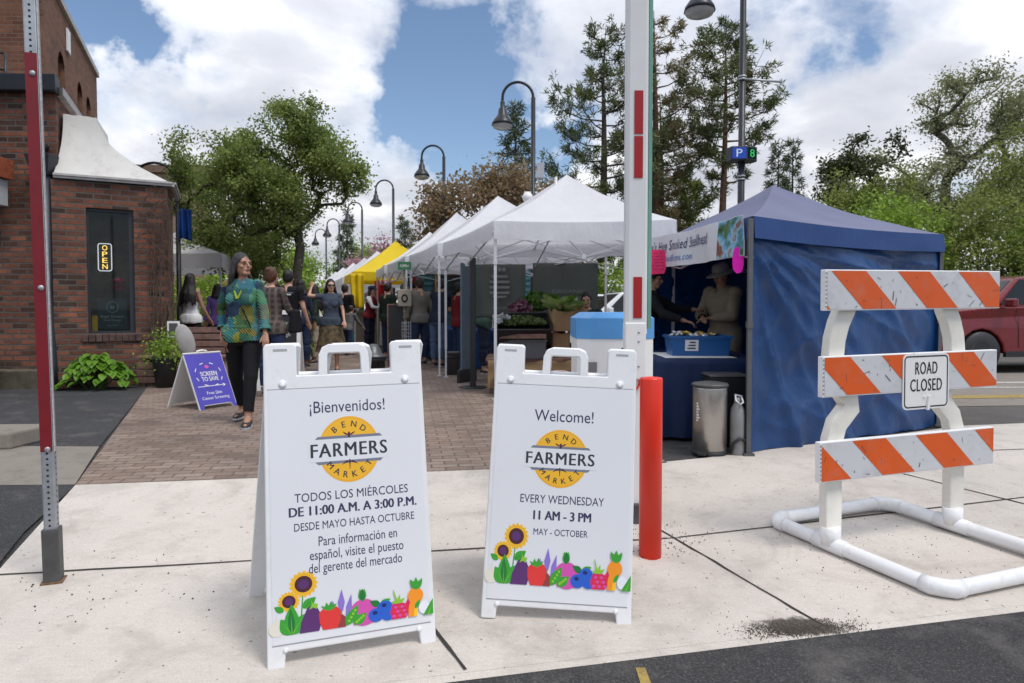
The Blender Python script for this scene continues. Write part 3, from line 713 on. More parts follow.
# ================================================================== barricade
def clip(pts, x0, x1):
    def c(pts, f, inter):
        o = []
        for i in range(len(pts)):
            a, b = pts[i - 1], pts[i]
            if f(b):
                if not f(a): o.append(inter(a, b))
                o.append(b)
            elif f(a): o.append(inter(a, b))
        return o
    def at(X): return lambda a, b: (X, a[1] + (b[1] - a[1]) * (X - a[0]) / (b[0] - a[0]))
    pts = c(pts, lambda p: p[0] >= x0, at(x0)); return c(pts, lambda p: p[0] <= x1, at(x1)) if pts else []
def barricade():
    rz = R(18.7); O = (2.07, 3.645)
    root = thing('barricade', 'orange and white striped road barricade on a white pipe base', 'barricade', (O[0], O[1], gz(*O)), rz)
    root.rotation_euler = (0, R(-.6), rz)
    # pipe base, racked a little; dv = direction of the long pipes in local axes
    xa = Vector((math.cos(rz), math.sin(rz))); ya = Vector((-math.sin(rz), math.cos(rz)))
    def loc(wx, wy): d = Vector((wx - O[0], wy - O[1])); lx, ly = d.dot(xa), d.dot(ya); return (lx, ly, gz(wx, wy) - gz(*O) + .047)
    A = loc(1.467, 3.83); B = loc(1.92, 2.99); C = loc(2.74, 3.27); D = loc(2.27, 4.10)
    mb = MB(); pts = []
    cs = [A, B, C, D]
    for i, c in enumerate(cs):
        p = Vector(cs[i - 1]); q = Vector(cs[(i + 1) % 4]); c = Vector(c); d0 = (p - c).normalized(); d1 = (q - c).normalized()
        pts += [c + d0 * .07, c + d0 * .022 + d1 * .022, c + d1 * .07]
    mb.tube(pts, .036, 14, closed=True); mb.build('base_pipe', M_pvc, root)
    for i, c in enumerate(cs):
        p = Vector(cs[i - 1]); q = Vector(cs[(i + 1) % 4]); c = Vector(c); d0 = (p - c).normalized(); d1 = (q - c).normalized()
        eb = MB(); eb.tube([c + d0 * .10, c + d0 * .06, c + d0 * .028 + d1 * .028, c + d1 * .06, c + d1 * .10], .041, 14); eb.build('elbow', M_pvc, root)
    for a_, b_ in ((A, B), (D, C)):
        a_, b_ = Vector(a_), Vector(b_); k = .40; c = a_.lerp(b_, k); d = (b_ - a_).normalized()
        tb = MB(); tb.tube([c - d * .09, c + d * .09], .042, 14); tb.tube([c, c + Vector((0, 0, .09))], .050, 14); tb.build('tee_fitting', M_pvc, root)
    # cranked plastic uprights
    path = [(-.43, .02), (-.43, .50), (-.425, .58), (-.398, .66), (-.312, .745), (-.325, .785), (-.388, .86), (-.415, .94), (-.424, 1.02), (-.415, 1.10), (-.39, 1.18), (-.352, 1.25), (-.33, 1.32), (-.325, 1.42)]
    for sg in (1, -1):
        mb = MB(); rings = []; y0 = .012 if sg > 0 else .012
        for k, p in enumerate(path):
            q0 = path[max(0, k - 1)]; q1 = path[min(len(path) - 1, k + 1)]; dx, dz = q1[0] - q0[0], q1[1] - q0[1]; l_ = math.hypot(dx, dz); w = .052
            nx, nz_ = -dz / l_ * w, dx / l_ * w
            rings.append([mb.pt((sg * (p[0] + nx), y0 - .028, p[1] + nz_)), mb.pt((sg * (p[0] - nx), y0 - .028, p[1] - nz_)), mb.pt((sg * (p[0] - nx), y0 + .028, p[1] - nz_)), mb.pt((sg * (p[0] + nx), y0 + .028, p[1] + nz_))])
        mb.smooth = True
        for Q, S_ in zip(rings, rings[1:]):
            for j in range(4): mb.face([Q[j], Q[(j + 1) % 4], S_[(j + 1) % 4], S_[j]] if sg > 0 else [Q[j], S_[j], S_[(j + 1) % 4], Q[(j + 1) % 4]])
        mb.smooth = False; mb.face(rings[0]); mb.face(rings[-1])
        mb.build('upright', M_cream, root, .018, seg=3)
    L = 1.215
    for (xl, zc, starts) in ((-.535, 1.352, (-.394, .036, .47, .90)), (-.548, .915, (-.05, .38, .81)), (-.562, .482, (-.225, .205, .635, 1.065))):
        mb = MB(); h = .1035; y = -.052
        mb.box((xl + L / 2, y + .016, zc), (L, .034, 2 * h))
        rl = mb.build('rail', M_white_pl, root, .004)
        for nm_, m_, dy in (('sheeting', M_sheet, -.0012), ):
            sb = MB(); sb.poly([(xl + .012, y - .0022, zc - h + .007), (xl + L - .006, y - .0022, zc - h + .007), (xl + L - .006, y - .0022, zc + h - .006), (xl + .012, y - .0022, zc + h - .006)]); sb.build(nm_, m_, rl)
        st = MB()
        for s_ in starts:
            pl = clip([(s_ + .205, -h + .007), (s_ + .205 + .222, -h + .007), (s_ + .222, h - .006), (s_, h - .006)], .012, L - .006)
            if len(pl) > 2: st.poly([(xl + u, y - .0034, zc + v) for u, v in pl])
        st.build('orange_stripe', M_orange, rl)
        eb = MB()
        for k in range(9): eb.box((xl + .006, y - .0018, zc - h + .02 + k * .021), (.007, .002, .011))
        eb.build('end_rib', pm('rib grey', (.33, .32, .30), .7), rl)  # small raised bars in plain grey along the rail end
        sc = MB()
        rr = random.Random(int(zc * 100))
        for k in range(24):
            u, v = rr.uniform(.03, L - .03), rr.uniform(-h + .015, h - .015); a = rr.uniform(0, 6.28); s1, s2 = rr.uniform(.002, .008), rr.uniform(.001, .003)
            if rr.random() < .3: s1 *= 3.5
            q = [(math.cos(a) * s1 * i - math.sin(a) * s2 * j, math.sin(a) * s1 * i + math.cos(a) * s2 * j) for i, j in ((-1, -1), (1, -.6), (.8, 1), (-1, .7))]
            sc.poly([(xl + u + p, y - .0042, zc + v + r_) for p, r_ in q])
        sc.build('scuff', pm('scuff mark', (.10, .085, .075), .8), rl)
    # bolted sign plate
    cx, cz, w, h, y = .135, .865, .163, .147, -.060
    def rr_(w, h, r): 
        o = []
        for (sx, sz, a0) in ((1, 1, 0), (-1, 1, 90), (-1, -1, 180), (1, -1, 270)):
            for k in range(6): a = R(a0 + k * 18); o.append((sx * (w - r) + r * math.cos(a), sz * (h - r) + r * math.sin(a)))
        return o
    mb = MB(); mb.prism([(cx + u, cz + v) for u, v in rr_(w, h, .03)], y, y + .004, 1); pl = mb.build('sign_plate', M_white_pa, root)
    def fr(u, v, q): return (u, y - q, v)
    lb = MB(); O_ = rr_(w - .009, h - .009, .024); I_ = rr_(w - .016, h - .016, .018)
    for k in range(len(O_)):
        j = (k + 1) % len(O_); lb.poly([fr(cx + O_[k][0], cz + O_[k][1], .0012), fr(cx + O_[j][0], cz + O_[j][1], .0012), fr(cx + I_[j][0], cz + I_[j][1], .0012), fr(cx + I_[k][0], cz + I_[k][1], .0012)])
    put_text(lb, 'ROAD', fr, .064, .155, (cx, cz + .072), .0012, .022, 0, 0, 1.1); put_text(lb, 'CLOSED', fr, .064, .222, (cx, cz - .018), .0012, .022, 0, 0, 1.1)
    lb.build('lettering', M_blackpl, pl)
    bb = MB(); bb.box((cx + .012, y - .005, cz - .115), (.016, .01, .075), Euler((0, R(8), 0)).to_matrix()); bb.ball((cx - .014, y - .002, cz - .082), .006, 8, 6); bb.ball((cx + .022, y - .006, cz - .082), .006, 8, 6); bb.build('fixing_clip', M_white_pl, pl)
barricade()

# ================================================================== perforated post, bollard, barrier gate
def sign_post():
    x, y = -2.095, 3.08; z = gz(x, y)
    root = thing('sign_post', 'perforated square steel post with a long dark red reflective strip', 'post', (x, y, z)); root.rotation_euler = (R(.3), R(-.7), R(19))
    mb = MB(); mb.box((0, 0, 1.75), (.051, .051, 3.5)); mb.build('post', M_galv, root, .006)
    hb = MB(); z0 = z
    def hole(c, nrm, r=.0055):
        ax = Vector((1, 0, 0)) if nrm == 'y' else Vector((0, 1, 0)); hb.poly([Vector(c) + ax * r * math.cos(k * math.pi / 5) + Vector((0, 0, r * math.sin(k * math.pi / 5))) for k in range(10)])
    k = .24
    while k < 3.45:
        if not (.60 < k < 2.37): hole((0, -.0262, k), 'y')
        hole((.0262, 0, k), 'x'); k += .0254
    hb.build('perforation', pm('hole dark', (.03, .03, .03), .9), root)
    rb = MB(); rb.box((-.001, -.0275, 1.487), (.047, .004, 1.765)); rb.build('reflective_strip', M_postred, root, .0012)
    wb = MB(); wb.box((.0262 + .0012, -.014, 2.05), (.002, .018, 2.9)); wb.build('edge_strip', pm('pale lit edge', (.55, .53, .52), .6, .2, .3, 60), root)  # pale strip paints in the light on the post's perforated side
    bo = MB()
    for zz_ in (2.28, 1.34, .615): bo.ball((.004, -.031, zz_), (.0125, .007, .0125), 12, 8)
    bo.build('bolt', M_galv, root)
    sb = MB(); sb.box((0, 0, .125), (.068, .068, .25)); sb.build('ground_sleeve', M_dkgrey, root, .004)
    fb = MB(); fb.box((0, 0, .004), (.09, .085, .012)); fb.build('rust_collar', pm('rusty soil', (.16, .09, .045), .95, 0, .4, 40), root, .004)
sign_post()
mb = MB(); mb.lathe([(.0565, -.02), (.0565, .90), (.0535, .908), (.02, .912), (0, .913)], (0, 0, 0), 36)
tag(mb.build('bollard', M_red), 'bright red steel bollard standing in the pale sidewalk', 'bollard').location = (.70, 3.42, gz(.70, 3.42))

def barrier_gate():
    x, y = .70, 3.86; z = gz(x, y)
    root = thing('barrier_gate', 'white parking barrier with its arm raised and a blue topped cabinet', 'barrier', (x, y, z))
    def rr(px, d): return P(px, d) - x
    y0, y1 = .19, .72
    xl, xr = .392 - x, .853 - x
    def octo(x0, x1, a, b, c): return [(x0 + c, a), (x1 - c, a), (x1, a + c), (x1, b - c), (x1 - c, b), (x0 + c, b), (x0, b - c), (x0, a + c)]
    mb = MB(); mb.prism(octo(xl, xr, y0, y1, .07), -.01, 1.05); cb = mb.build('cabinet', M_white_pa, root, .004)
    M_bl = pm('blue lid', (.085, .30, .62), .4, 0, .06)
    mb = MB(); a = octo(xl - .006, xr + .006, y0 - .006, y1 + .006, .075); b = octo(xl + .05, xr - .05, y0 + .05, y1 - .05, .06)
    mb.prism(a, 1.042, 1.165)
    A = [mb.pt((p[0], p[1], 1.165)) for p in a]; B = [mb.pt((p[0], p[1], 1.20)) for p in b]
    for i in range(8): mb.face([A[i - 1], A[i], B[i], B[i - 1]])
    mb.face(B); mb.build('lid', M_bl, root, .003)
    mb = MB(); mb.box((xl + .085, y0 - .003, .875), (.055, .004, .06)); mb.build('label_plate', pm('grey label', (.22, .22, .23), .4, .4), cb)
    # raised arm
    w = .066
    M_gr = pm('green glass edge', (.16, .34, .27), .2, 0, .1)
    mb = MB(); mb.prism([(-w, -.025), (-w + .02, -.035), (w - .02, -.035), (w - .006, -.02), (w - .006, .03), (-w, .03)], 1.08, 4.6); am = mb.build('arm', pm('arm white', (.70, .70, .69), .42, .0, .03), root, .004)
    mb = MB(); mb.box((w + .006, -.004, 2.86), (.020, .034, 3.5)); mb.build('edge_strip', M_gr, am)
    for za, zb in ((1.95, 2.18), (2.192, 2.43), (1.17, 1.40), (3.3, 3.53), (3.54, 3.78)):
        mb = MB(); mb.box((.003, -.0372, (za + zb) / 2), (.048, .004, zb - za)); mb.build('reflector', M_refl, am)
    mb = MB(); mb.box((-.008, .0, .985), (.118, .085, .32)); br = mb.build('arm_bracket', M_white_pa, root, .008)
    mb = MB()
    for zz_ in (1.09, 1.04, .90): mb.ball((.01, -.044, zz_), (.007, .004, .007), 8, 6)
    mb.build('bolt', M_galv, br)
    mb = MB(); mb.box((.018, .03, .42), (.085, .07, .84)); mb.build('arm_post', M_white_pa, root, .006)
    mb = MB(); mb.box((.018, .02, .05), (.09, .10, .13)); mb.build('base_shoe', M_dkgrey, root, .006)
    mb = MB(); mb.tube([(-.035 + .055 * math.cos(k * math.pi / 10), -.018, .81 + .055 * math.sin(k * math.pi / 10)) for k in range(20)], .006, 8, closed=True); mb.build('cable_ring', M_red, root)
    mb = MB(); mb.tube([(-.075, -.02, .93), (-.088, -.03, .95), (-.09, -.03, .985), (-.076, -.02, 1.0)], .006, 6); mb.build('latch_handle', M_blackpl, br)
barrier_gate()
# ================================================================== canopy tents
def lerp3(a, b, t): return tuple(a[i] + (b[i] - a[i]) * t for i in range(3))
def canopy_tent(label, FL, FR, BR, BL, eave, peak, val, mroof, mval=None, group=None, cat='tent', legs=True, truss=True, sag=.08, name='canopy_tent', detail=10, scal=0.0, apex=None):
    cx = sum(p[0] for p in (FL, FR, BR, BL)) / 4; cy = sum(p[1] for p in (FL, FR, BR, BL)) / 4
    root = thing(name, label, cat, (cx, cy, 0), 0, group)
    C = [(p[0] - cx, p[1] - cy) for p in (FL, FR, BR, BL)]; AX = (apex[0] - cx, apex[1] - cy) if apex else (0, 0); mval = mval or mroof
    mb = MB(); ph = cx * 3.1 + cy
    for i in range(4):
        a, b = C[i], C[(i + 1) % 4]
        def fn(u, v, a=a, b=b):
            ex, ey = a[0] + (b[0] - a[0]) * u, a[1] + (b[1] - a[1]) * u
            k = 1 - v; h = v ** .92
            z = eave + (peak - eave) * (v - .20 * v * (1 - v) * 1.6) - sag * math.sin(math.pi * u) * (1 - v) * v * 2.2
            z -= .025 * math.sin(math.pi * u) * (1 - v)
            z += .012 * mnoise.noise(Vector((ex * k * 1.5 + ph, ey * k * 1.5, v * 3))) * math.sin(math.pi * v) * 2
            return (ex * k + AX[0] * v, ey * k + AX[1] * v, z)
        mb.grid(fn, detail, detail)
    cp = mb.build('canopy', mroof, root)
    vb = MB()
    for i in range(4):
        a, b = C[i], C[(i + 1) % 4]; d = Vector((b[0] - a[0], b[1] - a[1], 0)); nn = Vector((d.y, -d.x, 0)).normalized()
        def fv(u, v, a=a, b=b, nn=nn, i=i):
            p = Vector((a[0] + (b[0] - a[0]) * u, a[1] + (b[1] - a[1]) * u, eave - val * (1 - v)))
            p.z -= .025 * math.sin(math.pi * u) - (scal * abs(math.sin(u * math.pi * 9)) * (1 - v))
            p += nn * (.012 + .014 * (1 - v) * mnoise.noise(Vector((u * 9 + ph, i * 5.0, v * 1.2))) + .012 * (1 - v)); return p
        vb.grid(fv, 22, 3)
    vb.build('valance', mval, cp)
    cap = MB(); 
    if legs:
        for p in C:
            q = (p[0] * .985, p[1] * .985)
            lb = MB(); lb.box((q[0], q[1], .03 + (eave - .05) / 2 + .22), (.036, .036, eave - .05 - .44)); lb.box((q[0], q[1], .28), (.028, .028, .56)); lb.box((q[0], q[1], .008), (.075, .075, .016))
            lb.box((q[0], q[1], eave - val * .75), (.055, .055, .07)); lb.box((q[0], q[1], eave - val - .28), (.05, .05, .05)); lb.build('leg', M_frame, root)
    if truss:
        tb = MB()
        for i in range(4):
            a, b = C[i], C[(i + 1) % 4]; z1, z0 = eave - val * .55, eave - val - .22
            A = lambda t, z: (a[0] * .985 + (b[0] - a[0]) * .985 * t, a[1] * .985 + (b[1] - a[1]) * .985 * t, z)
            for k in range(2):
                t0, t1 = k / 2, (k + 1) / 2
                tb.bar(A(t0, z1), A(t1, z0), .022, .012); tb.bar(A(t0, z0), A(t1, z1), .022, .012)
            tb.box(A(.5, z1), (.05, .05, .05)); tb.box(A(.5, z0), (.05, .05, .05))
        for i in range(4):
            a, b = C[i], C[(i + 1) % 4]; m = ((a[0] + b[0]) / 2, (a[1] + b[1]) / 2)
            tb.bar((m[0], m[1], eave - val * .55), (0, 0, peak - .35), .02, .012); tb.bar((m[0], m[1], eave - val - .2), (0, 0, peak - .75), .02, .012)
        tb.tube([(0, 0, peak - .8), (0, 0, peak - .03)], .022, 8)
        tb.build('truss', M_frame, root)
    return root
TG = 'white market tents in a row along the right of the street'
canopy_tent('white canopy tent nearest the camera, over the vegetable stand', (-.22, 8.5), (2.0, 8.38), (1.85, 11.1), (-1.12, 11.3), 2.23, 3.05, .23, M_canw, group=TG, detail=14, apex=(.78, 9.8))
canopy_tent('second white canopy tent of the row, behind the vegetable stand tent', (-1.24, 11.5), (1.6, 11.45), (.7, 14.1), (-2.12, 14.2), 2.24, 3.24, .22, M_canw, group=TG)
canopy_tent('third white canopy tent of the row, in front of the teal trailer', (-2.24, 14.4), (.55, 14.4), (-.3, 17.0), (-3.1, 17.1), 2.24, 3.34, .22, M_canw, group=TG)
canopy_tent('fourth white canopy tent of the row, just in front of the yellow tent', (-3.22, 17.3), (-.45, 17.3), (-1.3, 19.6), (-3.9, 19.7), 2.24, 3.2, .22, M_canw, group=TG)
canopy_tent('bright yellow canopy tent with yellow cloth hanging at its corner', (-4.62, 20.0), (-1.7, 20.0), (-2.7, 22.9), (-5.6, 22.9), 2.22, 3.25, .26, M_cany, truss=False)
far = [('white canopy tent just beyond the yellow tent', (-5.75, 23.2), 2.2, 3.2), ('white canopy tent second beyond the yellow tent', (-6.9, 26.4), 2.2, 3.2), ('white canopy tent third beyond the yellow tent', (-8.1, 29.6), 2.2, 3.2),
       ('white canopy tent far down the street, last but one of the row', (-9.4, 33), 2.2, 3.2), ('white canopy tent at the far end of the row', (-10.8, 37), 2.2, 3.2)]
for l, (x, y), e, p in far: canopy_tent(l, (x, y), (x + 2.8, y), (x + 1.8, y + 2.9), (x - 1, y + 2.9), e, p, .25, M_canw, group=TG, truss=False, detail=6)
canopy_tent('white canopy tent standing by the tree left of the street, far off', (-11.6, 27), (-8.9, 27), (-9.5, 29.5), (-12.2, 29.5), 2.2, 3.1, .28, M_canw, truss=False, detail=6)
canopy_tent('white canopy tent left of the street behind the brick bay window', (-9.1, 15), (-6.38, 15), (-6.9, 17.8), (-9.6, 17.8), 2.36, 2.98, .32, M_canw, truss=False)
# cloths hanging at the yellow tent
def hanging(name, label, cat, pts, z0, z1, m, wob=.03, th=.0, uvfn=None, n_=14):
    """cloth hung between two ground points: pts=((x,y),(x,y))"""
    (x0, y0), (x1, y1) = pts; mx, my = (x0 + x1) / 2, (y0 + y1) / 2
    d = Vector((x1 - x0, y1 - y0, 0)); nn = Vector((-d.y, d.x, 0)).normalized(); mb = MB()
    def fn(u, v):
        w = wob * math.sin(u * 14 + v * 1.5 + x0) * (1 - .5 * v) + wob * .8 * mnoise.noise(Vector((u * 3 + x0, v * 2, y0)))
        return (x0 - mx + d.x * u + nn.x * w, y0 - my + d.y * u + nn.y * w, (z0 + (z1 - z0) * v) - z0 + .02 * math.sin(u * 5) * (1 - v))
    mb.grid(fn, n_, n_)
    o = mb.build(name, m); o.location = (mx, my, z0); sm = o.modifiers.new('Solidify', 'SOLIDIFY'); sm.thickness = .006
    return tag(o, label, cat)
hanging('hanging_cloth', 'yellow cloth hanging from the front corner of the yellow tent', 'cloth', ((-4.70, 19.85), (-4.30, 19.85)), 1.15, 2.15, M_cany, .06)
hanging('hanging_cloth', 'red cloth hanging beside the yellow cloth under the yellow tent', 'cloth', ((-4.0, 19.9), (-3.5, 19.9)), 1.1, 1.95, fabric('red cloth', (.45, .012, .012), .1, .7), .04)

# ---- the blue tent
bA, bB, bC, bD = (1.86, 5.30), (4.16, 6.62), (1.46, 8.15), (3.74, 9.45)
EV, PK = 1.86, 2.47
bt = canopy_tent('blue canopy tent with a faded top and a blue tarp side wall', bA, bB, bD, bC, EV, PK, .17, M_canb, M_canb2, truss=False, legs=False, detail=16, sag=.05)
bx, by = bt.location.x, bt.location.y
def tarp(name, p, q, z0, z1, m, amp, folds, seed, billow=.0, res=(60, 44), diag=0.0):
    mb = MB(); d = Vector((q[0] - p[0], q[1] - p[1], 0)); L = d.length; nn = Vector((d.y, -d.x, 0)).normalized()
    def fn(u, v):
        P_ = Vector((seed, u * L, v * (z1 - z0)))
        w = amp * (1.1 * mnoise.noise(Vector((seed, u * folds + diag * v * folds, v * .9))) + .55 * mnoise.noise(Vector((seed + 5, u * folds * 2.1 - v * 1.7, v * 2.4))) + .28 * mnoise.noise(Vector((seed + 9, u * folds * 5 + v * 3, v * 5))))
        ph = math.atan2(1 - v + .03, u + .03); rd = math.hypot(u, 1 - v); rg = lambda q: max(0, 1 - 3.2 * abs(q)) ** 2
        w += amp * (.40 * rg(mnoise.noise(Vector((ph * 4.5, rd * .9, seed)))) + .25 * rg(mnoise.noise(Vector((u * 2.5 + v * 2.2, v * 1.5 - u, seed + 3)))) + .14 * rg(mnoise.noise(Vector((u * 6 + v * 2, v * 4 - u * 3, seed + 8)))))
        w *= min(1, 6 * (1 - v) + .12) * min(1, 12 * u + .1) * min(1, 12 * (1 - u) + .1)
        w += billow * math.sin(math.pi * u) * (1 - v) - .03
        b = p[0] - bx + d.x * u + nn.x * w, p[1] - by + d.y * u + nn.y * w
        zz = z0 + (z1 - z0) * v + .014 * mnoise.noise(Vector((u * 6, seed, 0))) * (1 - v)
        return (b[0], b[1], zz)
    mb.grid(fn, *res); return mb.build(name, m, bt)
tarp('side_wall', (bA[0] + .0, bA[1] + .03), (4.18, 6.64), .008, EV - .12, M_tarp, .10, 3.4, 3.0, .03, (90, 80), .9)
tarp('rear_wall', bB, bD, .01, EV - .1, M_tarp, .05, 3.0, 7.0)
tarp('far_wall', bD, bC, .01, EV - .06, M_tarp, .085, 5.0, 12.0, 0, (60, 40), -.55)
for p in (bA, bB, bC, bD):
    lb = MB(); x, y = p[0] - bx, p[1] - by
    x *= .992; y *= .992
    if p is bA: x -= .03; y -= .035
    lb.box((x, y, EV / 2), (.034, .034, EV - .04)); lb.box((x, y, 1.02), (.045, .045, .05)); lb.box((x, y, .012), (.08, .08, .02)); lb.build('leg', pm('grey tent leg', (.12, .125, .13), .5, .4), bt)
tb = MB()
for a, b in ((bA, bC), (bC, bD)):
    for k in range(2):
        A = lambda t, z: (a[0] - bx + (b[0] - a[0]) * t, a[1] - by + (b[1] - a[1]) * t, z)
        tb.bar(A(k / 2, EV - .12), A(k / 2 + .5, EV - .32), .02, .012); tb.bar(A(k / 2, EV - .32), A(k / 2 + .5, EV - .12), .02, .012)
tb.build('truss', M_frame, bt)
# seam lines over the roof ridges
# ---- banner of the stand, hung on the front eave
def banner():
    p, q = Vector((1.83, 5.36, 0)), Vector((1.50, 7.72, 0)); d = (q - p); L = d.length; dn = d.normalized(); nn = Vector((-dn.y, dn.x, 0))
    if nn.x > 0: nn = -nn
    root = thing('banner', 'white vinyl banner with blue lettering hung along the open side of the blue tent', 'banner', (q.x, q.y, 0))
    z1, z0 = 1.88, 1.56
    def fr(u, v, w):   # u 0..L from far end (left in the picture) to the near end, v height
        k = u / L; c = q.lerp(p, k) - q
        h = z0 - .025 * math.sin(math.pi * k) + .045 * (1 - k) + (v) * (z1 - z0)
        wv = .014 * math.sin(k * 17 + v * 2) + .010 * math.sin(k * 41 + 1)
        o = c + nn * (.035 + w + wv); return (o.x, o.y, h)
    mb = MB(); mb.grid(lambda a, b: fr(a * L, b, 0), 60, 6); sh = mb.build('banner_sheet', M_vinyl, root)
    tb = MB()
    M_bi = pm('banner blue ink', (.012, .025, .13), .5, 0, .03); M_b2 = pm('banner light blue ink', (.03, .19, .50), .5, 0, .03)
    def ft(u, v, w): return fr(u, v, w)
    def sub(txt, cap_v, width, cu, cv, mi, sh_=0.0):
        def f2(a, b, w): return fr(a, b / .32 , w)
        put_text(tb, txt, f2, cap_v * .32, width, (cu, cv * .32), .006, .0, 0, sh_, 1.06, mi)
    sub("Don's Honey Smoked Steelhead", .30, 1.62, .98, .66, 0, .25); sub('DonsSmokedFarms.com', .19, 1.05, .86, .26, 1, .12)
    tb.build('lettering', [M_bi, M_b2], root)
    for nm, u0, u1 in (('photo_print', L - .42, L - .01), ('photo_print', .0, .12)):
        g = MB(); g.grid(lambda a, b: fr(u0 + (u1 - u0) * a, .02 + .96 * b, .005), 12, 6); 
        if 'photo print' not in MATS:
            n_ = NT('photo print'); v = n_.coord('Object'); f = n_.noise(v, 7, 3, .5)
            c = n_.ramp(f, [(.33, (.02, .03, .02)), (.42, (.06, .16, .03)), (.50, (.10, .33, .55)), (.58, (.35, .55, .62)), (.66, (.22, .08, .06))]); n_.base(c); n_.rough(.5); MATS['photo print'] = n_.m
        g.build(nm, MATS['photo print'], root)
banner()
def card(name, label, c, w, h, face, m, lines=None, seed=0, tilt=0):
    root = thing(name, label, 'sign', c); mb = MB(); d = Vector((math.cos(face), math.sin(face), 0)); nn = Vector((d.y, -d.x, 0)); pts = []
    rr = random.Random(seed)
    for k in range(22):
        a = 2 * math.pi * k / 22; e = 2.6; ca, sa = math.cos(a), math.sin(a)
        u = w / 2 * math.copysign(abs(ca) ** (2 / e if seed else .35), ca); v = h / 2 * math.copysign(abs(sa) ** (2 / e if seed else .35), sa)
        pts.append((u * (1 + .04 * rr.uniform(-1, 1)), v * (1 + .03 * rr.uniform(-1, 1))))
    def fr(u, v, q): return tuple(d * u + nn * q + Vector((0, 0, v)))
    A = [mb.pt(fr(u, v, .003)) for u, v in pts]; B = [mb.pt(fr(u, v, 0)) for u, v in pts]; mb.face(A); mb.face(B[::-1])
    for i in range(22): mb.face([A[i - 1], B[i - 1], B[i], A[i]])
    cd = mb.build('card', m, root)
    if lines:
        tb = MB(); rr = random.Random(3)
        for k in range(6):
            v = h * .34 - k * h * .13; u = -w * .32
            while u < w * .3:
                q = rr.uniform(.02, .05); tb.poly([fr(u, v, .0042), fr(u + q, v + .004, .0042), fr(u + q, v + .010, .0042), fr(u, v + .006, .0042)]); u += q + .018
        tb.build('handwriting', pm('marker ink', (.22, .01, .06), .6), cd)
    return root
M_pink = pm('fluorescent pink card', (.86, .02, .14), .6, 0, .04); M_mag = pm('fluorescent magenta card', (.92, .0, .50), .6, 0, .04)
card('price_sign', 'hot pink handwritten paper sign hanging under the banner left end', (1.47, 7.0, 1.62), .20, .25, R(-12), M_pink, True)
card('price_sign', 'small magenta card hanging by the front pole of the blue tent', (1.79, 5.42, 1.53), .085, .21, R(-20), M_mag, None, 4)

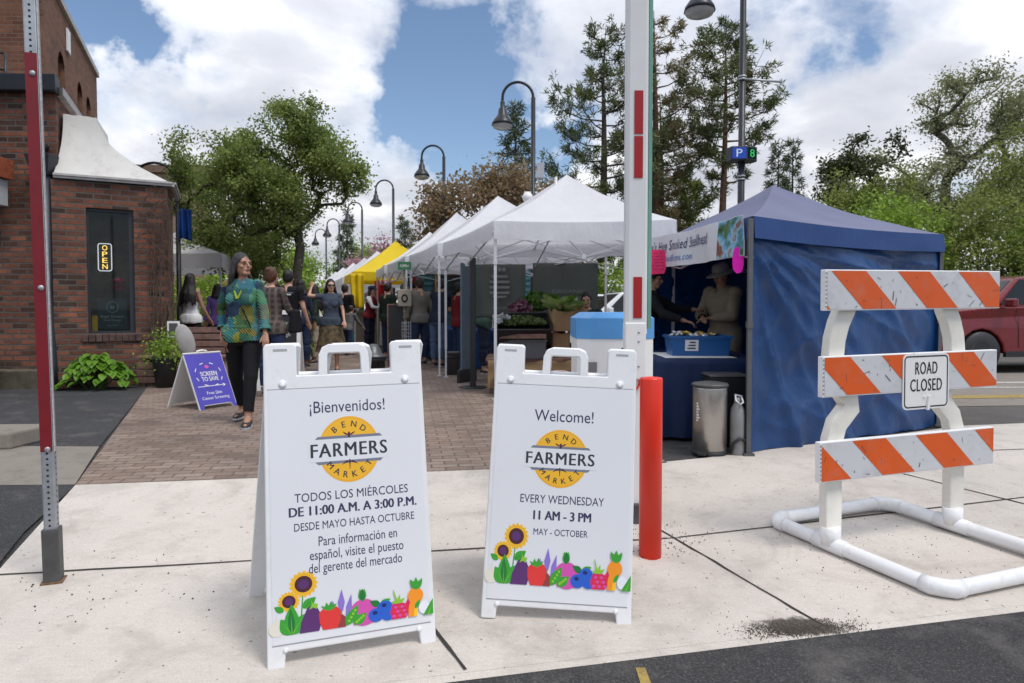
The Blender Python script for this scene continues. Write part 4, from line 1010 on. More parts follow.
# ---- table, tub, trash can
def tub_table():
    x, y = 1.76, 6.62
    root = thing('market_table', 'table under a navy floor length cloth in the blue tent', 'table', (x, y, 0)); rz = R(-6); root.rotation_euler = (0, 0, rz)
    w, l, h = .46, .72, .70
    mb = MB(); mb.box((0, 0, h - .012), (2 * w - .02, 2 * l - .02, .024)); mb.build('tabletop', M_white_pl, root)
    ring = []
    for a, b in (((-w, -l), (w, -l)), ((w, -l), (w, l)), ((w, l), (-w, l)), ((-w, l), (-w, -l))):
        for k in range(14): ring.append((a[0] + (b[0] - a[0]) * k / 14, a[1] + (b[1] - a[1]) * k / 14))
    cb = MB(); n_ = len(ring)
    def fold(i, v): return 1 + (1 - v) * (.045 * math.sin(i * 1.9) + .03 * mnoise.noise(Vector((i * .7, v * 2, 1))) + .02)
    rows = []
    for v in (0, .2, .4, .6, .8, .93, 1.0): rows.append([cb.pt((p[0] * fold(i, v), p[1] * fold(i, v), .02 + v * (h - .012))) for i, p in enumerate(ring)])
    cb.smooth = True
    for A, B in zip(rows, rows[1:]):
        for k in range(n_): cb.face([A[k], A[(k + 1) % n_], B[(k + 1) % n_], B[k]])
    cb.smooth = False; cb.face(rows[-1]); o = cb.build('table_cloth', M_tablb, root)
    # paper sheet border on the top
    mb = MB(); mb.box((-.1, -.3, h + .014), (.62, .70, .004)); tag(mb.build('paper_sheet', M_white_pa), 'white paper sheets lying on the navy table', 'paper').location = (x, y, 0)
    # blue tub with packets
    tx, ty = 1.72, 6.35
    r2 = thing('plastic_tub', 'blue plastic tub of packets with a white label on the navy table', 'tub', (tx, ty, h + .017), R(-4))
    M_tub = pm('blue tub', (.012, .10, .30), .4, 0, .06); W_, D_, H_ = .27, .19, .17
    mb = MB(); 
    mb.hexa([(-W_ + .02, -D_ + .02, 0), (W_ - .02, -D_ + .02, 0), (W_ - .02, D_ - .02, 0), (-W_ + .02, D_ - .02, 0)], [(-W_, -D_, H_), (W_, -D_, H_), (W_, D_, H_), (-W_, D_, H_)])
    for s in (-1, 1): mb.box((0, s * D_, H_), (2 * W_ + .03, .025, .022)); mb.box((s * W_, 0, H_), (.025, 2 * D_ - .03, .022))
    mb.build('tub', M_tub, r2)
    lb = MB(); lb.poly([(-.14, -D_ - .002 + .012, .045), (-.02, -D_ - .002 + .012, .045), (-.02, -D_ - .003 + .002, .145), (-.14, -D_ - .003 + .002, .145)]); lab = lb.build('label', M_white_pa, r2)
    tb = MB()
    for k in range(3): tb.poly([(-.12 + .01 * k, -D_ - .004 + .010 - .003 * k, .062 + .027 * k), (-.045, -D_ - .004 + .010 - .003 * k, .062 + .027 * k), (-.045, -D_ - .006 + .010 - .003 * k, .074 + .027 * k), (-.12 + .01 * k, -D_ - .006 + .010 - .003 * k, .074 + .027 * k)])
    tb.build('print', M_navy, lab)
    rr = random.Random(5); cols = [pm('gold packet', (.62, .40, .05), .25, .4), pm('clear packet', (.55, .56, .58), .2, .2), pm('silver packet', (.42, .38, .32), .25, .5)]
    for k in range(15):
        pb = MB(); pb.ball((0, 0, 0), (.05, .032, .016), 8, 5); o = pb.build('packet', cols[k % 3])
        o.location = (tx + rr.uniform(-.21, .21), ty + rr.uniform(-.13, .13), h + .017 + H_ + .008 + rr.uniform(0, .022)); o.rotation_euler = (rr.uniform(-.5, .5), rr.uniform(-.5, .5), rr.uniform(0, 6))
        tag(o, 'small foil and clear packet of smoked fish heaped in the blue tub', 'packet', 'packets in the blue tub')
tub_table()
def trash_can():
    x, y = 1.56, 5.36
    root = thing('trash_can', 'brushed steel step trash can in front of the navy table', 'trash can', (x, y, 0))
    g = NT('brushed steel'); v = g.coord('Object', (1, 1, 1)); n1 = g.noise(g.coord('Object', (6, 6, 120)), 8, 3)
    g.base(g.ramp(n1, [(.3, (.38, .36, .34)), (.7, (.52, .50, .48))])); g.bsdf.inputs['Metallic'].default_value = .95; g.rough(g.math('ADD', g.math('MULTIPLY', n1, .15), .24)); g.bsdf.inputs['Anisotropic'].default_value = .6
    mb = MB(); mb.lathe([(.128, .03), (.130, .032), (.131, .52), (.129, .535)], (0, 0, 0), 40); bd = mb.build('body', g.m, root)
    mb = MB(); mb.lathe([(.134, 0), (.136, .004), (.136, .032), (.130, .034)], (0, 0, 0), 36); mb.build('base_ring', M_blackpl, root)
    mb = MB(); mb.lathe([(.134, .536), (.142, .54), (.142, .552), (.134, .56), (.06, .572), (0, .574)], (0, 0, 0), 36); mb.build('lid', M_dkgrey, root)
    mb = MB(); mb.box((-.09, -.135, .028), (.06, .09, .014), Euler((0, 0, R(-35))).to_matrix()); mb.build('pedal', M_blackpl, root)
    mb = MB()
    def fr(u, v, w): a = R(205) + u / .131; return (.1318 * math.cos(a), .1318 * math.sin(a), v)
    for k in range(7): mb.poly([fr(.0, .40 - k * .022, 0), fr(.018 + .006 * (k % 3), .40 - k * .022, 0), fr(.018 + .006 * (k % 3), .414 - k * .022, 0), fr(0, .414 - k * .022, 0)])
    mb.build('label', M_white_pa, bd)
trash_can()
root = thing('waste_bin', 'black plastic bin with a grey rim behind the steel trash can', 'bin', (1.80, 5.78, 0))
mb = MB(); mb.hexa([(-.12, -.12, 0), (.12, -.12, 0), (.12, .12, 0), (-.12, .12, 0)], [(-.15, -.15, .58), (.15, -.15, .58), (.15, .15, .58), (-.15, .15, .58)]); mb.build('body', M_blackpl, root, .01)
mb = MB(); mb.hexa([(-.16, -.16, .581), (.16, -.16, .581), (.16, .16, .581), (-.16, .16, .581)], [(-.15, -.15, .60), (.15, -.15, .60), (.15, .15, .60), (-.15, .15, .60)]); mb.build('rim', M_dkgrey, root, .004)
def weight():
    root = thing('tent_weight', 'grey cylinder weight strapped to the front pole of the blue tent', 'weight', (1.765, 5.32, 0)); 
    mb = MB(); mb.lathe([(.052, 0), (.055, .01), (.055, .30), (.05, .36), (.025, .41), (.022, .45), (0, .452)], (0, 0, 0), 18); mb.build('cylinder', pm('grey cylinder', (.24, .24, .245), .5, .1), root)
    mb = MB(); mb.tube([(.02, -.06, .42), (.0, -.07, .40), (-.03, -.05, .43), (-.02, 0, .47), (.03, .0, .46)], .010, 8, closed=True); mb.build('strap', M_galv, root)
    mb = MB(); mb.tube([(-.06, -.03, .02), (-.05, -.06, .10), (0.0, -.07, .14), (.05, -.05, .12)], .012, 8); mb.build('handle', M_blackpl, root)
weight()
# ================================================================== brick building on the left
def wall(mb, P0, P1, z0, z1, ops=(), depth=.16, arch=()):
    """wall face from P0 to P1 (front on the right hand side when walking P0->P1), rectangular openings (u0,u1,v0,v1)"""
    d = Vector((P1[0] - P0[0], P1[1] - P0[1], 0)); L = d.length; d.normalize(); nn = Vector((d.y, -d.x, 0))
    def p(u, v, w=0): q = Vector((P0[0], P0[1], 0)) + d * u + nn * w; return (q.x, q.y, v)
    us = sorted({0, L, *[o[0] for o in ops], *[o[1] for o in ops]}); vs = sorted({z0, z1, *[o[2] for o in ops], *[o[3] for o in ops]})
    for a, b in zip(us, us[1:]):
        for c, e in zip(vs, vs[1:]):
            m = ((a + b) / 2, (c + e) / 2)
            if any(o[0] < m[0] < o[1] and o[2] < m[1] < o[3] for o in ops): continue
            mb.poly([p(a, c), p(b, c), p(b, e), p(a, e)])
    for k, o in enumerate(ops):
        a, b, c, e = o[:4]; D = -depth
        mb.poly([p(a, c), p(a, e), p(a, e, D), p(a, c, D)]); mb.poly([p(b, c, D), p(b, e, D), p(b, e), p(b, c)])
        mb.poly([p(a, c, D), p(b, c, D), p(b, c), p(a, c)]); mb.poly([p(a, e), p(b, e), p(b, e, D), p(a, e, D)])
        if k in arch:
            h = (b - a) / 2; n_ = 8
            for s in (1, -1):
                q = [p(a if s > 0 else b, e - h), ] + [p((a + b) / 2 - s * h * math.cos(math.pi / 2 * i / n_), e - h + h * math.sin(math.pi / 2 * i / n_)) for i in range(n_ + 1)] + [p(a if s > 0 else b, e)]
                mb.poly(q[1:] if s > 0 else q[:0:-1])
    return p, L
def glassmat(name, tint=(.02, .025, .025), tr=.45):
    g = NT(name); g.base(lin(tint)); g.rough(.04); g.bsdf.inputs['Specular IOR Level'].default_value = .8
    tb = g.add('ShaderNodeBsdfTransparent'); tb.inputs['Color'].default_value = (.75, .8, .78, 1)
    gl = g.add('ShaderNodeBsdfGlossy'); gl.inputs['Roughness'].default_value = .02
    fr = g.add('ShaderNodeFresnel'); fr.inputs['IOR'].default_value = 1.55
    m1 = g.add('ShaderNodeMixShader'); m1.inputs[0].default_value = tr; g.ln(g.bsdf.outputs[0], m1.inputs[1]); g.ln(tb.outputs[0], m1.inputs[2])
    m2 = g.add('ShaderNodeMixShader'); g.ln(g.math('MULTIPLY', fr.outputs[0], .45), m2.inputs[0]); g.ln(m1.outputs[0], m2.inputs[1]); g.ln(gl.outputs[0], m2.inputs[2]); g.ln(m2.outputs[0], g.out.inputs['Surface'])
    return g.m
M_glass = glassmat('window glass', (.02, .025, .025), .88); M_gldark = pm('dark glass', (.010, .014, .016), .12, 0, .1, 3, spec=.35)
M_cornice = pm('dark cornice metal', (.028, .032, .040), .5, .2, .15)
M_stucco = pm('pale stucco roof', (.62, .60, .56), .75, 0, .06, 2.2, .35, 9, (.34, .31, .28), .45)
DV = Vector((-.40, .917, 0))
def brick_building():
    root = thing('brick_building', 'red brick shop building with a bay window and pale curved bay roof', 'building', (-6.49, 9.8, 0)); o = Vector((-6.49, 9.8, 0))
    T = lambda v: (v[0] - o.x, v[1] - o.y)
    c0 = Vector((-6.49, 9.82)); left = Vector((-15, 9.45)); back = c0 + Vector((DV.x, DV.y)) * 9
    mb = MB(); wall(mb, T(left), T(c0), -.02, 4.22); wall(mb, T(c0), T(back), -.02, 4.22); wall(mb, T(back), T((-17, 18)), 0, 4.22)
    mb.poly([(*T(left), 4.2), (*T(c0), 4.2), (*T(back), 4.2), (*T((-17, 18)), 4.2)]); mb.build('wall', M_brick, root, 0, True)
    mb = MB(); mb.hexa([(*T((-15, 9.30)), 4.20), (*T((-6.40, 9.68)), 4.20), (*T((-6.49, 9.92)), 4.20), (*T((-15, 9.65)), 4.20)], [(*T((-15, 9.26)), 4.42), (*T((-6.38, 9.64)), 4.42), (*T((-6.49, 9.92)), 4.42), (*T((-15, 9.65)), 4.42)])
    mb.build('cornice', M_cornice, root, .01)
    b2 = back; mb = MB(); r_ = Vector((.917, .40, 0)) * .10
    mb.hexa([(*T(c0 + Vector((r_.x, r_.y)) * .9), 4.19), (*T(b2 + Vector((r_.x, r_.y))), 4.19), (*T(b2 - Vector((r_.x, r_.y)) * 2), 4.19), (*T(c0 - Vector((r_.x, r_.y)) * 1 + Vector((0, .15))), 4.19)],
            [(*T(c0 + Vector((r_.x, r_.y)) * .9), 4.30), (*T(b2 + Vector((r_.x, r_.y))), 4.30), (*T(b2 - Vector((r_.x, r_.y)) * 2), 4.30), (*T(c0 - Vector((r_.x, r_.y)) * 1 + Vector((0, .15))), 4.30)])
    mb.build('parapet_cap', pm('parapet cap', (.36, .34, .33), .6, .1, .2, 9), root)
    # stone plinth and a dark downpipe with its hopper
    mb = MB(); mb.hexa([(*T((-15, 9.28)), -.02), (*T((-6.62, 9.66)), -.02), (*T((-6.62, 9.80)), -.02), (*T((-15, 9.5)), -.02)], [(*T((-15, 9.28)), .26), (*T((-6.62, 9.66)), .26), (*T((-6.62, 9.80)), .28), (*T((-15, 9.5)), .28)])
    mb.build('plinth', pm('mossy stone', (.10, .085, .06), .9, 0, .4, 7, .5, 20, (.05, .06, .02), .6), root, .015)
    mb = MB(); mb.tube([(-.03, -.10, .02), (-.03, -.10, .35), (-.075, -.10, 1.4), (-.08, -.10, 3.05)], .050, 12); mb.build('downpipe', M_cornice, root)
    mb = MB(); mb.hexa([(-.24, -.16, 3.02), (-.02, -.16, 3.02), (-.02, .0, 3.02), (-.24, .0, 3.02)], [(-.30, -.24, 3.30), (.05, -.24, 3.30), (.05, .0, 3.30), (-.30, .0, 3.30)]); mb.build('rain_hopper', M_cornice, root, .008)
    mb = MB(); mb.tube([(-.14, -.02, 3.42), (-.12, -.16, 3.44)], .055, 14); mb.build('pipe_outlet', M_blackpl, root)
    # bay
    A, B = Vector((-6.50, 9.685)), Vector((-5.22, 10.40)); B2 = B + Vector((DV.x, DV.y)) * 1.45; A2 = A + Vector((DV.x, DV.y)) * 1.7
    mb = MB(); op = [(.415, 1.015, .78, 2.60)]
    p, L = wall(mb, T(A), T(B), -.02, 2.97, op, .13); wall(mb, T(B), T(B2), -.02, 2.97); wall(mb, T(B2), T(A2), -.02, 2.97)
    by_ = mb.build('bay_wall', M_brick, root, 0, True)
    mb = MB()
    for k in range(9): u = .335 + k * .085; mb.hexa([p(u, .66, -.02), p(u + .076, .66, -.02), p(u + .076, .66, .035), p(u, .66, .035)][::-1], [p(u, .775, -.02), p(u + .076, .775, -.02), p(u + .076, .765, .035), p(u, .765, .035)][::-1])
    mb.build('brick_sill', pm('sill brick', (.085, .05, .042), .85, 0, .4, 13, .5, 40), by_, .006)
    # window: frame, glass, things behind it
    mb = MB(); a, b, c, e = op[0]; f = .045
    for (u0, u1, v0, v1) in ((a, a + f * .7, c, e), (b - f * 1.5, b, c, e), (a + f * .7, b - f * 1.5, c, c + f * .7), (a + f * .7, b - f * 1.5, e - f, e)):
        mb.hexa([p(u0, v0, -.125), p(u1, v0, -.125), p(u1, v0, -.055), p(u0, v0, -.055)][::-1], [p(u0, v1, -.125), p(u1, v1, -.125), p(u1, v1, -.055), p(u0, v1, -.055)][::-1])
    fm = mb.build('window_frame', M_cornice, root)
    mb = MB(); mb.poly([p(a + .02, c + .02, -.095), p(b - .05, c + .02, -.095), p(b - .05, e - .03, -.095), p(a + .02, e - .03, -.095)]); mb.build('pane', M_glass, fm)
    # dark room with a few shelves behind the pane
    mb = MB(); Dk = -.85
    mb.poly([p(a - .25, .5, Dk), p(b + .2, .5, Dk), p(b + .2, 2.8, Dk), p(a - .25, 2.8, Dk)]); mb.poly([p(a - .25, .5, Dk), p(a - .25, 2.8, Dk), p(a - .02, 2.8, -.131), p(a - .02, .5, -.131)])
    mb.poly([p(b + .2, .5, Dk), p(b + .02, .5, -.131), p(b + .02, 2.8, -.131), p(b + .2, 2.8, Dk)]); mb.poly([p(a - .25, .7, Dk), p(a - .02, .7, -.131), p(b + .02, .7, -.131), p(b + .2, .7, Dk)])
    mb.build('shop_interior', pm('shop interior', (.18, .155, .13), .8, 0, .5, 4), root)
    mb = MB(); mb.hexa([p(a + .05, .80, -.24), p(a + .50, .80, -.24), p(a + .50, .80, -.20), p(a + .05, .80, -.20)][::-1], [p(a + .05, 1.28, -.24), p(a + .50, 1.28, -.24), p(a + .50, 1.28, -.20), p(a + .05, 1.28, -.20)][::-1])
    return root, p, (a, b, c, e)
broot, bp, bop = brick_building()
bo = broot.location
def bw(u, v, w): q = bp(u, v, w); return Vector((q[0] + bo.x, q[1] + bo.y, q[2]))
a_, b_, c_, e_ = bop
def window_things():
    face = math.atan2(.66, 1.18)
    # OPEN neon
    c = bw(a_ + .22, 1.90, -.15); root = thing('neon_sign', 'lit vertical OPEN sign with yellow letters hanging in the bay window', 'sign', c, face)
    g = NT('neon yellow'); em = g.add('ShaderNodeEmission'); em.inputs['Color'].default_value = (1, .62, .12, 1); em.inputs['Strength'].default_value = 1.5; g.ln(em.outputs[0], g.out.inputs['Surface'])
    g2 = NT('neon white'); em = g2.add('ShaderNodeEmission'); em.inputs['Color'].default_value = (.85, .88, 1, 1); em.inputs['Strength'].default_value = .75; g2.ln(em.outputs[0], g2.out.inputs['Surface'])
    mb = MB(); w, h, r = .085, .20, .03; pts = []
    for (sx, sz, a0) in ((1, 1, 0), (-1, 1, 90), (-1, -1, 180), (1, -1, 270)):
        for k in range(5): a = R(a0 + k * 22.5); pts.append((sx * (w - r) + r * math.cos(a), 0, sz * (h - r) + r * math.sin(a)))
    mb.tube(pts, .0065, 8, closed=True); mb.build('tube_border', g2.m, root)
    tb = MB()
    for k, ch in enumerate('OPEN'): put_text(tb, ch, lambda u, v, w: (u, -.012 - w, v), .072, .066, (0, .138 - k * .092), .002, .012)
    tb.build('lettering', g.m, root)
    mb = MB(); mb.box((0, .012, 0), (2 * w - .012, .012, 2 * h - .012)); mb.build('backing', pm('sign backing', (.02, .02, .02), .5), root, .004)
    # teal shop board
    c = bw(a_ + .30, .82, -.19); root = thing('shop_board', 'dark teal board with a round mark and pale lettering inside the bay window', 'sign', c, face)
    mb = MB(); mb.box((0, .01, .24), (.40, .02, .46)); bd = mb.build('board', pm('dark teal board', (.008, .028, .036), .5), root, .004)
    tb = MB(); fr = lambda u, v, w: (u, -w, v); M_pal = pm('pale print', (.26, .32, .33), .6)
    for k in range(24):
        a0, a1 = k / 24 * 6.283, (k + 1) / 24 * 6.283; q = [(.075 * math.cos(t) * s, .345 + .085 * math.sin(t) * s) for t, s in ((a0, 1), (a1, 1), (a1, .93), (a0, .93))]; tb.poly([fr(u, v, .002) for u, v in q])
    put_text(tb, 'hd', fr, .05, .06, (0, .345), .002, .0, 0, .3); put_text(tb, 'High Desert', fr, .034, .30, (0, .205), .002, .006, 0, 0, 1.2); put_text(tb, 'Floral Design', fr, .022, .22, (0, .150), .002, .004); put_text(tb, 'OPEN DAILY', fr, .014, .16, (0, .07), .002, .003)
    tb.build('lettering', M_pal, bd)
    # flower, posters
    c = bw(a_ + .40, 1.52, -.30); root = thing('flower', 'deep pink flower standing behind the window glass under the OPEN sign', 'flower', c)
    mb = MB(); rr = random.Random(2)
    for k in range(46):
        d = Vector((rr.gauss(0, 1), rr.gauss(0, 1), rr.gauss(0, .8))).normalized(); q = d.to_track_quat('Z', 'Y').to_matrix(); s = .045
        b0 = d * .03; tip = d * .115; x = q @ Vector((s, 0, 0)); mb.poly([b0, b0 + x + d * .04, tip, b0 - x + d * .04])
    mb.build('petals', pm('pink petals', (.50, .012, .09), .6), root); mb = MB(); mb.tube([(0, 0, -.02), (.02, .02, -.65)], .008, 6); mb.build('stem', pm('plant stem', (.05, .10, .02), .7), root)
    for (u, v, w, h, m, lab) in ((a_ + .04, .80, .07, .24, pm('yellow leaflet', (.45, .28, .02), .6), 'yellow leaflet standing in the left corner of the bay window'), (a_ + .46, .80, .07, .20, pm('dark leaflet', (.03, .04, .045), .6), 'small dark card in the right corner of the bay window')):
        root = tag(MB().box((0, 0, h / 2), (w, .008, h)).build('leaflet', m), lab, 'leaflet'); root.location = bw(u + w / 2, v, -.18); root.rotation_euler = (0, 0, face)
window_things()
def bay_roof():
    A, B = Vector((-6.46, 9.68)), Vector((-5.14, 10.40)); B2 = B + Vector((DV.x, DV.y)) * 1.5; A2 = A + Vector((DV.x, DV.y)) * 1.6
    At = Vector((-6.52, 10.02)); Bt = Vector((-6.16, 10.22)); B2t = Bt + Vector((DV.x, DV.y)) * 1.2; A2t = At + Vector((DV.x, DV.y)) * 1.2
    ring0 = [A, B, B2, A2]; ring1 = [At, Bt, B2t, A2t]; o = bo; mb = MB()
    def pt(i, u, v):
        a = ring0[i].lerp(ring0[(i + 1) % 4], u); b = ring1[i].lerp(ring1[(i + 1) % 4], u); k = 1 - (1 - v) ** 2.0
        q = a.lerp(b, k); return (q.x - o.x, q.y - o.y, 3.03 + .94 * v + .015 * mnoise.noise(Vector((u * 5 + i, v * 4, 0))))
    for i in range(3): mb.grid(lambda u, v, i=i: pt(i, u, v), 14, 12)
    mb.poly([pt(0, 0, 1), pt(1, 0, 1), pt(2, 0, 1), pt(3, 0, 1)]); rf = mb.build('bay_roof', M_stucco, broot)
    # scalloped flashing, gutter
    mb = MB(); fo = [Vector((q.x - o.x, q.y - o.y, 0)) for q in ring0]
    for i in range(2):
        a, b = fo[i], fo[i + 1]; d = (b - a).normalized(); nn = Vector((d.y, -d.x, 0))
        for (w, z0, z1) in ((.03, 2.985, 3.045), (.055, 3.02, 3.05)):
            mb.hexa([a + Vector((0, 0, z0)) - nn * .02, b + Vector((0, 0, z0)) - nn * .02, b + Vector((0, 0, z0)) + nn * w, a + Vector((0, 0, z0)) + nn * w][::-1], [a + Vector((0, 0, z1)) - nn * .02, b + Vector((0, 0, z1)) - nn * .02, b + Vector((0, 0, z1)) + nn * w, a + Vector((0, 0, z1)) + nn * w][::-1])
    mb.build('gutter', pm('grey gutter', (.42, .41, .40), .6, .1, .15), rf)
bay_roof()
def upper_building():
    c0 = Vector((-8.12, 12.0)); o = Vector((c0.x, c0.y, 0)); root = thing('brick_building', 'taller brown brick building with arched side windows behind the shop', 'building', o)
    T = lambda v: (v[0] - o.x, v[1] - o.y); far_ = c0 + Vector((DV.x, DV.y)) * 6.0
    mb = MB(); ops = [(1.2, 1.84, 4.3, 6.1), (3.2, 3.85, 4.3, 6.12), (4.35, 4.95, 4.3, 6.12)]
    wall(mb, T((-17, 11.6)), T(c0), 0, 7.0); p, L = wall(mb, T(c0), T(far_), 0, 7.0, ops, .14, (0, 1, 2)); wall(mb, T(far_), T((-18, 20)), 0, 7.0); mb.build('wall', M_brick2, root, 0, True)
    for a, b, c, e in ops:
        mb = MB(); mb.poly([p(a, c, -.13), p(b, c, -.13), p(b, e, -.13), p(a, e, -.13)]); w = mb.build('window', M_gldark, root)
        fb = MB(); m = (a + b) / 2
        for q0, q1 in (((m, c), (m, e)), ((a, (c + e) / 2), (b, (c + e) / 2))): fb.bar(p(*q0, -.11), p(*q1, -.11), .05, .03)
        fb.build('glazing_bar', M_cornice, w)
    mb = MB(); mb.hexa([p(-.06, 6.98, -.4), p(L, 6.98, -.4), p(L, 6.98, .06), p(-.06, 6.98, .06)][::-1], [p(-.06, 7.1, -.4), p(L, 7.1, -.4), p(L, 7.1, .06), p(-.06, 7.1, .06)][::-1]); mb.build('coping', pm('stone coping', (.40, .38, .36), .7, 0, .15), root)
    mb = MB(); mb.hexa([p(2.0, 6.3, .01), p(2.3, 6.3, .01), p(2.3, 6.3, .04), p(2.0, 6.3, .04)][::-1], [p(2.0, 6.75, .01), p(2.3, 6.75, .01), p(2.3, 6.75, .04), p(2.0, 6.75, .04)][::-1]); mb.build('vent_plate', M_white_pa, root)
upper_building()
# roof rail and duct over the shop at the left edge
root = thing('roof_railing', 'black metal railing on the shop roof at the left edge', 'railing', (-7.6, 10.6, 4.25))
mb = MB()
for z in (.25, .5, .75): mb.tube([(-2.4, .1, z + .75), (-.2, 0, z + .05)], .02, 6)
for x in (-2.2, -1.2, -.2): mb.tube([(x, .05, 0), (x, .05, .82 + (-.2 - x) * .33)], .022, 6)
mb.build('rail', M_black, root)
# rusty hooded box on the wall
root = thing('wall_cabinet', 'white wall cabinet under a flaking rust red hood on the brick wall', 'cabinet', (-7.05, 9.62, 2.58)); root.rotation_euler = (0, 0, R(3))
mb = MB(); mb.box((-.55, -.22, .17), (1.10, .42, .36)); mb.build('box', pm('cabinet white', (.45, .46, .48), .5, .1, .06), root, .006)
M_rust = pm('flaking rust paint', (.36, .085, .03), .75, 0, .25, 6, .3, 30, (.62, .56, .48), .0)
g = NT('rust hood'); v = g.coord('Object'); f = g.noise(v, 5, 6, .65); g.base(g.mix(g.ramp(f, [(.60, 0.), (.63, 1.)]), g.ramp(g.noise(v, 16, 5), [(.3, (.26, .055, .022)), (.7, (.42, .11, .045))]), (.62, .55, .47, 1))); g.rough(.75)
mb = MB(); mb.hexa([(-1.14, -.52, .36), (.06, -.52, .36), (.06, .0, .36), (-1.14, .0, .36)], [(-1.14, -.40, .62), (.10, -.40, .62), (.10, .0, .62), (-1.14, 0, .62)]); mb.build('hood', g.m, root, .006)
mb = MB(); mb.ball((-.10, -.435, .14), .022, 10, 6); mb.build('knob', M_blackpl, root)
mb = MB(); mb.prism([(-8.6, 9.1), (-7.04, 9.22), (-7.04, 9.36), (-8.6, 9.3)], 0, .62)
tag(mb.build('utility_box', M_blackpl, None, .02), 'black metal box standing by the brick wall at the left edge', 'box')

# beige building down the street, left
def beige():
    o = Vector((-10.6, 24, 0)); root = thing('beige_building', 'beige flat roofed building behind the street tree on the left', 'building', o)
    mb = MB(); ops = [(1.0, 1.9, 3.2, 4.8), (2.8, 3.7, 3.2, 4.8), (4.6, 5.5, 3.2, 4.8), (6.4, 7.3, 3.2, 4.8)]
    wall(mb, (-14, -.8), (0, 0), 0, 6.0); p, L = wall(mb, (0, 0), (-5.2, 12), 0, 6.0, ops, .12); mb.poly([(-14, -.8, 5.99), (0, 0, 5.99), (-5.2, 12, 5.99), (-18, 12, 5.99)]); mb.build('wall', pm('tan stucco', (.30, .215, .155), .85, 0, .08, 1.5), root)
    mb = MB(); mb.hexa([(-14, -.92, 5.85), (.12, -.1, 5.85), (.12, .2, 5.85), (-14, -.6, 5.85)], [(-14, -.95, 6.1), (.15, -.12, 6.1), (.15, .2, 6.1), (-14, -.6, 6.1)]); mb.build('cornice', pm('tan cornice', (.22, .15, .105), .8), root)
    for a, b, c, e in ops: mb = MB(); mb.poly([p(a, c, -.11), p(b, c, -.11), p(b, e, -.11), p(a, e, -.11)]); mb.build('window', M_gldark, root)
beige()

# ================================================================== street lamps
M_lamp = pm('lamp post black', (.016, .019, .025), .4, .2, .12)
M_lens = pm('lamp lens', (.36, .36, .36), .3, 0, .05)
def lamp_tree(label, base, H, r_arc, side=-1, s=1.0, group='gooseneck street lamps along the street', pole_r=.055):
    root = thing('street_lamp', label, 'street lamp', base, 0, group)
    mb = MB(); mb.lathe([(.14 * s, 0), (.14 * s, .10), (.10 * s, .16), (.09 * s, .55), (.065 * s, .62), (pole_r * s, .70), (pole_r * s * .85, H - r_arc)], (0, 0, 0), 14); mb.build('pole', M_lamp, root)
    pts = [(0, 0, H - r_arc - .1)] + [(side * (r_arc - r_arc * math.cos(a)), 0, H - r_arc + r_arc * math.sin(a)) for a in [math.pi * k / 14 for k in range(15)]] + [(side * 2 * r_arc, 0, H - r_arc - .10 * s)]
    mb = MB(); mb.tube(pts, .030 * s, 10); mb.build('gooseneck', M_lamp, root)
    zb = H - r_arc - .10 * s; c = (side * 2 * r_arc, 0, zb)
    mb = MB(); mb.lathe([(.035 * s, .04 * s), (.05 * s, 0), (.05 * s, -.10 * s), (.085 * s, -.14 * s), (.10 * s, -.26 * s), (.16 * s, -.33 * s), (.22 * s, -.42 * s), (.235 * s, -.48 * s), (.225 * s, -.48 * s)], c, 20); sh = mb.build('lamp_shade', M_lamp, root)
    mb = MB(); mb.lathe([(.222 * s, -.478 * s), (.20 * s, -.53 * s), (.12 * s, -.565 * s), (0, -.575 * s)], c, 18, cap=False); mb.build('lens', M_lens, sh)
    return root
L1 = lamp_tree('black gooseneck street lamp with a grey box and camera on its pole', (.47, 15.3, 0), 6.15, .34, -1, 1.05)
mb = MB(); mb.box((.16, 0, 4.2), (.16, .14, .34)); mb.build('control_box', pm('grey box', (.42, .43, .45), .5), L1, .01)
mb = MB(); mb.ball((-.12, -.05, 3.6), (.12, .12, .12), 12, 8); mb.box((-.05, 0, 3.72), (.30, .05, .04)); mb.ball((.18, -.05, 3.55), (.1, .1, .12), 10, 8); mb.build('camera_dome', M_white_pa, L1)
mb = MB(); mb.tube([(0, 0, 3.42), (1.05, 0, 3.44)], .02, 6); mb.build('banner_arm', M_galv, L1)
lamp_tree('second nearest gooseneck street lamp, above the peak of the third white tent', (-2.1, 21.2, 0), 6.15, .34, -1, 1.05)
lamp_tree('third gooseneck street lamp down the street, above the yellow tent roof', (-4.65, 26.9, 0), 6.15, .34, -1, 1.05)
lamp_tree('fourth gooseneck street lamp down the street, in front of the pink tree', (-7.1, 32.5, 0), 6.15, .34, -1, 1.05)
lamp_tree('fifth gooseneck street lamp, the right one of the farthest pair', (-9.7, 38.5, 0), 6.15, .34, -1, 1.05)
lamp_tree('sixth gooseneck street lamp, the farthest, beside the tree crown', (-11.8, 43.5, 0), 6.15, .34, -1, 1.05)
LP = lamp_tree('tall black lamp post behind the blue tent carrying a parking sign', (3.50, 10.5, 0), 6.55, .33, -1, 1.0)
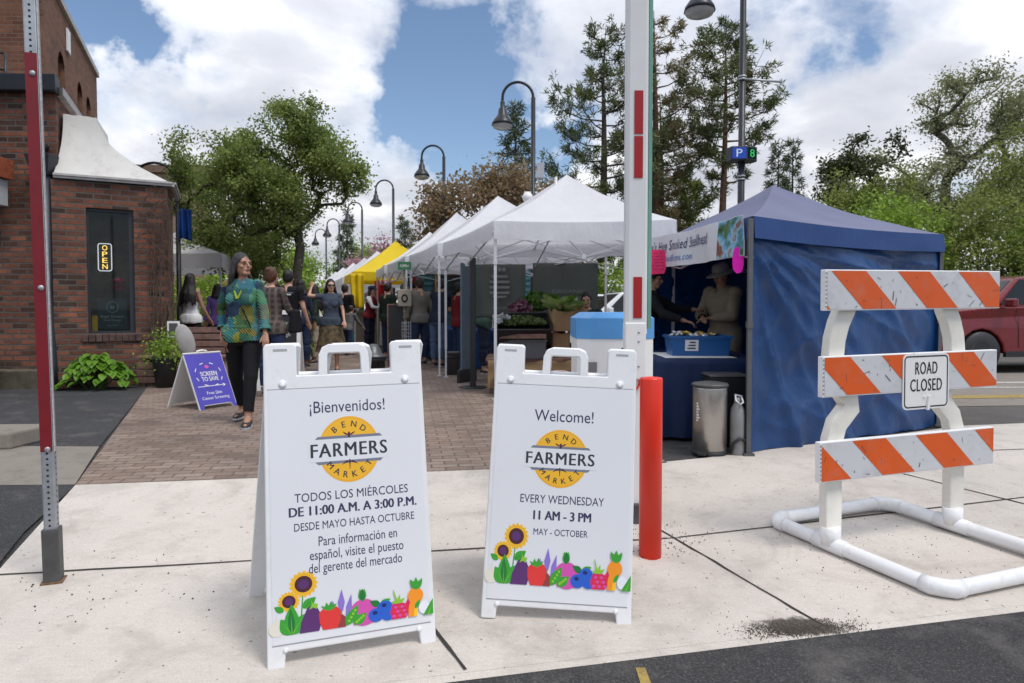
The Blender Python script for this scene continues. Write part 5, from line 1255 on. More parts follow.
def psign():
    M_pb = pm('sign case', (.02, .022, .028), .5); z = 3.48
    mb = MB(); q = [(-.27 + .30, -.0), (-.24 + .02, -.13), (-.20, -.16), (.02, -.17), (.20, -.10), (.235, .0), (.2, .1), (-.2, .1), (-.235, 0)]
    q = [(-.235, .0), (-.20, -.15), (.03, -.17), (.20, -.10), (.235, .0), (.19, .12), (-.19, .12)]
    mb.prism(q, z - .105, z + .105); cs = mb.build('parking_sign', M_pb, LP, .012)
    def mk(nm, col, P0, P1):
        d = Vector((P1[0] - P0[0], P1[1] - P0[1], 0)); L = d.length; d.normalize(); nn = Vector((d.y, -d.x, 0))
        return (lambda u, v, w: tuple(Vector((P0[0], P0[1], z)) + d * (L / 2 + u) + nn * w + Vector((0, 0, v)))), L
    for nm, ch, P0, P1, bg, fg, st in (('letter_panel', 'P', (-.20, -.15), (.03, -.17), (.05, .12, .62), (.75, .85, 1), .55), ('digit_panel', '8', (.03, -.17), (.20, -.10), (.012, .030, .022), (.08, .75, .25), .6)):
        fr, L = mk(nm, bg, P0, P1); g = NT(nm); em = g.add('ShaderNodeEmission'); em.inputs['Color'].default_value = (*bg, 1); em.inputs['Strength'].default_value = .42; g.ln(em.outputs[0], g.out.inputs['Surface'])
        mb = MB(); h = .082; w = L / 2 - .012; mb.poly([fr(-w, -h, .004), fr(w, -h, .004), fr(w, h, .004), fr(-w, h, .004)]); mb.build(nm, g.m, LP)
        g2 = NT(nm + ' character'); em = g2.add('ShaderNodeEmission'); em.inputs['Color'].default_value = (*fg, 1); em.inputs['Strength'].default_value = .48; g2.ln(em.outputs[0], g2.out.inputs['Surface'])
        tb = MB(); put_text(tb, ch, fr, .115, .085, (0, 0), .007, .005); tb.build('lettering', g2.m, cs)
psign()
mb = MB(); mb.tube([(0, 0, 4.63), (.62, .05, 4.60)], .018, 8); mb.build('banner_arm', M_galv, LP)
mb = MB()
for z in (4.62, 4.66, 3.16, 3.11): mb.lathe([(.062, z - .012), (.064, z), (.062, z + .012)], (0, 0, 0), 14)
mb.build('clamp_band', M_galv, LP)
# arched lamp on the left, behind the bay roof, with a furled blue banner
LB = lamp_tree('arched black street lamp rising behind the pale bay roof', (-6.62, 13.6, 0), 4.02, .46, -1, .9, None)
mb = MB(); mb.tube([(0, 0, 3.0)] + [(-.30 * math.sin(math.pi / 2 * k / 8), 0, 3.0 + .45 * (1 - math.cos(math.pi / 2 * k / 8)) + .12) for k in range(9)][::-1][:0] + [(-.12, 0, 3.32), (-.34, 0, 3.5)], .024, 8); mb.build('brace', M_lamp, LB)
hanging('furled_banner', 'deep blue furled banner hanging from the arched lamp', 'banner', ((-6.56, 13.5), (-6.34, 13.57)), 2.5, 3.1, fabric('deep blue cloth', (.008, .055, .24), .1, .7), .07, n_=16)

# ================================================================== plants
def leaf_mesh(name, pts, nrm, size, m, parent=None, asp=.6, fold=.15, tone=None, seed=0):
    """many small leaf quads. pts (N,3), nrm (N,3) leaf facing, size scalar or (N,)"""
    r_ = np.random.default_rng(seed); N = len(pts); size = np.broadcast_to(np.asarray(size, float), (N,)) * r_.uniform(.65, 1.3, N)
    nrm = nrm / (np.linalg.norm(nrm, axis=1, keepdims=True) + 1e-9)
    rnd = r_.normal(size=(N, 3)); t = rnd - nrm * (rnd * nrm).sum(1, keepdims=True); t /= (np.linalg.norm(t, axis=1, keepdims=True) + 1e-9); b = np.cross(nrm, t)
    s = size[:, None]; w = s * asp * .5
    v = np.stack([pts - t * s * .5, pts + b * w + nrm * s * fold * .3, pts + t * s * .5, pts - b * w + nrm * s * fold * .3], 1).reshape(-1, 3)
    return quads(name, v, m, parent, r_.uniform(0, 1, N) if tone is None else tone, 4)
def quads(name, v, m, parent, tone, k=4):
    N = len(v) // k; me = bpy.data.meshes.new(name); me.vertices.add(N * k); me.vertices.foreach_set('co', np.ascontiguousarray(v, dtype=np.float32).ravel())
    me.loops.add(N * k); me.loops.foreach_set('vertex_index', np.arange(N * k, dtype=np.int32)); me.polygons.add(N)
    me.polygons.foreach_set('loop_start', np.arange(0, N * k, k, dtype=np.int32)); me.polygons.foreach_set('loop_total', np.full(N, k, dtype=np.int32))
    at = me.attributes.new('tone', 'FLOAT', 'POINT'); at.data.foreach_set('value', np.repeat(tone, k).astype(np.float32))
    me.materials.append(m); me.update(calc_edges=True); me.validate()
    o = bpy.data.objects.new(name, me); COL.objects.link(o)
    if parent is not None: o.parent = parent
    return o
def skeleton(trunk, tips, rr, wander=.12, up=.25, lean_down=0.0):
    """grow branches from a trunk polyline to scattered tips; returns polylines with radii by a pipe model"""
    nodes = [Vector(p) for p in trunk]; par = [-1] + list(range(len(trunk) - 1)); root_n = len(trunk)
    base = nodes[0]; order = sorted(tips, key=lambda t: (t - nodes[root_n - 1]).length)
    ends = []
    for t in order:
        best, bi = 1e9, 0
        for i, q in enumerate(nodes):
            if i < root_n * .35: continue
            d = (t - q); c = d.length * (1 + .9 * max(0, (q.z - t.z)) / (d.length + .01))
            if c < best: best, bi = c, i
        a = nodes[bi]; L = (t - a).length; n_ = max(2, int(L / .28)); p = bi; off = Vector((rr.gauss(0, 1), rr.gauss(0, 1), rr.gauss(0, 1))) * wander * L
        for k in range(1, n_ + 1):
            s = k / n_; q = a.lerp(t, s) + off * math.sin(math.pi * s) * .5 + Vector((0, 0, up * L * (s - s * s) * (1 if not lean_down else -1)))
            nodes.append(q); par.append(p); p = len(nodes) - 1
        ends.append(p)
    w = [0.0] * len(nodes)
    for e in ends: w[e] += 1
    for i in range(len(nodes) - 1, 0, -1):
        if par[i] >= 0: w[par[i]] += w[i]
    return nodes, par, w, ends
def branches_mesh(name, nodes, par, w, r0, m, parent, expo=.5, rmin=.006, n_side=6, root_n=None):
    mb = MB(); W = max(w) or 1; kids = {}
    for i, p in enumerate(par): kids.setdefault(p, []).append(i)
    def rad(i): return max(rmin, r0 * (w[i] / W) ** expo)
    done = set()
    stack = [(0, [])]; starts = [[0]]
    while starts:
        chain = starts.pop()
        while True:
            ch = kids.get(chain[-1], [])
            if not ch: break
            ch = sorted(ch, key=lambda c: -w[c])
            for c in ch[1:]: starts.append([chain[-1], c])
            chain.append(ch[0])
        rs = [rad(i) for i in chain]
        if chain[0] != 0 and len(rs) > 1: rs[0] = rs[1]
        if chain[0] == 0 and len(rs) > 2: rs[0] *= 1.35
        mb.tube([nodes[i] for i in chain], rs, n_side if rs[0] > .03 else 4, cap=False)
    return mb.build(name, m, parent)
def tree(name, label, base, H, trunk_h, crown, r0, m_leaf, m_bark, ntips, nleaf, leaf, seed, spread=.28, group=None, lean=(0, 0), per=3, gap=0.0, asp=.6, flat_=.4, lobes=None, shell=.55, twigs=True):
    """broadleaf tree; crown=(rx,ry) ; lobes : list of (dx,dy,dz,rx,ry,rz) ellipsoids holding branch tips"""
    rr = random.Random(seed); r_ = np.random.default_rng(seed); root = thing(name, label, 'tree', base, 0, group)
    tr = [Vector((lean[0] * s * s, lean[1] * s * s, trunk_h * s)) + Vector((rr.gauss(0, .03), rr.gauss(0, .03), 0)) * trunk_h * .25 * (s > 0) for s in (0, .15, .35, .6, .8, 1)]
    lobes = lobes or [(0, 0, (H + trunk_h * .75) / 2, crown[0], crown[1], (H - trunk_h * .75) / 2)]
    tips = []; vol = [l[3] * l[4] * l[5] for l in lobes]
    while len(tips) < ntips:
        l = rr.choices(lobes, vol)[0]; d = Vector((rr.gauss(0, 1), rr.gauss(0, 1), rr.gauss(0, 1))).normalized() * (shell + (1 - shell) * rr.random()) * rr.uniform(.72, 1.06)
        p = Vector((l[0] + d.x * l[3], l[1] + d.y * l[4], l[2] + d.z * l[5]))
        if gap and mnoise.noise(p * .9 + Vector((seed, 0, 0))) < -gap: continue
        tips.append(p)
    nodes, par, w, ends = skeleton(tr, tips, rr)
    branches_mesh('trunk', nodes, par, w, r0, m_bark, root)
    cen = []; 
    for e in ends:
        q = e
        for k in range(per):
            cen.append((nodes[q], 1 - .22 * k)); q = par[q] if par[q] >= 0 else q
    C = np.array([tuple(c[0]) for c in cen]); Wt = np.array([c[1] for c in cen]) * r_.uniform(.4, 1.5, len(cen)); Wt /= Wt.sum()
    idx = r_.choice(len(C), nleaf, p=Wt); off = r_.normal(size=(nleaf, 3)) * spread * np.array([1, 1, .75]); pts = C[idx] + off
    nr = r_.normal(size=(nleaf, 3)) + np.array([0, 0, flat_ * 2]); 
    leaf_mesh('crown', pts, nr, leaf, m_leaf, root, asp, .2, np.clip(.5 + .25 * r_.normal(size=nleaf) + .12 * r_.normal(size=len(C))[idx], 0, 1), seed)
    return root
LF_main = leafmat('street tree leaves', [(0.050, 0.072, 0.022), (0.126, 0.173, 0.046), (0.238, 0.293, 0.078), (0.391, 0.432, 0.126)], .4, .5, 1.4)
LF_bright = leafmat('bright shrub leaves', [(0.068, 0.118, 0.019), (0.170, 0.272, 0.037), (0.306, 0.442, 0.059), (0.477, 0.613, 0.114)], .35, .55, 1.0)
LF_pale = leafmat('pale spring leaves', [(0.132, 0.132, 0.072), (0.225, 0.231, 0.118), (0.317, 0.317, 0.185), (0.409, 0.397, 0.265)], .4, .6, .8)
LF_olive = leafmat('olive leaves', [(0.070, 0.088, 0.028), (0.151, 0.186, 0.046), (0.255, 0.290, 0.081), (0.394, 0.418, 0.139)], .4, .55, .8)
LF_dark = leafmat('dark leaves', [(0.018, 0.025, 0.014), (0.043, 0.054, 0.025), (0.082, 0.094, 0.040), (0.126, 0.134, 0.064)], .2, .5, 1)
LF_copper = leafmat('copper leaves', [(0.094, 0.059, 0.041), (0.203, 0.133, 0.086), (0.328, 0.227, 0.149), (0.468, 0.352, 0.250)], .4, .6, 1.2)
LF_pink = leafmat('pink blossom', [(0.242, 0.088, 0.143), (0.396, 0.176, 0.242), (0.550, 0.297, 0.374), (0.660, 0.418, 0.484)], .4, .6, 1)
LF_pine = leafmat('pine needles', [(0.031, 0.046, 0.020), (0.077, 0.103, 0.041), (0.149, 0.174, 0.066), (0.257, 0.269, 0.115)], .15, .55, .6)
LF_pineb = leafmat('browned pine needles', [(0.094, 0.075, 0.034), (0.177, 0.142, 0.062), (0.291, 0.218, 0.104), (0.416, 0.312, 0.166)], .15, .6, .6)
LF_fir = leafmat('fir needles', [(0.030, 0.044, 0.030), (0.069, 0.094, 0.055), (0.124, 0.148, 0.085), (0.198, 0.222, 0.124)], .15, .6, .8)

tree('street_tree', 'leafy green street tree with a dark forked trunk left of the street', (-4.32, 13.9, 0), 5.55, 1.9, (2.0, 1.9), .095, LF_main, M_bark, 430, 46000, .066, 21, .115, lean=(-.05, 0), gap=.09, per=3, shell=.35,
     lobes=[(-.55, 0, 3.95, 1.7, 1.4, 1.4), (-1.75, .2, 3.6, .9, .9, 1.35), (.6, -.1, 3.95, .9, .9, .95), (-1.2, 0, 4.85, .6, .7, .6), (.05, 0, 5.0, .75, .7, .65), (1.0, 0, 3.95, .5, .6, .55), (-2.3, 0, 4.0, .5, .5, .9), (-1.5, 0, 2.6, .8, .6, .5)])
tree('street_tree', 'second green street tree standing just behind the first with a leaning trunk', (-6.5, 16.6, 0), 5.2, 1.8, (1.7, 1.6), .12, LF_main, M_bark, 150, 20000, .085, 33, .17, lean=(.2, 0), gap=.12)
# shrub at the foot of the tree
def shrub(label, base, lobes, n_, leaf, m, seed, name='shrub', cat='shrub', group=None, asp=.6, stems=14, m_st=None):
    root = thing(name, label, cat, base, 0, group); r_ = np.random.default_rng(seed); rr = random.Random(seed)
    pts = []; vol = np.array([l[3] * l[4] * l[5] for l in lobes]); vol = vol / vol.sum()
    idx = r_.choice(len(lobes), n_, p=vol); d = r_.normal(size=(n_, 3)); d /= np.linalg.norm(d, axis=1, keepdims=True); rad = r_.uniform(.25, 1, n_) ** .45
    L = np.array(lobes)[idx]; 
    wob = np.array([1 + .34 * mnoise.noise(Vector(x) * 2.6 + Vector((seed, i_, 0))) + .2 * mnoise.noise(Vector(x) * 6 + Vector((seed, i_, 3))) for x, i_ in zip(d, idx)])
    P_ = L[:, :3] + d * (rad * wob)[:, None] * L[:, 3:6]; P_ = P_[P_[:, 2] > .02]
    n_ = len(P_); nr = r_.normal(size=(n_, 3)) + np.array([0, -.2, .8])
    keep = np.array([mnoise.noise(Vector(x) * 2.1 + Vector((seed, 1, 1))) > -.30 for x in P_]); P_, nr = P_[keep], nr[keep]
    leaf_mesh('foliage', P_, nr, leaf, m, root, asp, .2, None, seed)
    mb = MB()
    for k in range(stems):
        l = lobes[k % len(lobes)]; e = Vector((l[0] + rr.uniform(-.7, .7) * l[3], l[1] + rr.uniform(-.7, .7) * l[4], l[2] + rr.uniform(-.2, .8) * l[5])); s = Vector((l[0] * .7 + rr.uniform(-.15, .15), l[1] * .7 + rr.uniform(-.1, .1), 0))
        mb.tube([s, s.lerp(e, .5) + Vector((rr.uniform(-.1, .1), 0, .1)), e], [.02, .014, .006], 5, cap=False)
    mb.build('stem', m_st or M_bark, root); return root
shrub('dark green shrub round the foot of the street tree', (-4.35, 13.7, 0), [(0, 0, .6, .42, .4, .62), (.1, 0, 1.05, .28, .3, .3)], 4200, .07, LF_main, 5)
# hosta-like clump by the bay
def broad_plant():
    root = thing('leafy_plant', 'bright green broad leaved plant growing at the foot of the brick bay', 'plant', (-5.88, 9.62, 0)); rr = random.Random(9); mb = MB()
    for k in range(240):
        a = rr.uniform(0, 6.283); rad = rr.uniform(.05, 1) ** .6; x, y = math.cos(a) * rad * .52, math.sin(a) * rad * .30; z = .06 + .40 * (1 - rad ** 2.4) * rr.uniform(.6, 1.05) + .05
        if x < -.3: z *= .55
        L = rr.uniform(.09, .15); W_ = L * rr.uniform(.36, .48); d = Vector((math.cos(a) + rr.gauss(0, .4), math.sin(a) * 1.2 - .25 + rr.gauss(0, .4), rr.uniform(-.55, .25))).normalized(); s = d.cross(Vector((0, 0, 1))).normalized(); u = s.cross(d); c = Vector((x, y, z))
        rows = []
        for i in range(6):
            q = i / 5; w = W_ * math.sin(math.pi * min(1, q * .92 + .08)) ** .75; b = c + d * L * (q - .3) - u * L * .5 * q * q
            rows.append([mb.pt(b - s * w - u * w * -.25), mb.pt(b - u * w * .18), mb.pt(b + s * w - u * w * -.25)])
        mb.smooth = True
        for A, B in zip(rows, rows[1:]):
            for j in range(2): mb.face([A[j], A[j + 1], B[j + 1], B[j]])
    n_ = len(mb.v); o = mb.build('leaf_clump', leafmat('broad leaf', [(.055, .12, .012), (.10, .22, .02), (.15, .30, .03), (.20, .36, .06)], .3, .4, 5), root)
    at = o.data.attributes.new('tone', 'FLOAT', 'POINT'); at.data.foreach_set('value', np.repeat(np.random.default_rng(1).uniform(0, 1, n_ // 18), 18).astype(np.float32))
    sb = MB()
    for k in range(26): a = rr.uniform(0, 6.28); x, y = math.cos(a) * rr.uniform(.1, .45), math.sin(a) * rr.uniform(.05, .26); sb.tube([(x * .3, y * .3, 0), (x, y, rr.uniform(.15, .32))], .006, 4, cap=False)
    sb.build('stem', pm('plant stem', (.05, .10, .02), .7), root)
broad_plant()

# pines : whorls of rising limbs carrying needle tufts
def conifer(name, label, base, H, clear, rmax, r0, m_n, m_b, seed, kind='pine', nbr=34, tuft=.24, group=None, irregular=.5, sparse=0.0, per_tuft=13, prof=None):
    rr = random.Random(seed); r_ = np.random.default_rng(seed); root = thing(name, label, 'tree', base, 0, group); mb = MB(); T = []
    wob = [Vector((rr.gauss(0, .05), rr.gauss(0, .05), 0)) * H * .12 for _ in range(6)]
    def axis(z): s = z / H; k = s * 5; i = min(4, int(k)); return wob[i].lerp(wob[i + 1], k - i) * s + Vector((0, 0, z))
    mb.tube([axis(H * s) for s in (0, .04, .12, .25, .4, .55, .7, .82, .92, 1)], [r0 * q for q in (1.3, 1.05, .95, .86, .74, .6, .44, .28, .14, .04)], 9, cap=False)
    for b in range(nbr):
        s = ((b + rr.uniform(-.4, .4)) / nbr); z = H * (clear + (1 - clear) * max(0, s) ** .95); k = max(0, min(1, (z / H - clear) / (1 - clear)))
        R_ = rmax * (prof(k) if prof else ((1 - k) ** .8 * (.45 + .55 * min(1, k * 4)) if kind == 'pine' else (1 - k) ** .9)) * rr.uniform(1 - irregular, 1.1) + .12
        a = b * 2.399 + rr.uniform(-.5, .5); d = Vector((math.cos(a), math.sin(a), 0)); p0 = axis(z)
        if kind == 'pine': pts = [p0, p0 + d * R_ * .4 + Vector((0, 0, .02 * R_)), p0 + d * R_ * .75 + Vector((0, 0, .14 * R_)), p0 + d * R_ + Vector((0, 0, .34 * R_))]
        else: pts = [p0, p0 + d * R_ * .4 - Vector((0, 0, .04 * R_)), p0 + d * R_ * .75 - Vector((0, 0, .12 * R_)), p0 + d * R_ - Vector((0, 0, .10 * R_))]
        mb.tube(pts, [r0 * .30 * (1 - .6 * k), r0 * .20 * (1 - .6 * k), .02, .008], 5, cap=False)
        nt = int((15 if kind == 'pine' else 8) * R_ / .9) + 4
        for q in range(nt):
            if rr.random() < sparse: continue
            f = rr.uniform(.30, 1.04) ** .8 * 3; i = min(2, int(f)); c = pts[i].lerp(pts[i + 1], min(1.1, f - i)); side = d.cross(Vector((0, 0, 1)))
            lat = rr.gauss(0, .30 if kind == 'pine' else .22) * R_ * (.35 + .65 * f / 3); c2 = c + side * lat + Vector((0, 0, abs(rr.gauss(0, .14)) * R_ * (1 if kind == 'pine' else -.1)))
            if abs(lat) > .12: mb.tube([c, c2], [.012, .006], 3, cap=False)
            T.append((c2, (d * .8 + side * (lat * 2) + Vector((0, 0, .45 if kind == 'pine' else -.05))).normalized()))
    mb.build('trunk', m_b, root)
    C = np.array([tuple(t[0]) for t in T]); D = np.array([tuple(t[1]) for t in T]); n_ = len(C); K = per_tuft
    c = np.repeat(C, K, 0) + r_.normal(size=(n_ * K, 3)) * tuft * .22; dd = np.repeat(D, K, 0) * .55 + r_.normal(size=(n_ * K, 3)) * .62; dd /= np.linalg.norm(dd, axis=1, keepdims=True)
    ln = tuft * r_.uniform(.6, 1.25, (n_ * K, 1)); sd = np.cross(dd, r_.normal(size=(n_ * K, 3))); sd /= np.linalg.norm(sd, axis=1, keepdims=True) + 1e-9; w = tuft * .085
    v = np.stack([c - sd * w * .5, c + dd * ln * .5 + sd * w, c + dd * ln, c + dd * ln * .5 - sd * w], 1).reshape(-1, 3)
    tone = np.clip(np.repeat(r_.uniform(.1, .9, n_), K) + r_.normal(size=n_ * K) * .15, 0, 1)
    quads('crown', v, m_n, root, tone, 4); return root
GP = 'tall pines behind the tents'
def full(k): return (min(1, k * 3.2) * .4 + .6) * (1 - k ** 3) ** .7
conifer('pine_tree', 'broad dark pine left of the white barrier arm', P(600, 25) and (3.3, 25, 0), 11.2, .20, 2.2, .20, LF_pine, M_bark, 3, 'pine', 48, .23, GP, .72, .22, 17, full)
conifer('pine_tree', 'tall half browned pine rising behind the barrier arm', (5.3, 25.5, 0), 12.1, .14, 1.9, .22, LF_pineb, M_barkp, 8, 'pine', 44, .23, GP, .72, .30, 17, full)
conifer('pine_tree', 'dense green pine between the browned pine and the orange barked pine', (6.1, 28, 0), 9.8, .12, 2.4, .2, LF_pine, M_barkp, 14, 'pine', 44, .24, GP, .65, .22, 17, full)
conifer('pine_tree', 'open pine with a bare straight orange trunk beside the tall lamp post', (7.6, 24.5, 0), 11.2, .50, 1.75, .17, LF_pine, M_barkp, 19, 'pine', 34, .23, GP, .6, .1, 17, full)
conifer('pine_tree', 'short bushy pine low between the two orange trunks', (7.0, 27, 0), 6.2, .10, 1.5, .13, LF_olive, M_barkp, 23, 'pine', 34, .32, GP, .5, .15, 12)
GF = 'small firs beyond the tents'
conifer('fir_tree', 'pointed fir right of the tall lamp post, left of a pair', (11.6, 30, 0), 8.4, .1, 1.3, .12, LF_fir, M_bark, 31, 'fir', 62, .26, GF, .35, .3)
conifer('fir_tree', 'pointed fir right of the tall lamp post, right of a pair', (12.5, 30.6, 0), 8.7, .1, 1.25, .12, LF_fir, M_bark, 37, 'fir', 62, .26, GF, .35, .3)
conifer('fir_tree', 'tall fir behind the nearest gooseneck lamp', (.15, 27, 0), 9.2, .1, 1.7, .14, LF_fir, M_bark, 41, 'fir', 62, .32, GF, .4, .3)
conifer('fir_tree', 'distant fir above the second and third white tents', (-7.2, 46, 0), 7.3, .1, 1.5, .12, LF_fir, M_bark, 43, 'fir', 34, .36, GF, .3, .15)
conifer('fir_tree', 'distant fir right beside the second lamp pole', (-5.0, 47, 0), 7.0, .1, 1.4, .12, LF_fir, M_bark, 47, 'fir', 34, .36, GF, .3, .15)
conifer('fir_tree', 'distant slim fir left of the pink tree', (-10.6, 44, 0), 7.4, .1, 1.0, .12, LF_fir, M_bark, 53, 'fir', 34, .36, GF, .3, .15)
tree('copper_tree', 'copper leaved tree behind the white tent peaks', (-.9, 22, 0), 5.9, 2.2, (2.6, 1.6), .12, LF_copper, M_bark, 95, 9000, .14, 61, .26, gap=.1, lobes=[(-.6, 0, 4.5, 1.9, 1.4, 1.2), (1.0, 0, 4.7, 1.5, 1.2, 1.15), (-1.6, 0, 3.9, .9, 1, .9)])
tree('copper_tree', 'smaller copper tree by the rear of the nearest white tent', (1.4, 21, 0), 5.2, 2.0, (1.4, 1.3), .09, LF_copper, M_bark, 50, 4500, .14, 67, .24, gap=.1)
tree('pink_tree', 'pink blossoming tree far down the street', (-8.0, 40, 0), 5.6, 2.0, (1.7, 1.7), .10, LF_pink, M_bark, 60, 6500, .16, 71, .3)
tree('green_tree', 'bright green tree far down the street beside the farthest lamps', (-10.2, 46, 0), 6.0, 1.8, (2.4, 2.2), .12, LF_bright, M_bark, 70, 8000, .18, 73, .4)
tree('green_tree', 'bright green tree at the end of the street under the street tree crown', (-15.5, 48, 0), 5.6, 1.8, (2.6, 2.4), .12, LF_bright, M_bark, 60, 7000, .2, 79, .4)
tree('green_tree', 'green tree at the end of the street behind the left tents', (-19.5, 46, 0), 6.4, 1.8, (3.2, 2.6), .14, LF_bright, M_bark, 70, 8000, .2, 83, .45)
shrub('yellow green bush behind the left canopy tent', (-9.2, 20.5, 0), [(0, 0, 1.2, 1.3, .9, 1.1), (1.4, .2, 1.0, .9, .8, .9), (2.6, .3, 1.2, 1.1, .8, 1.2)], 9000, .12, LF_bright, 12, asp=.6)
# right side : big cottonwood, dark leaved tree, hedge of bright bushes
tree('cottonwood_tree', 'huge pale spring cottonwood with thick spreading limbs at the right', (17.6, 29, 0), 12.0, 3.6, (6, 4), .42, LF_pale, M_barkg, 330, 38000, .125, 91, .26, gap=.08, per=3, lean=(.9, 0),
     lobes=[(1.6, 0, 9.6, 2.4, 2.0, 2.4), (4.6, 0, 8.6, 2.4, 2.2, 3.2), (-2.6, 0, 6.3, 2.3, 2, 1.7), (1.0, 0, 6.3, 2.6, 2, 1.7), (4.8, 0, 5.6, 3.0, 2, 2.0), (6.2, 0, 10.2, 1.8, 1.8, 1.8)])
tree('dark_tree', 'dark leaved open tree left of the big cottonwood', (13.2, 27, 0), 8.3, 2.4, (2, 1.8), .13, LF_dark, M_bark, 85, 6000, .17, 93, .20, gap=.12, lobes=[(0, 0, 6.0, 1.6, 1.4, 1.6), (1.2, 0, 7.3, 1.3, 1, .9), (-.6, 0, 4.4, 1.3, 1.2, 1.2)])
tree('olive_tree', 'olive green tree in front of the cottonwood at the right edge', (19.5, 24.5, 0), 8.6, 2.2, (3.4, 2.4), .18, LF_olive, M_barkg, 130, 18000, .12, 95, .30, gap=.08)
tree('olive_tree', 'rounded olive tree under the left limbs of the cottonwood', (13.0, 24.5, 0), 6.6, 1.6, (2.2, 1.8), .13, LF_olive, M_barkg, 100, 12000, .12, 96, .28, gap=.05)
hb = [(8.3, 20.2, 3.9, 1.5, 'bright green bush just above the blue tent corner'), (10.6, 19.6, 4.3, 1.8, 'bright green bush above the top rail of the barricade, left one'), (13.2, 19.8, 4.6, 2.0, 'tall bright green bush in the middle of the hedge above the red car'), (16.0, 19.4, 4.4, 2.1, 'bright green bush at the right edge above the red car'), (19.2, 20, 4.6, 2.2, 'bright green bush beyond the right edge bush'), (6.2, 22.5, 3.6, 1.6, 'bright green bush low behind the blue tent peak'), (11.8, 23, 4.9, 1.9, 'bushy green treelet standing behind the hedge')]
for k, (x, y, h, r, l) in enumerate(hb):
    shrub(l, (x, y, 0), [(0, 0, h * .42, r, r * .7, h * .44), (r * .4, -.2, h * .68, r * .62, r * .5, h * .30), (-r * .5, .1, h * .6, r * .55, r * .5, h * .30), (r * .1, 0, h * .84, r * .36, r * .35, h * .2)], 15000, .115, LF_bright if k % 3 != 2 else LF_olive, 100 + k, 'bush', 'bush', 'hedge of bushes behind the parking lot')
hk = [(-1.0, 24, 2.6, 1.6, 'dark hedge bush behind the vegetable stand, left'), (1.6, 23, 2.6, 1.7, 'green hedge bush behind the vegetable stand, middle'), (4.2, 22.5, 2.8, 1.7, 'green hedge bush behind the vegetable stand, right')]
for k, (x, y, h, r, l) in enumerate(hk): shrub(l, (x, y, 0), [(0, 0, h * .5, r, r * .6, h * .5), (r * .5, 0, h * .6, r * .6, r * .5, h * .4), (-r * .5, 0, h * .55, r * .7, r * .5, h * .42)], 8000, .11, LF_bright if k else LF_olive, 140 + k, 'bush', 'bush')
# ================================================================== people
def skinmat(nm, c): return pm('skin ' + nm, c, .5, 0, .06, 8, .05, 60)
SK_L = skinmat('light', (.52, .29, .20)); SK_M = skinmat('tan', (.36, .19, .12)); SK_D = skinmat('brown', (.22, .11, .07))
def hairmat(nm, c):
    g = NT('hair ' + nm); v = g.coord('Object', (70, 70, 5)); f = g.noise(v, 1.6, 4, .6); hi = tuple(min(1, x * 2.6 + .006) for x in c); g.base(g.ramp(f, [(.3, tuple(x * .6 for x in c)), (.62, c), (.8, hi)])); g.rough(.5); g.normal(g.bump(f, .8, .01)); return g.m
HAIR = {k: hairmat(k, c) for k, c in dict(dark=(.012, .009, .008), brown=(.035, .018, .010), greyed=(.024, .020, .018), blonde=(.22, .14, .07), red=(.09, .032, .012)).items()}
def cloth(nm, c, var=.12, bump=.25, rough=.8): return pm('cloth ' + nm, c, rough, 0, var, 7, bump, 22, spec=.2)
CL = {k: cloth(k, c) for k, c in dict(black=(.010, .010, .012), navy=(.020, .025, .048), jeans=(.085, .13, .22), dkjeans=(.022, .034, .075), khaki=(.18, .165, .14), olive=(.050, .050, .028), grey=(.12, .125, .13), white=(.66, .66, .67), purple=(.16, .09, .30), tan=(.29, .235, .16), green=(.05, .095, .075), dkgreen=(.022, .036, .026), maroon=(.16, .014, .020), brown=(.060, .036, .026), denim=(.055, .07, .10), beige=(.35, .31, .25), red=(.28, .02, .02), teal=(.02, .14, .15), rust=(.24, .075, .03)).items()}
def patch_mat():
    g = NT('patchwork jacket'); v = g.coord('Object'); vo = g.add('ShaderNodeTexVoronoi'); vo.inputs['Scale'].default_value = 7.5; vo.inputs['Randomness'].default_value = .75; vo.distance = 'CHEBYCHEV'
    g.ln(v, vo.inputs['Vector']); sp = g.add('ShaderNodeSeparateColor'); g.ln(vo.outputs['Color'], sp.inputs[0])
    c = g.ramp(sp.outputs[0], [(0, (.015, .085, .085)), (.20, (.02, .13, .11)), (.36, (.05, .14, .03)), (.52, (.19, .19, .02)), (.64, (.012, .045, .10)), (.78, (.03, .15, .08)), (.90, (.10, .03, .012))], 'CONSTANT')
    wv = g.add('ShaderNodeTexWave'); wv.inputs['Scale'].default_value = 22; wv.inputs['Distortion'].default_value = 2.5; wv.bands_direction = 'DIAGONAL'; g.ln(v, wv.inputs['Vector'])
    c2 = g.mix(g.math('MULTIPLY', g.ramp(wv.outputs['Fac'], [(.55, 0.), (.7, 1.)]), .75), c, g.ramp(sp.outputs[1], [(0, (.10, .34, .26)), (.4, (.01, .02, .03)), (.7, (.30, .36, .05)), (.9, (.02, .25, .25))], 'CONSTANT'))
    v2 = g.add('ShaderNodeTexVoronoi'); v2.inputs['Scale'].default_value = 7; g.ln(v, v2.inputs['Vector'])
    c3 = g.mix(g.ramp(v2.outputs['Distance'], [(.10, 1.), (.16, 0.)]), c2, (.55, .30, .03, 1))
    c3 = g.mix(.0, c3, c2); g.base(g.mix(.28, c2, c3)); g.rough(.75); g.normal(g.bump(wv.outputs['Fac'], .3, .006)); return g.m
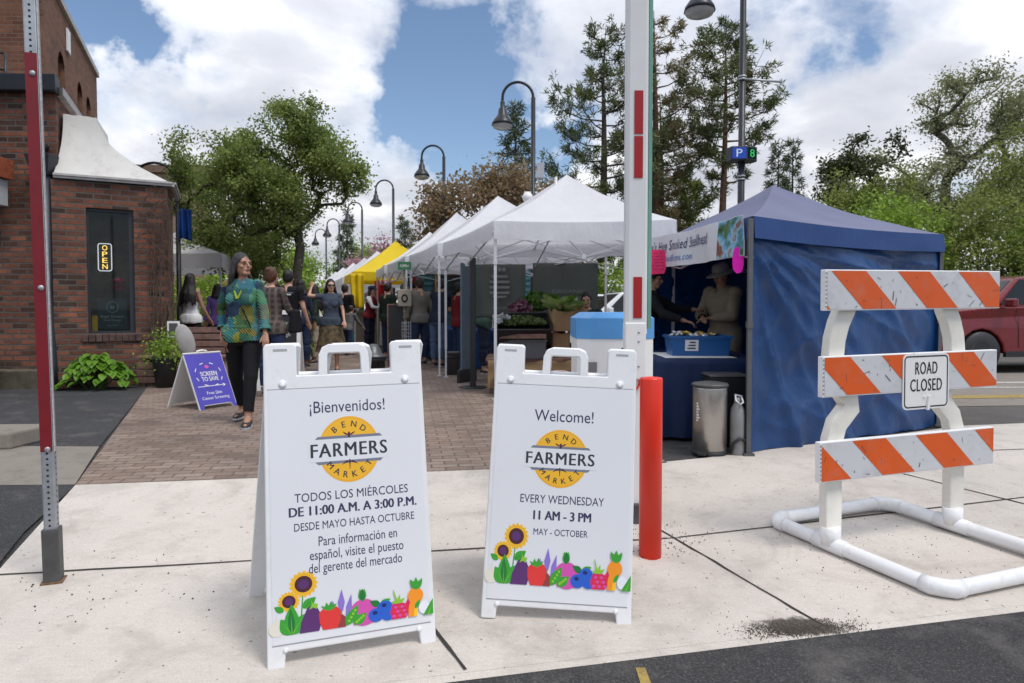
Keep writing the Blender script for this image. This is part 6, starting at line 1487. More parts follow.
def plaid_mat(nm, a, b, sc=26):
    g = NT(nm); v = g.coord('Object'); w = []
    for ax in 'XZ':
        t_ = g.add('ShaderNodeTexWave'); t_.inputs['Scale'].default_value = sc / 6; t_.bands_direction = ax; g.ln(v, t_.inputs['Vector']); w.append(g.ramp(t_.outputs['Fac'], [(.55, 0.), (.75, 1.)]))
    c = g.mix(w[0], lin(a), lin(b)); c = g.mix(g.math('MULTIPLY', w[1], .6), c, lin(b)); g.base(c); g.rough(.85); return g.m
CL['patch'] = patch_mat(); CL['plaid'] = plaid_mat('brown plaid', (.045, .030, .026), (.11, .085, .075)); CL['floral'] = pm('floral skirt', (.10, .065, .03), .8, 0, .9, 14, 0, 40, (.05, .12, .06), 1.0)
M_eye = pm('eye dark', (.02, .014, .012), .2); M_lip = pm('lip', (.30, .09, .075), .5); M_shoe = pm('dark shoe', (.018, .018, .020), .6, 0, .2); M_sole = pm('shoe sole', (.42, .42, .42), .6)

def rot_about(v, axis, ang): return Matrix.Rotation(ang, 3, axis) @ v
class Fig:
    """one figure. local frame: faces -Y, its left hand side is +X, height 1.75 scaled to H"""
    def __init__(s, H, P_, vox):
        s.k = H / 1.75; s.mb = MB(); s.mb.smooth = True; s.tags = []; s.vox = vox; s.P = P_
    def mark(s, n0, tag_, par): s.tags += [(tag_, par(i) if callable(par) else par) for i in range(len(s.mb.v) - n0)]
    def cone(s, a, b, ra, rb, tag_, n=12, fl=(1, 1), xax=None):
        """rounded tapered limb from a to b with hemispheric ends"""
        a, b = Vector(a), Vector(b); d = b - a; L = d.length; d.normalize()
        x = Vector(xax) if xax is not None else (Vector((1, 0, 0)) if abs(d.x) < .9 else Vector((0, 1, 0))); x = (x - d * x.dot(d)).normalized(); y = d.cross(x); n0 = len(s.mb.v); ts = []; rings = []
        st = [(-ra * math.sin(t), ra * math.cos(t)) for t in (1.35, .9, .45)] + [(L * q, ra + (rb - ra) * q) for q in (0, .25, .5, .75, 1)] + [(L + rb * math.sin(t), rb * math.cos(t)) for t in (.45, .9, 1.35)]
        for h, r in st:
            rings.append([s.mb.pt(a + d * h + (x * math.cos(2 * math.pi * k / n) * fl[0] + y * math.sin(2 * math.pi * k / n) * fl[1]) * r) for k in range(n)]); ts += [h / L] * n
        for A, B in zip(rings, rings[1:]):
            for k in range(n): s.mb.face([A[k], A[(k + 1) % n], B[(k + 1) % n], B[k]])
        s.mb.face(rings[0][::-1]); s.mb.face(rings[-1]); s.tags += [(tag_, t) for t in ts]
    def loft(s, secs, tag_, n=18):
        """secs: (center, x axis, y axis, rx, ry, param)"""
        n0 = len(s.mb.v); rings = []; e = 2.4
        for c, xa, ya, rx, ry, t in secs:
            ring = []
            for k in range(n):
                a = 2 * math.pi * k / n; ca, sa = math.cos(a), math.sin(a)
                ring.append(s.mb.pt(Vector(c) + Vector(xa) * rx * math.copysign(abs(ca) ** (2 / e), ca) + Vector(ya) * ry * math.copysign(abs(sa) ** (2 / e), sa))); s.tags.append((tag_, t))
            rings.append(ring)
        for A, B in zip(rings, rings[1:]):
            for k in range(n): s.mb.face([A[k], A[(k + 1) % n], B[(k + 1) % n], B[k]])
        s.mb.face(rings[0][::-1]); s.mb.face(rings[-1])
    def blob(s, c, r, tag_, rot=None, n=14, m=10):
        n0 = len(s.mb.v); tmp = MB(); tmp.ball((0, 0, 0), r, n, m); R_ = rot if rot is not None else Matrix.Identity(3)
        for v in tmp.v: s.mb.v.append(tuple(Vector(c) + R_ @ Vector(v)))
        for f in tmp.f: s.mb.f.append(tuple(i + n0 for i in f)); s.mb.mi.append(0); s.mb.sm.append(True)
        s.tags += [(tag_, 0)] * len(tmp.v)
def remesh_obj(mb, vox, smooth_it=2, fac=.5):
    me = bpy.data.meshes.new('figure'); me.from_pydata(mb.v, [], mb.f); o = bpy.data.objects.new('figure', me); COL.objects.link(o)
    r = o.modifiers.new('r', 'REMESH'); r.mode = 'VOXEL'; r.voxel_size = vox; r.use_smooth_shade = True
    if smooth_it: sm = o.modifiers.new('s', 'SMOOTH'); sm.factor = fac; sm.iterations = smooth_it
    dg = bpy.context.evaluated_depsgraph_get(); out_ = bpy.data.meshes.new_from_object(o.evaluated_get(dg)); bpy.data.objects.remove(o); bpy.data.meshes.remove(me)
    out_.polygons.foreach_set('use_smooth', [True] * len(out_.polygons)); return out_
def person(label, loc, face, H=1.7, skin=SK_L, hair='short', hairc='dark', top=('black', 'long'), bottom=('jeans', 'full'), shoes=True, pose=None, hat=None, female=False, vox=.014, group=None, fingers=False, extra=None, shoe_m=None, collar=None):
    P_ = dict(lean=0, twist=0, head=(0, 0), armL=(0, 12, 10), armR=(0, 12, 10), legL=(0, 0), legR=(0, 0), slouch=0, stride=0); P_.update(pose or {})
    k = H / 1.75; F = Fig(H, P_, vox); X, Y, Z = Vector((1, 0, 0)), Vector((0, 1, 0)), Vector((0, 0, 1))
    sw, hw = (.158, .094) if female else (.195, .092); bulk = .84 if female else 1.0
    # legs (thigh pitch forward, knee bend) ; find pelvis height so the lower foot stands on the ground
    thigh, shin, foot_h = .43, .41, .085
    def leg(sgn, hp, kn):
        d1 = rot_about(Vector((sgn * .03, 0, -1)).normalized(), X, -R(hp)); d2 = rot_about(Vector((-sgn * .012, 0, -1)).normalized(), X, -R(hp) + R(kn)); return d1, d2
    drops = []
    for sgn, (hp, kn) in ((1, P_['legL']), (-1, P_['legR'])): d1, d2 = leg(sgn, hp, kn); drops.append(-(d1.z * thigh + d2.z * shin) + foot_h)
    pz = max(drops); pel = Vector((0, 0, pz)); feet = []
    for sgn, (hp, kn) in ((1, P_['legL']), (-1, P_['legR'])):
        d1, d2 = leg(sgn, hp, kn); h = pel + X * sgn * hw; kn_ = h + d1 * thigh; an = kn_ + d2 * shin
        F.cone((h + Z * .02) * k, kn_ * k, .086 * k * (1.03 if female else 1), .058 * k, 'thigh', fl=(1, 1.08)); F.cone(kn_ * k, an * k, .056 * k, .038 * k, 'shin', fl=(.95, 1.05))
        cm = kn_.lerp(an, .3) + rot_about(Y, X, -R(hp) + R(kn)) * .02; n0 = len(F.tags); F.cone((cm - d2 * .06) * k, (cm + d2 * .09) * k, .045 * k, .035 * k, 'shin'); F.tags[n0:] = [('shin', .4)] * (len(F.tags) - n0)
        pit = R(kn) - R(hp); lift = max(0, min(R(42), (an.z - foot_h) * 3.0)); fd = rot_about(-Y, X, lift * (1 if kn > hp else -.5)); fd = (fd + X * sgn * .14).normalized()
        heel = an - Z * .045 - fd * .035; toe = an - Z * .052 + fd * .155
        F.cone(heel * k, toe * k, .040 * k, .030 * k, 'foot', fl=(1, .8), xax=fd.cross(Z)); F.cone(an * k, (an + fd * .08 - Z * .035) * k, .040 * k, .034 * k, 'foot'); feet.append((heel, toe, fd))
    # torso
    Lm = Matrix.Rotation(R(P_['lean']), 3, 'X'); Tm = Matrix.Rotation(R(P_['twist']), 3, 'Z')
    def T(v, twist=1.0): # torso point relative to pelvis
        return pel + Lm @ (Matrix.Rotation(R(P_['twist'] * twist), 3, 'Z') @ Vector(v))
    def ax(a, tw=1): return Lm @ (Matrix.Rotation(R(P_['twist'] * tw), 3, 'Z') @ a)
    hipx = .172 if female else .165; wx = .128 if female else .150; chx = .150 if female else .172
    secs = []
    for z, rx, ry, yo, t in ((-.09, hipx * .80, .09, .01, 0), (-.03, hipx, .115, .012, .05), (.05, hipx * .98, .115, .008, .15), (.13, (hipx + wx) / 2, .10, .0, .3), (.20, wx, .092, -.002, .42), (.30, wx * 1.08, .10, -.004, .6), (.39, chx, .112, -.006, .75), (.46, chx * 1.04, .108, .0, .85), (.52, sw * .90, .085, .008, .95), (.555, sw * .55, .066, .014, 1.0), (.58, .06, .055, .012, 1.05)):
        tw = min(1, max(0, z / .45)); secs.append((T((0, yo, z), tw) * k, ax(X, tw), ax(Y, tw), rx * k * (1 if z < .1 else bulk ** .3), ry * k, t))
    F.loft(secs, 'torso')
    if female:
        for s_ in (1, -1): F.blob(T((s_ * .072, -.088, .36)) * k, (.056 * k, .038 * k, .056 * k), 'torso')
    nb = T((0, .012, .56)); hy, hp = P_['head']; fwd = P_['slouch']
    hm = ax(X), ax(Y), ax(Z); Hm = Lm @ Tm @ Matrix.Rotation(R(-P_['lean'] * .75), 3, 'X'); hc = nb + Hm @ Vector((0, -.022 - fwd, .152))
    Hd = Hm @ Matrix.Rotation(R(hy), 3, 'Z') @ Matrix.Rotation(R(hp), 3, 'X')
    F.cone((nb - ax(Z) * .03) * k, (hc - Hm @ Vector((0, -.006, .06))) * k, .056 * k * bulk, .052 * k * bulk, 'neck')
    def hp_(x, y, z): return (hc + Hd @ Vector((x, y, z))) * k
    F.blob(hp_(0, .012, .022), (.074 * k, .094 * k, .098 * k), 'head', Hd); F.blob(hp_(0, -.012, -.038), (.060 * k, .075 * k, .080 * k), 'head', Hd)
    F.cone(hp_(.020, -.062, -.088), hp_(-.020, -.062, -.088), .022 * k, .022 * k, 'head'); F.cone(hp_(0, -.084, .018), hp_(0, -.106, -.022), .009 * k, .015 * k, 'head', 8)
    F.cone(hp_(.040, -.068, .026), hp_(-.040, -.068, .026), .018 * k, .018 * k, 'head', 8); F.cone(hp_(.017, -.082, -.055), hp_(-.017, -.082, -.055), .011 * k, .011 * k, 'head', 8)
    for s_ in (1, -1): F.blob(hp_(s_ * .075, .012, -.008), (.010 * k, .020 * k, .030 * k), 'head', Hd); F.blob(hp_(s_ * .046, -.056, -.022), (.022 * k, .022 * k, .020 * k), 'head', Hd)
    # arms: (pitch forward, abduction, elbow bend, [inward turn of forearm])
    hands = []
    for sgn, a in ((1, P_['armL']), (-1, P_['armR'])):
        pit, ab, el = a[0], a[1], a[2]; inw = a[3] if len(a) > 3 else 10
        sh = T((sgn * (sw - .012), .010, .505)); M_ = Lm @ Tm if abs(P_['lean']) < 25 else Tm
        d1 = Tm @ (Matrix.Rotation(-R(pit), 3, 'X') @ (Matrix.Rotation(-sgn * R(ab), 3, 'Y') @ Vector((0, 0, -1)))); elb = sh + d1 * .285
        # bend the forearm about the arm's own side axis (forward) and turn it inward
        side = Tm @ (Matrix.Rotation(-R(pit), 3, 'X') @ (Matrix.Rotation(-sgn * R(ab), 3, 'Y') @ X)); d2 = rot_about(d1, side, -R(el)); d2 = rot_about(d2, d1, sgn * R(inw)) if el > 4 else d2
        wr = elb + d2 * .245
        F.blob(sh * k, (.060 * k * bulk, .060 * k * bulk, .062 * k * bulk), 'uparm'); F.cone(sh * k, elb * k, .050 * k * bulk, .039 * k * bulk, 'uparm'); F.cone(elb * k, wr * k, .040 * k * bulk, .026 * k * bulk, 'forearm')
        # hand
        pn = side.cross(d2).normalized(); ac = d2.cross(pn).normalized(); palm = wr + d2 * .045
        F.cone((wr + d2 * .01) * k, (wr + d2 * .075) * k, .030 * k, .036 * k, 'hand', fl=(1.05, .48), xax=ac)
        for q in range(4):
            o_ = (q - 1.5) * .0185; ln = (.070, .080, .075, .058)[q]; r_ = .0088; b0 = wr + d2 * .085 + ac * o_ * sgn; cu = .30 + .1 * q
            f1 = rot_about(d2, ac, cu * .5 * (1 if el < 30 else 1.4)); f2 = rot_about(d2, ac, cu * 1.4 * (1 if el < 30 else 1.6)); m_ = b0 + f1 * ln * .5
            F.cone((b0 - d2 * .02) * k, m_ * k, r_ * k * 1.1, r_ * k, 'hand', 8); F.cone(m_ * k, (m_ + f2 * ln * .5) * k, r_ * k, r_ * k * .8, 'hand', 8)
        tb = wr + d2 * .025 - ac * sgn * .026; td = (d2 * .75 - ac * sgn * .55).normalized(); tm = tb + td * .036; F.cone(tb * k, tm * k, .0125 * k, .0105 * k, 'hand', 8); F.cone(tm * k, (tm + (td * .6 + d2 * .6).normalized() * .030) * k, .0105 * k, .008 * k, 'hand', 8)
        hands.append((palm, d2))
    root = thing('person', label, 'person', loc, face, group)
    me = remesh_obj(F.mb, vox * k, 2, .45); me.name = 'body'; me.materials.append(skin); body = bpy.data.objects.new('body', me); COL.objects.link(body); body.parent = root
    # clothes: copies of regions of the body surface, pushed outwards
    kd = kdtree.KDTree(len(F.mb.v))
    for i, v in enumerate(F.mb.v): kd.insert(v, i)
    kd.balance(); vt = [F.tags[kd.find(v.co)[1]] for v in me.vertices]
    inv = Lm.inverted()
    def garment(nm, m, cond, off, wr=.012, seed=0, flare=None, parent=root):
        keep = [cond(*vt[i], me.vertices[i].co / k) for i in range(len(me.vertices))]; fs = [p.vertices[:] for p in me.polygons if all(keep[i] for i in p.vertices)]
        if not fs: return None
        used = sorted({i for f in fs for i in f}); mp = {i: j for j, i in enumerate(used)}; vs = []
        for i in used:
            v = me.vertices[i]; o_ = off(*vt[i], v.co / k) if callable(off) else off
            n1 = mnoise.noise(v.co * 7 / k + Vector((seed, 0, 0))) + .5 * mnoise.noise(v.co * 17 / k + Vector((0, seed, 0)))
            vs.append(v.co + v.normal * k * max(.003, o_ + wr * n1))
        g = bpy.data.meshes.new(nm); g.from_pydata([tuple(v) for v in vs], [], [tuple(mp[i] for i in f) for f in fs]); g.polygons.foreach_set('use_smooth', [True] * len(fs)); g.materials.append(m); g.update()
        o_ = bpy.data.objects.new(nm, g); COL.objects.link(o_); o_.parent = parent
        sm = o_.modifiers.new('Smooth', 'SMOOTH'); sm.iterations = 2; sm.factor = .4; so_ = o_.modifiers.new('Solidify', 'SOLIDIFY'); so_.thickness = .005 * k; so_.offset = 1; return o_
    tn, tk = top[0], top[1]; bn, bk = bottom[0], bottom[1]
    low = {'long': -.06, 'short': -.05, 'tank': -.05, 'coat': -.22, 'vest': -.03}.get(tk, -.05)
    rel = lambda co: (inv @ (co - pel)).z
    if bk in ('full', 'crop'):
        garment('trousers', CL[bn], lambda t, q, co: (t == 'thigh') or (t == 'shin' and q < (.93 if bk == 'full' else .80)) or (t == 'torso' and rel(co) < .09), lambda t, q, co: (.007 if bn == 'black' and female else .014) + (.010 if t == 'shin' and not (bn == 'black' and female) else 0), .004 if (bn == 'black' and female) else .009, 3)
    elif bk == 'shorts':
        garment('shorts', CL[bn], lambda t, q, co: (t == 'thigh' and q < .85) or (t == 'torso' and rel(co) < .09), .022, .008, 3)
    elif bk == 'skirt':
        mb = MB(); rows = []
        for q in range(9):
            s_ = q / 8; z = pel.z + .08 - s_ * .62; rx, ry = (.165 + .13 * s_), (.12 + .12 * s_); rows.append([mb.pt(Vector((rx * math.cos(a) * (1 + .07 * s_ * math.sin(a * 7)), ry * math.sin(a) * (1 + .07 * s_ * math.sin(a * 7)) + .008, z)) * k) for a in [2 * math.pi * j / 40 for j in range(40)]])
        mb.smooth = True
        for A, B in zip(rows, rows[1:]):
            for j in range(40): mb.face([A[j], B[j], B[(j + 1) % 40], A[(j + 1) % 40]])
        mb.build('skirt', CL[bn], root)
    slv = {'long': lambda t, q: t == 'uparm' or (t == 'forearm' and q < .95), 'coat': lambda t, q: t == 'uparm' or (t == 'forearm' and q < .95), 'short': lambda t, q: t == 'uparm' and q < .72, 'tank': lambda t, q: False, 'vest': lambda t, q: False}[tk]
    thick = {'long': .012, 'coat': .022, 'short': .012, 'tank': .008, 'vest': .024}[tk]
    def ctop(t, q, co):
        if t == 'torso': return rel(co) > low and not (q > 1.03)
        if t == 'thigh': return rel(co) > low
        return slv(t, q)
    tnm = {'long': 'jacket', 'coat': 'coat', 'short': 't_shirt', 'tank': 'tank_top', 'vest': 'vest'}[tk]
    tp = garment(tnm, CL[tn], ctop, lambda t, q, co: thick + (.016 if rel(co) < .10 else 0), .008, 7)
    if tk == 'vest' and len(top) > 2: garment('shirt', CL[top[2]], lambda t, q, co: (t == 'torso' and rel(co) > -.02 and q < 1.03) or t == 'uparm' or (t == 'forearm' and q < .95), .012, .006, 9)
    if collar: 
        mb = MB(); ring = [(T((.085 * math.cos(a), .075 * math.sin(a) + .012, .555 + .02 * math.sin(a)))) * k for a in [2 * math.pi * j / 18 for j in range(18)]]; mb.tube(ring, .020 * k, 8, closed=True); mb.build('collar', CL[collar], root)
    me.materials.append(CL[bn]); me.materials.append(CL[tn])
    if bk != 'skirt':
        mi_ = []
        for p in me.polygons:
            q = [vt[i] for i in p.vertices]; z_ = rel(p.center / k)
            mi_.append(1 if all(a == 'thigh' or (a == 'torso' and z_ < .07) for a, _ in q) and bk != 'shorts' else 2 if tk != 'tank' and all(a == 'torso' and b < .95 for a, b in q) else 0)
        me.polygons.foreach_set('material_index', mi_)
    if shoes:
        for i_, (heel, toe, fd) in enumerate(feet):
            mb = MB(); rows = []; L_ = (toe - heel).length + .062; c0 = heel - fd * .032; sd_ = fd.cross(Z).normalized(); up = sd_.cross(fd)
            for q, w, h in ((0, .020, .05), (.06, .036, .085), (.22, .040, .098), (.42, .043, .080), (.62, .047, .062), (.82, .045, .048), (.95, .030, .040), (1, .014, .028)):
                c = c0 + fd * L_ * q; zb = -.030; ring = []
                for j in range(12):
                    a = 2 * math.pi * j / 12; ring.append(mb.pt((c + sd_ * w * math.cos(a) + up * (zb + max(0, (math.sin(a) * .5 + .5)) * h)) * k))
                rows.append(ring)
            mb.smooth = True
            for A, B in zip(rows, rows[1:]):
                for j in range(12): mb.face([A[j], B[j], B[(j + 1) % 12], A[(j + 1) % 12]])
            mb.smooth = False; mb.face(rows[0]); mb.face(rows[-1][::-1]); sh = mb.build('shoe', shoe_m or M_shoe, root)
            sb = MB(); sb.prism([(0, 0)], 0, 0) if False else None
            A = [(c0 + fd * L_ * q + sd_ * w * s_ - up * .034) * k for s_, lst in ((1, ((0, .024), (.2, .042), (.6, .049), (.9, .040), (1.01, .012))), (-1, ((1.01, .012), (.9, .040), (.6, .049), (.2, .042), (0, .024)))) for q, w in lst]
            B = [p_ + up * .020 * k for p_ in A]; ia = [sb.pt(p_) for p_ in A]; ib = [sb.pt(p_) for p_ in B]; sb.face(ia); sb.face(ib[::-1])
            for j in range(len(A)): sb.face([ia[j - 1], ia[j], ib[j], ib[j - 1]])
            sb.build('sole', M_sole if shoe_m is None else M_shoe, sh)
    # face
    for s_ in (1, -1):
        mb = MB(); mb.ball((0, 0, 0), (.0125 * k, .006 * k, .0065 * k), 10, 6); o_ = mb.build('eye', M_eye, root); o_.matrix_local = Matrix.Translation(hp_(s_ * .031, -.0835, .004)) @ Hd.to_4x4()
        mb = MB(); mb.ball((0, 0, 0), (.019 * k, .006 * k, .0045 * k), 10, 6); o_ = mb.build('eyebrow', HAIR[hairc], root); o_.matrix_local = Matrix.Translation(hp_(s_ * .032, -.086, .026)) @ Hd.to_4x4()
    mb = MB(); mb.ball((0, 0, 0), (.021 * k, .007 * k, .0085 * k), 10, 6); o_ = mb.build('mouth', M_lip, root); o_.matrix_local = Matrix.Translation(hp_(0, -.0905, -.054)) @ Hd.to_4x4()
    # hair
    if hair:
        hb_ = Fig(H, P_, vox); rr = random.Random(int(H * 1000)); hv = .011 * k if vox < .01 else .014 * k
        if hair != 'bald':
            hb_.blob(hp_(0, .024, .038), (.084 * k, .098 * k, .096 * k), 'h', Hd); hb_.blob(hp_(0, .045, -.005), (.080 * k, .072 * k, .085 * k), 'h', Hd)
            for s_ in (1, -1): hb_.blob(hp_(s_ * .070, .025, .012), (.018 * k, .045 * k, .055 * k), 'h', Hd)
        if hair in ('long', 'bob'):
            Ld = {'long': .36, 'bob': .15}[hair]
            for q in range(26):
                a = math.pi * (-.02 + 1.04 * q / 25); x, y = math.cos(a) * .078, .02 + math.sin(a) * .075; top_ = hp_(x * .9, y, .03); m_ = hp_(x * 1.18, y + .012, -.09)
                e = Vector(m_) + (Vector((x * .9, max(.05, y) * .55 + .02, 0)) * k if hair == 'long' else Vector((0, 0, 0))) - Z * Ld * k * rr.uniform(.75, 1.1) + Vector((rr.gauss(0, .012), rr.gauss(0, .012), 0)) * k
                e2 = Vector(m_).lerp(e, .5) + Vector((x * .25, .02, 0)) * k; hb_.cone(top_, m_, .022 * k, .024 * k, 'h', 8); hb_.cone(m_, e2, .024 * k, .022 * k, 'h', 8); hb_.cone(e2, e, .022 * k, .009 * k, 'h', 8)
        if hair == 'bun': hb_.blob(hp_(0, .085, .085), (.045 * k, .042 * k, .042 * k), 'h', Hd)
        if hair == 'curly':
            for q in range(40):
                a, b = rr.uniform(0, 6.28), rr.uniform(-.3, 1.4); hb_.blob(hp_(.088 * math.cos(a) * math.cos(b), .03 + abs(.09 * math.sin(a)) * math.cos(b), .03 + .095 * math.sin(b)), (.024 * k,) * 3, 'h')
        if hair == 'pony': hb_.cone(hp_(0, .10, .04), hp_(0, .16, -.12), .03 * k, .012 * k, 'h')
        if hair != 'bald':
            hme = remesh_obj(hb_.mb, hv, 1, .4)
            for v in hme.vertices: v.co += v.normal * .004 * k * mnoise.noise(Vector((v.co.x * 60, v.co.y * 60, v.co.z * 9)) / k)
            hme.materials.append(HAIR[hairc]); o_ = bpy.data.objects.new('hair', hme); COL.objects.link(o_); o_.parent = root
    if hat:
        typ, hm_ = hat; mb = MB(); mb.smooth = True
        if typ == 'beanie': mb.lathe([(.088 * k, -.012 * k), (.092 * k, .0), (.090 * k, .022 * k), (.090 * k, .04 * k), (.078 * k, .085 * k), (.05 * k, .115 * k), (.0, .125 * k)], (0, 0, 0), 22)
        if typ in ('cap', 'bucket'): mb.lathe([(.090 * k, -.01 * k), (.092 * k, .03 * k), (.082 * k, .075 * k), (.055 * k, .095 * k), (0, .10 * k)], (0, 0, 0), 22)
        if typ == 'bucket': mb.lathe([(.090 * k, .004 * k), (.125 * k, -.012 * k), (.165 * k, -.028 * k), (.166 * k, -.032 * k), (.12 * k, -.018 * k), (.088 * k, -.006 * k)], (0, 0, 0), 26, cap=False)
        for v_i, v in enumerate(mb.v): mb.v[v_i] = (v[0] * .95, v[1] * 1.14, v[2])
        o_ = mb.build(typ if typ != 'bucket' else 'brimmed_hat', hm_, root); o_.matrix_local = Matrix.Translation(hp_(0, .016, .046)) @ (Hd @ Matrix.Rotation(R(-6), 3, 'X')).to_4x4()
        if typ == 'cap':
            pb = MB(); pb.grid(lambda u, v: ((u - .5) * .16 * k * (1 - .25 * v * v), -.085 * k - v * .085 * k * math.sin(math.pi * (.15 + .7 * u)) ** .6, .012 * k - .014 * k * v - .02 * k * (2 * u - 1) ** 2), 10, 5); q_ = pb.build('peak', hm_, o_); sm_ = q_.modifiers.new('Solidify', 'SOLIDIFY'); sm_.thickness = .005
    return dict(root=root, hands=[(h[0] * k, h[1]) for h in hands], T=lambda x, y, z: T((x, y, z)) * k, k=k, head=hp_, Hd=Hd, F=F, body=body)
PI = math.pi
def bag(p, name, label, cat, m, pts, strap=None):
    """bag worn by a person: soft box + strap, a thing of its own"""
    root = thing(name, label, cat, p['root'].location, p['root'].rotation_euler.z)
    c, d = pts; mb = MB(); x, y, z = d[0] / 2, d[1] / 2, d[2] / 2
    mb.hexa([(c[0] - x, c[1] - y, c[2] - z), (c[0] + x, c[1] - y, c[2] - z), (c[0] + x, c[1] + y, c[2] - z), (c[0] - x, c[1] + y, c[2] - z)], [(c[0] - x * .85, c[1] - y * .7, c[2] + z), (c[0] + x * .85, c[1] - y * .7, c[2] + z), (c[0] + x * .85, c[1] + y * .7, c[2] + z), (c[0] - x * .85, c[1] + y * .7, c[2] + z)])
    mb.build('bag', m, root, .03, seg=3)
    if strap: sb = MB(); sb.tube(strap, .010, 6); sb.build('strap', m, root)
    return root

# ---- woman walking towards the camera in a patchwork jacket
w1 = person('woman with long greying hair walking in a green patchwork jacket and black leggings', (-2.66, 6.75, 0), R(4), 1.71, SK_M, 'long', 'greyed', ('patch', 'long'), ('black', 'full'), True,
            dict(lean=-1, twist=-4, head=(58, -4), armL=(8, 16, 20, 12), armR=(-16, 24, 56, 40), legL=(17, 5), legR=(-13, 14)), female=True, vox=.0075)
mb = MB(); k = w1['k']
for a, b in (((.026, -.118, .45), (.0, -.140, .37)), ((-.03, -.118, .45), (.0, -.140, .37))): mb.bar(w1['T'](*a), w1['T'](*b), .034, .010)
mb.build('top_insert', pm('lime top', (.30, .36, .02), .7), w1['root'])
mb = MB(); mb.bar(w1['T'](-.06, -.105, .49), w1['T'](.13, -.135, .08), .012, .008); tag(mb.build('bag_strap', CL['black']), 'thin black shoulder bag strap across the patchwork jacket', 'bag strap').matrix_world = Matrix.Translation((-2.66, 6.75, 0)) @ Matrix.Rotation(R(4), 4, 'Z')
# ---- others near the tree
person('woman in a brown plaid shirt with her hair up seen from behind', (-3.08, 8.75, 0), R(168), 1.66, SK_L, 'bun', 'red', ('plaid', 'long'), ('dkjeans', 'full'), True, dict(armL=(5, 10, 25), armR=(20, 14, 60, 30)), female=True, vox=.012)
p_ = person('man in a black printed t-shirt seen from behind beside the chalkboard', (-3.66, 11.2, 0), R(175), 1.76, SK_L, 'short', 'dark', ('black', 'short'), ('black', 'full'), True, dict(armL=(4, 12, 20), armR=(4, 12, 20)), vox=.014)
tb = MB(); fr = lambda u, v, w: tuple(p_['T'](-u, .136 + w, v))
flat(tb, [(-.14, .455), (.14, .455), (.13, .47), (-.13, .47)], fr, .006, 0); flat(tb, ell(0, .33, .055, .075, 16), fr, .006, 1); flat(tb, [(-.10, .425), (.10, .425), (.10, .445), (-.10, .445)], fr, .007, 2)
tb.build('back_print', [INK['grey'], CL['rust'], CL['white']], p_['root'])
bg_ = bag(p_, 'shoulder_bag', 'dark shoulder bag hanging at the side of the plaid shirt woman', 'bag', CL['black'], ((0, 0, 0), (.10, .26, .30))); bg_.location = (-2.80, 8.82, .98)
person('person with dark hair in a navy top behind the man in the printed t-shirt', (-4.02, 13.0, 0), R(190), 1.68, SK_M, 'bob', 'dark', ('navy', 'long'), ('dkjeans', 'full'), True, None, female=True)
p4 = person('woman raising one hand to her hair in a dark top and patterned skirt', (-3.26, 12.3, 0), R(8), 1.66, SK_L, 'bob', 'dark', ('denim', 'short'), ('floral', 'skirt'), True, dict(head=(18, 2), armR=(95, 55, 118, -40), armL=(8, 16, 30)), female=True, vox=.011)
mb = MB(); mb.ball((0, 0, 0), (.075, .02, .018), 12, 6); o_ = mb.build('sunglasses', M_blackpl, p4['root']); o_.matrix_local = Matrix.Translation(p4['head'](0, -.088, .006)) @ p4['Hd'].to_4x4()
person('woman in a dark green top and pale trousers left of the woman with raised hand', (-4.06, 14.0, 0), R(-70), 1.62, SK_M, 'long', 'dark', ('dkgreen', 'long'), ('beige', 'full'), True, dict(head=(-15, 0)), female=True)
p6 = person('person in a maroon vest and dark cap tending the goods under the yellow tent', (-3.80, 18.2, 0), R(70), 1.72, SK_L, 'bob', 'dark', ('maroon', 'vest', 'white'), ('navy', 'full'), True, dict(lean=8, armL=(30, 8, 50), armR=(35, 10, 50)), ('cap', CL['navy']), female=True)
ch = person('child in a grey jacket carrying a teal bag near the yellow tent', (-3.95, 16.4, 0), R(150), 1.22, SK_L, 'short', 'brown', ('grey', 'long'), ('dkjeans', 'full'), True, dict(lean=18, armL=(30, 10, 20), armR=(30, 10, 20)))
bag(ch, 'tote_bag', 'teal bag held by the child in the grey jacket', 'bag', CL['teal'], ((.16, -.22, .45), (.12, .30, .28)), [(.16, -.32, .58), (.16, -.24, .68), (.16, -.12, .58)])
person('man in a red beanie, black jacket and dark shorts facing the teal trailer', (-2.14, 14.9, 0), R(160), 1.78, SK_L, 'short', 'dark', ('black', 'long'), ('navy', 'shorts'), True, dict(armL=(20, 10, 40), armR=(20, 10, 40), head=(20, 0)), ('beanie', cloth('red beanie', (.20, .014, .016))))
person('man in a navy jacket and blue jeans reaching towards the stall, seen from behind', (-1.44, 13.3, 0), R(152), 1.72, SK_L, 'short', 'dark', ('navy', 'long'), ('jeans', 'full'), True, dict(lean=13, armR=(52, 12, 20), armL=(40, 10, 30), legL=(2, 4), legR=(-3, 2)), vox=.012)
person('person in a green sweater bending over the vegetables', (-.50, 11.9, 0), R(95), 1.66, SK_L, 'bob', 'brown', ('green', 'long'), ('navy', 'full'), True, dict(lean=30, head=(0, 14), armL=(48, 8, 28), armR=(50, 10, 30), legL=(10, 10)), female=True)
person('vendor in a dark olive sweater sitting behind the vegetables', (1.20, 10.9, -.34), R(-12), 1.74, SK_L, 'short', 'dark', ('dkgreen', 'long'), ('dkjeans', 'full'), True, dict(lean=12, head=(0, 10), armL=(45, 8, 70, 40), armR=(45, 8, 70, 40)), vox=.012)
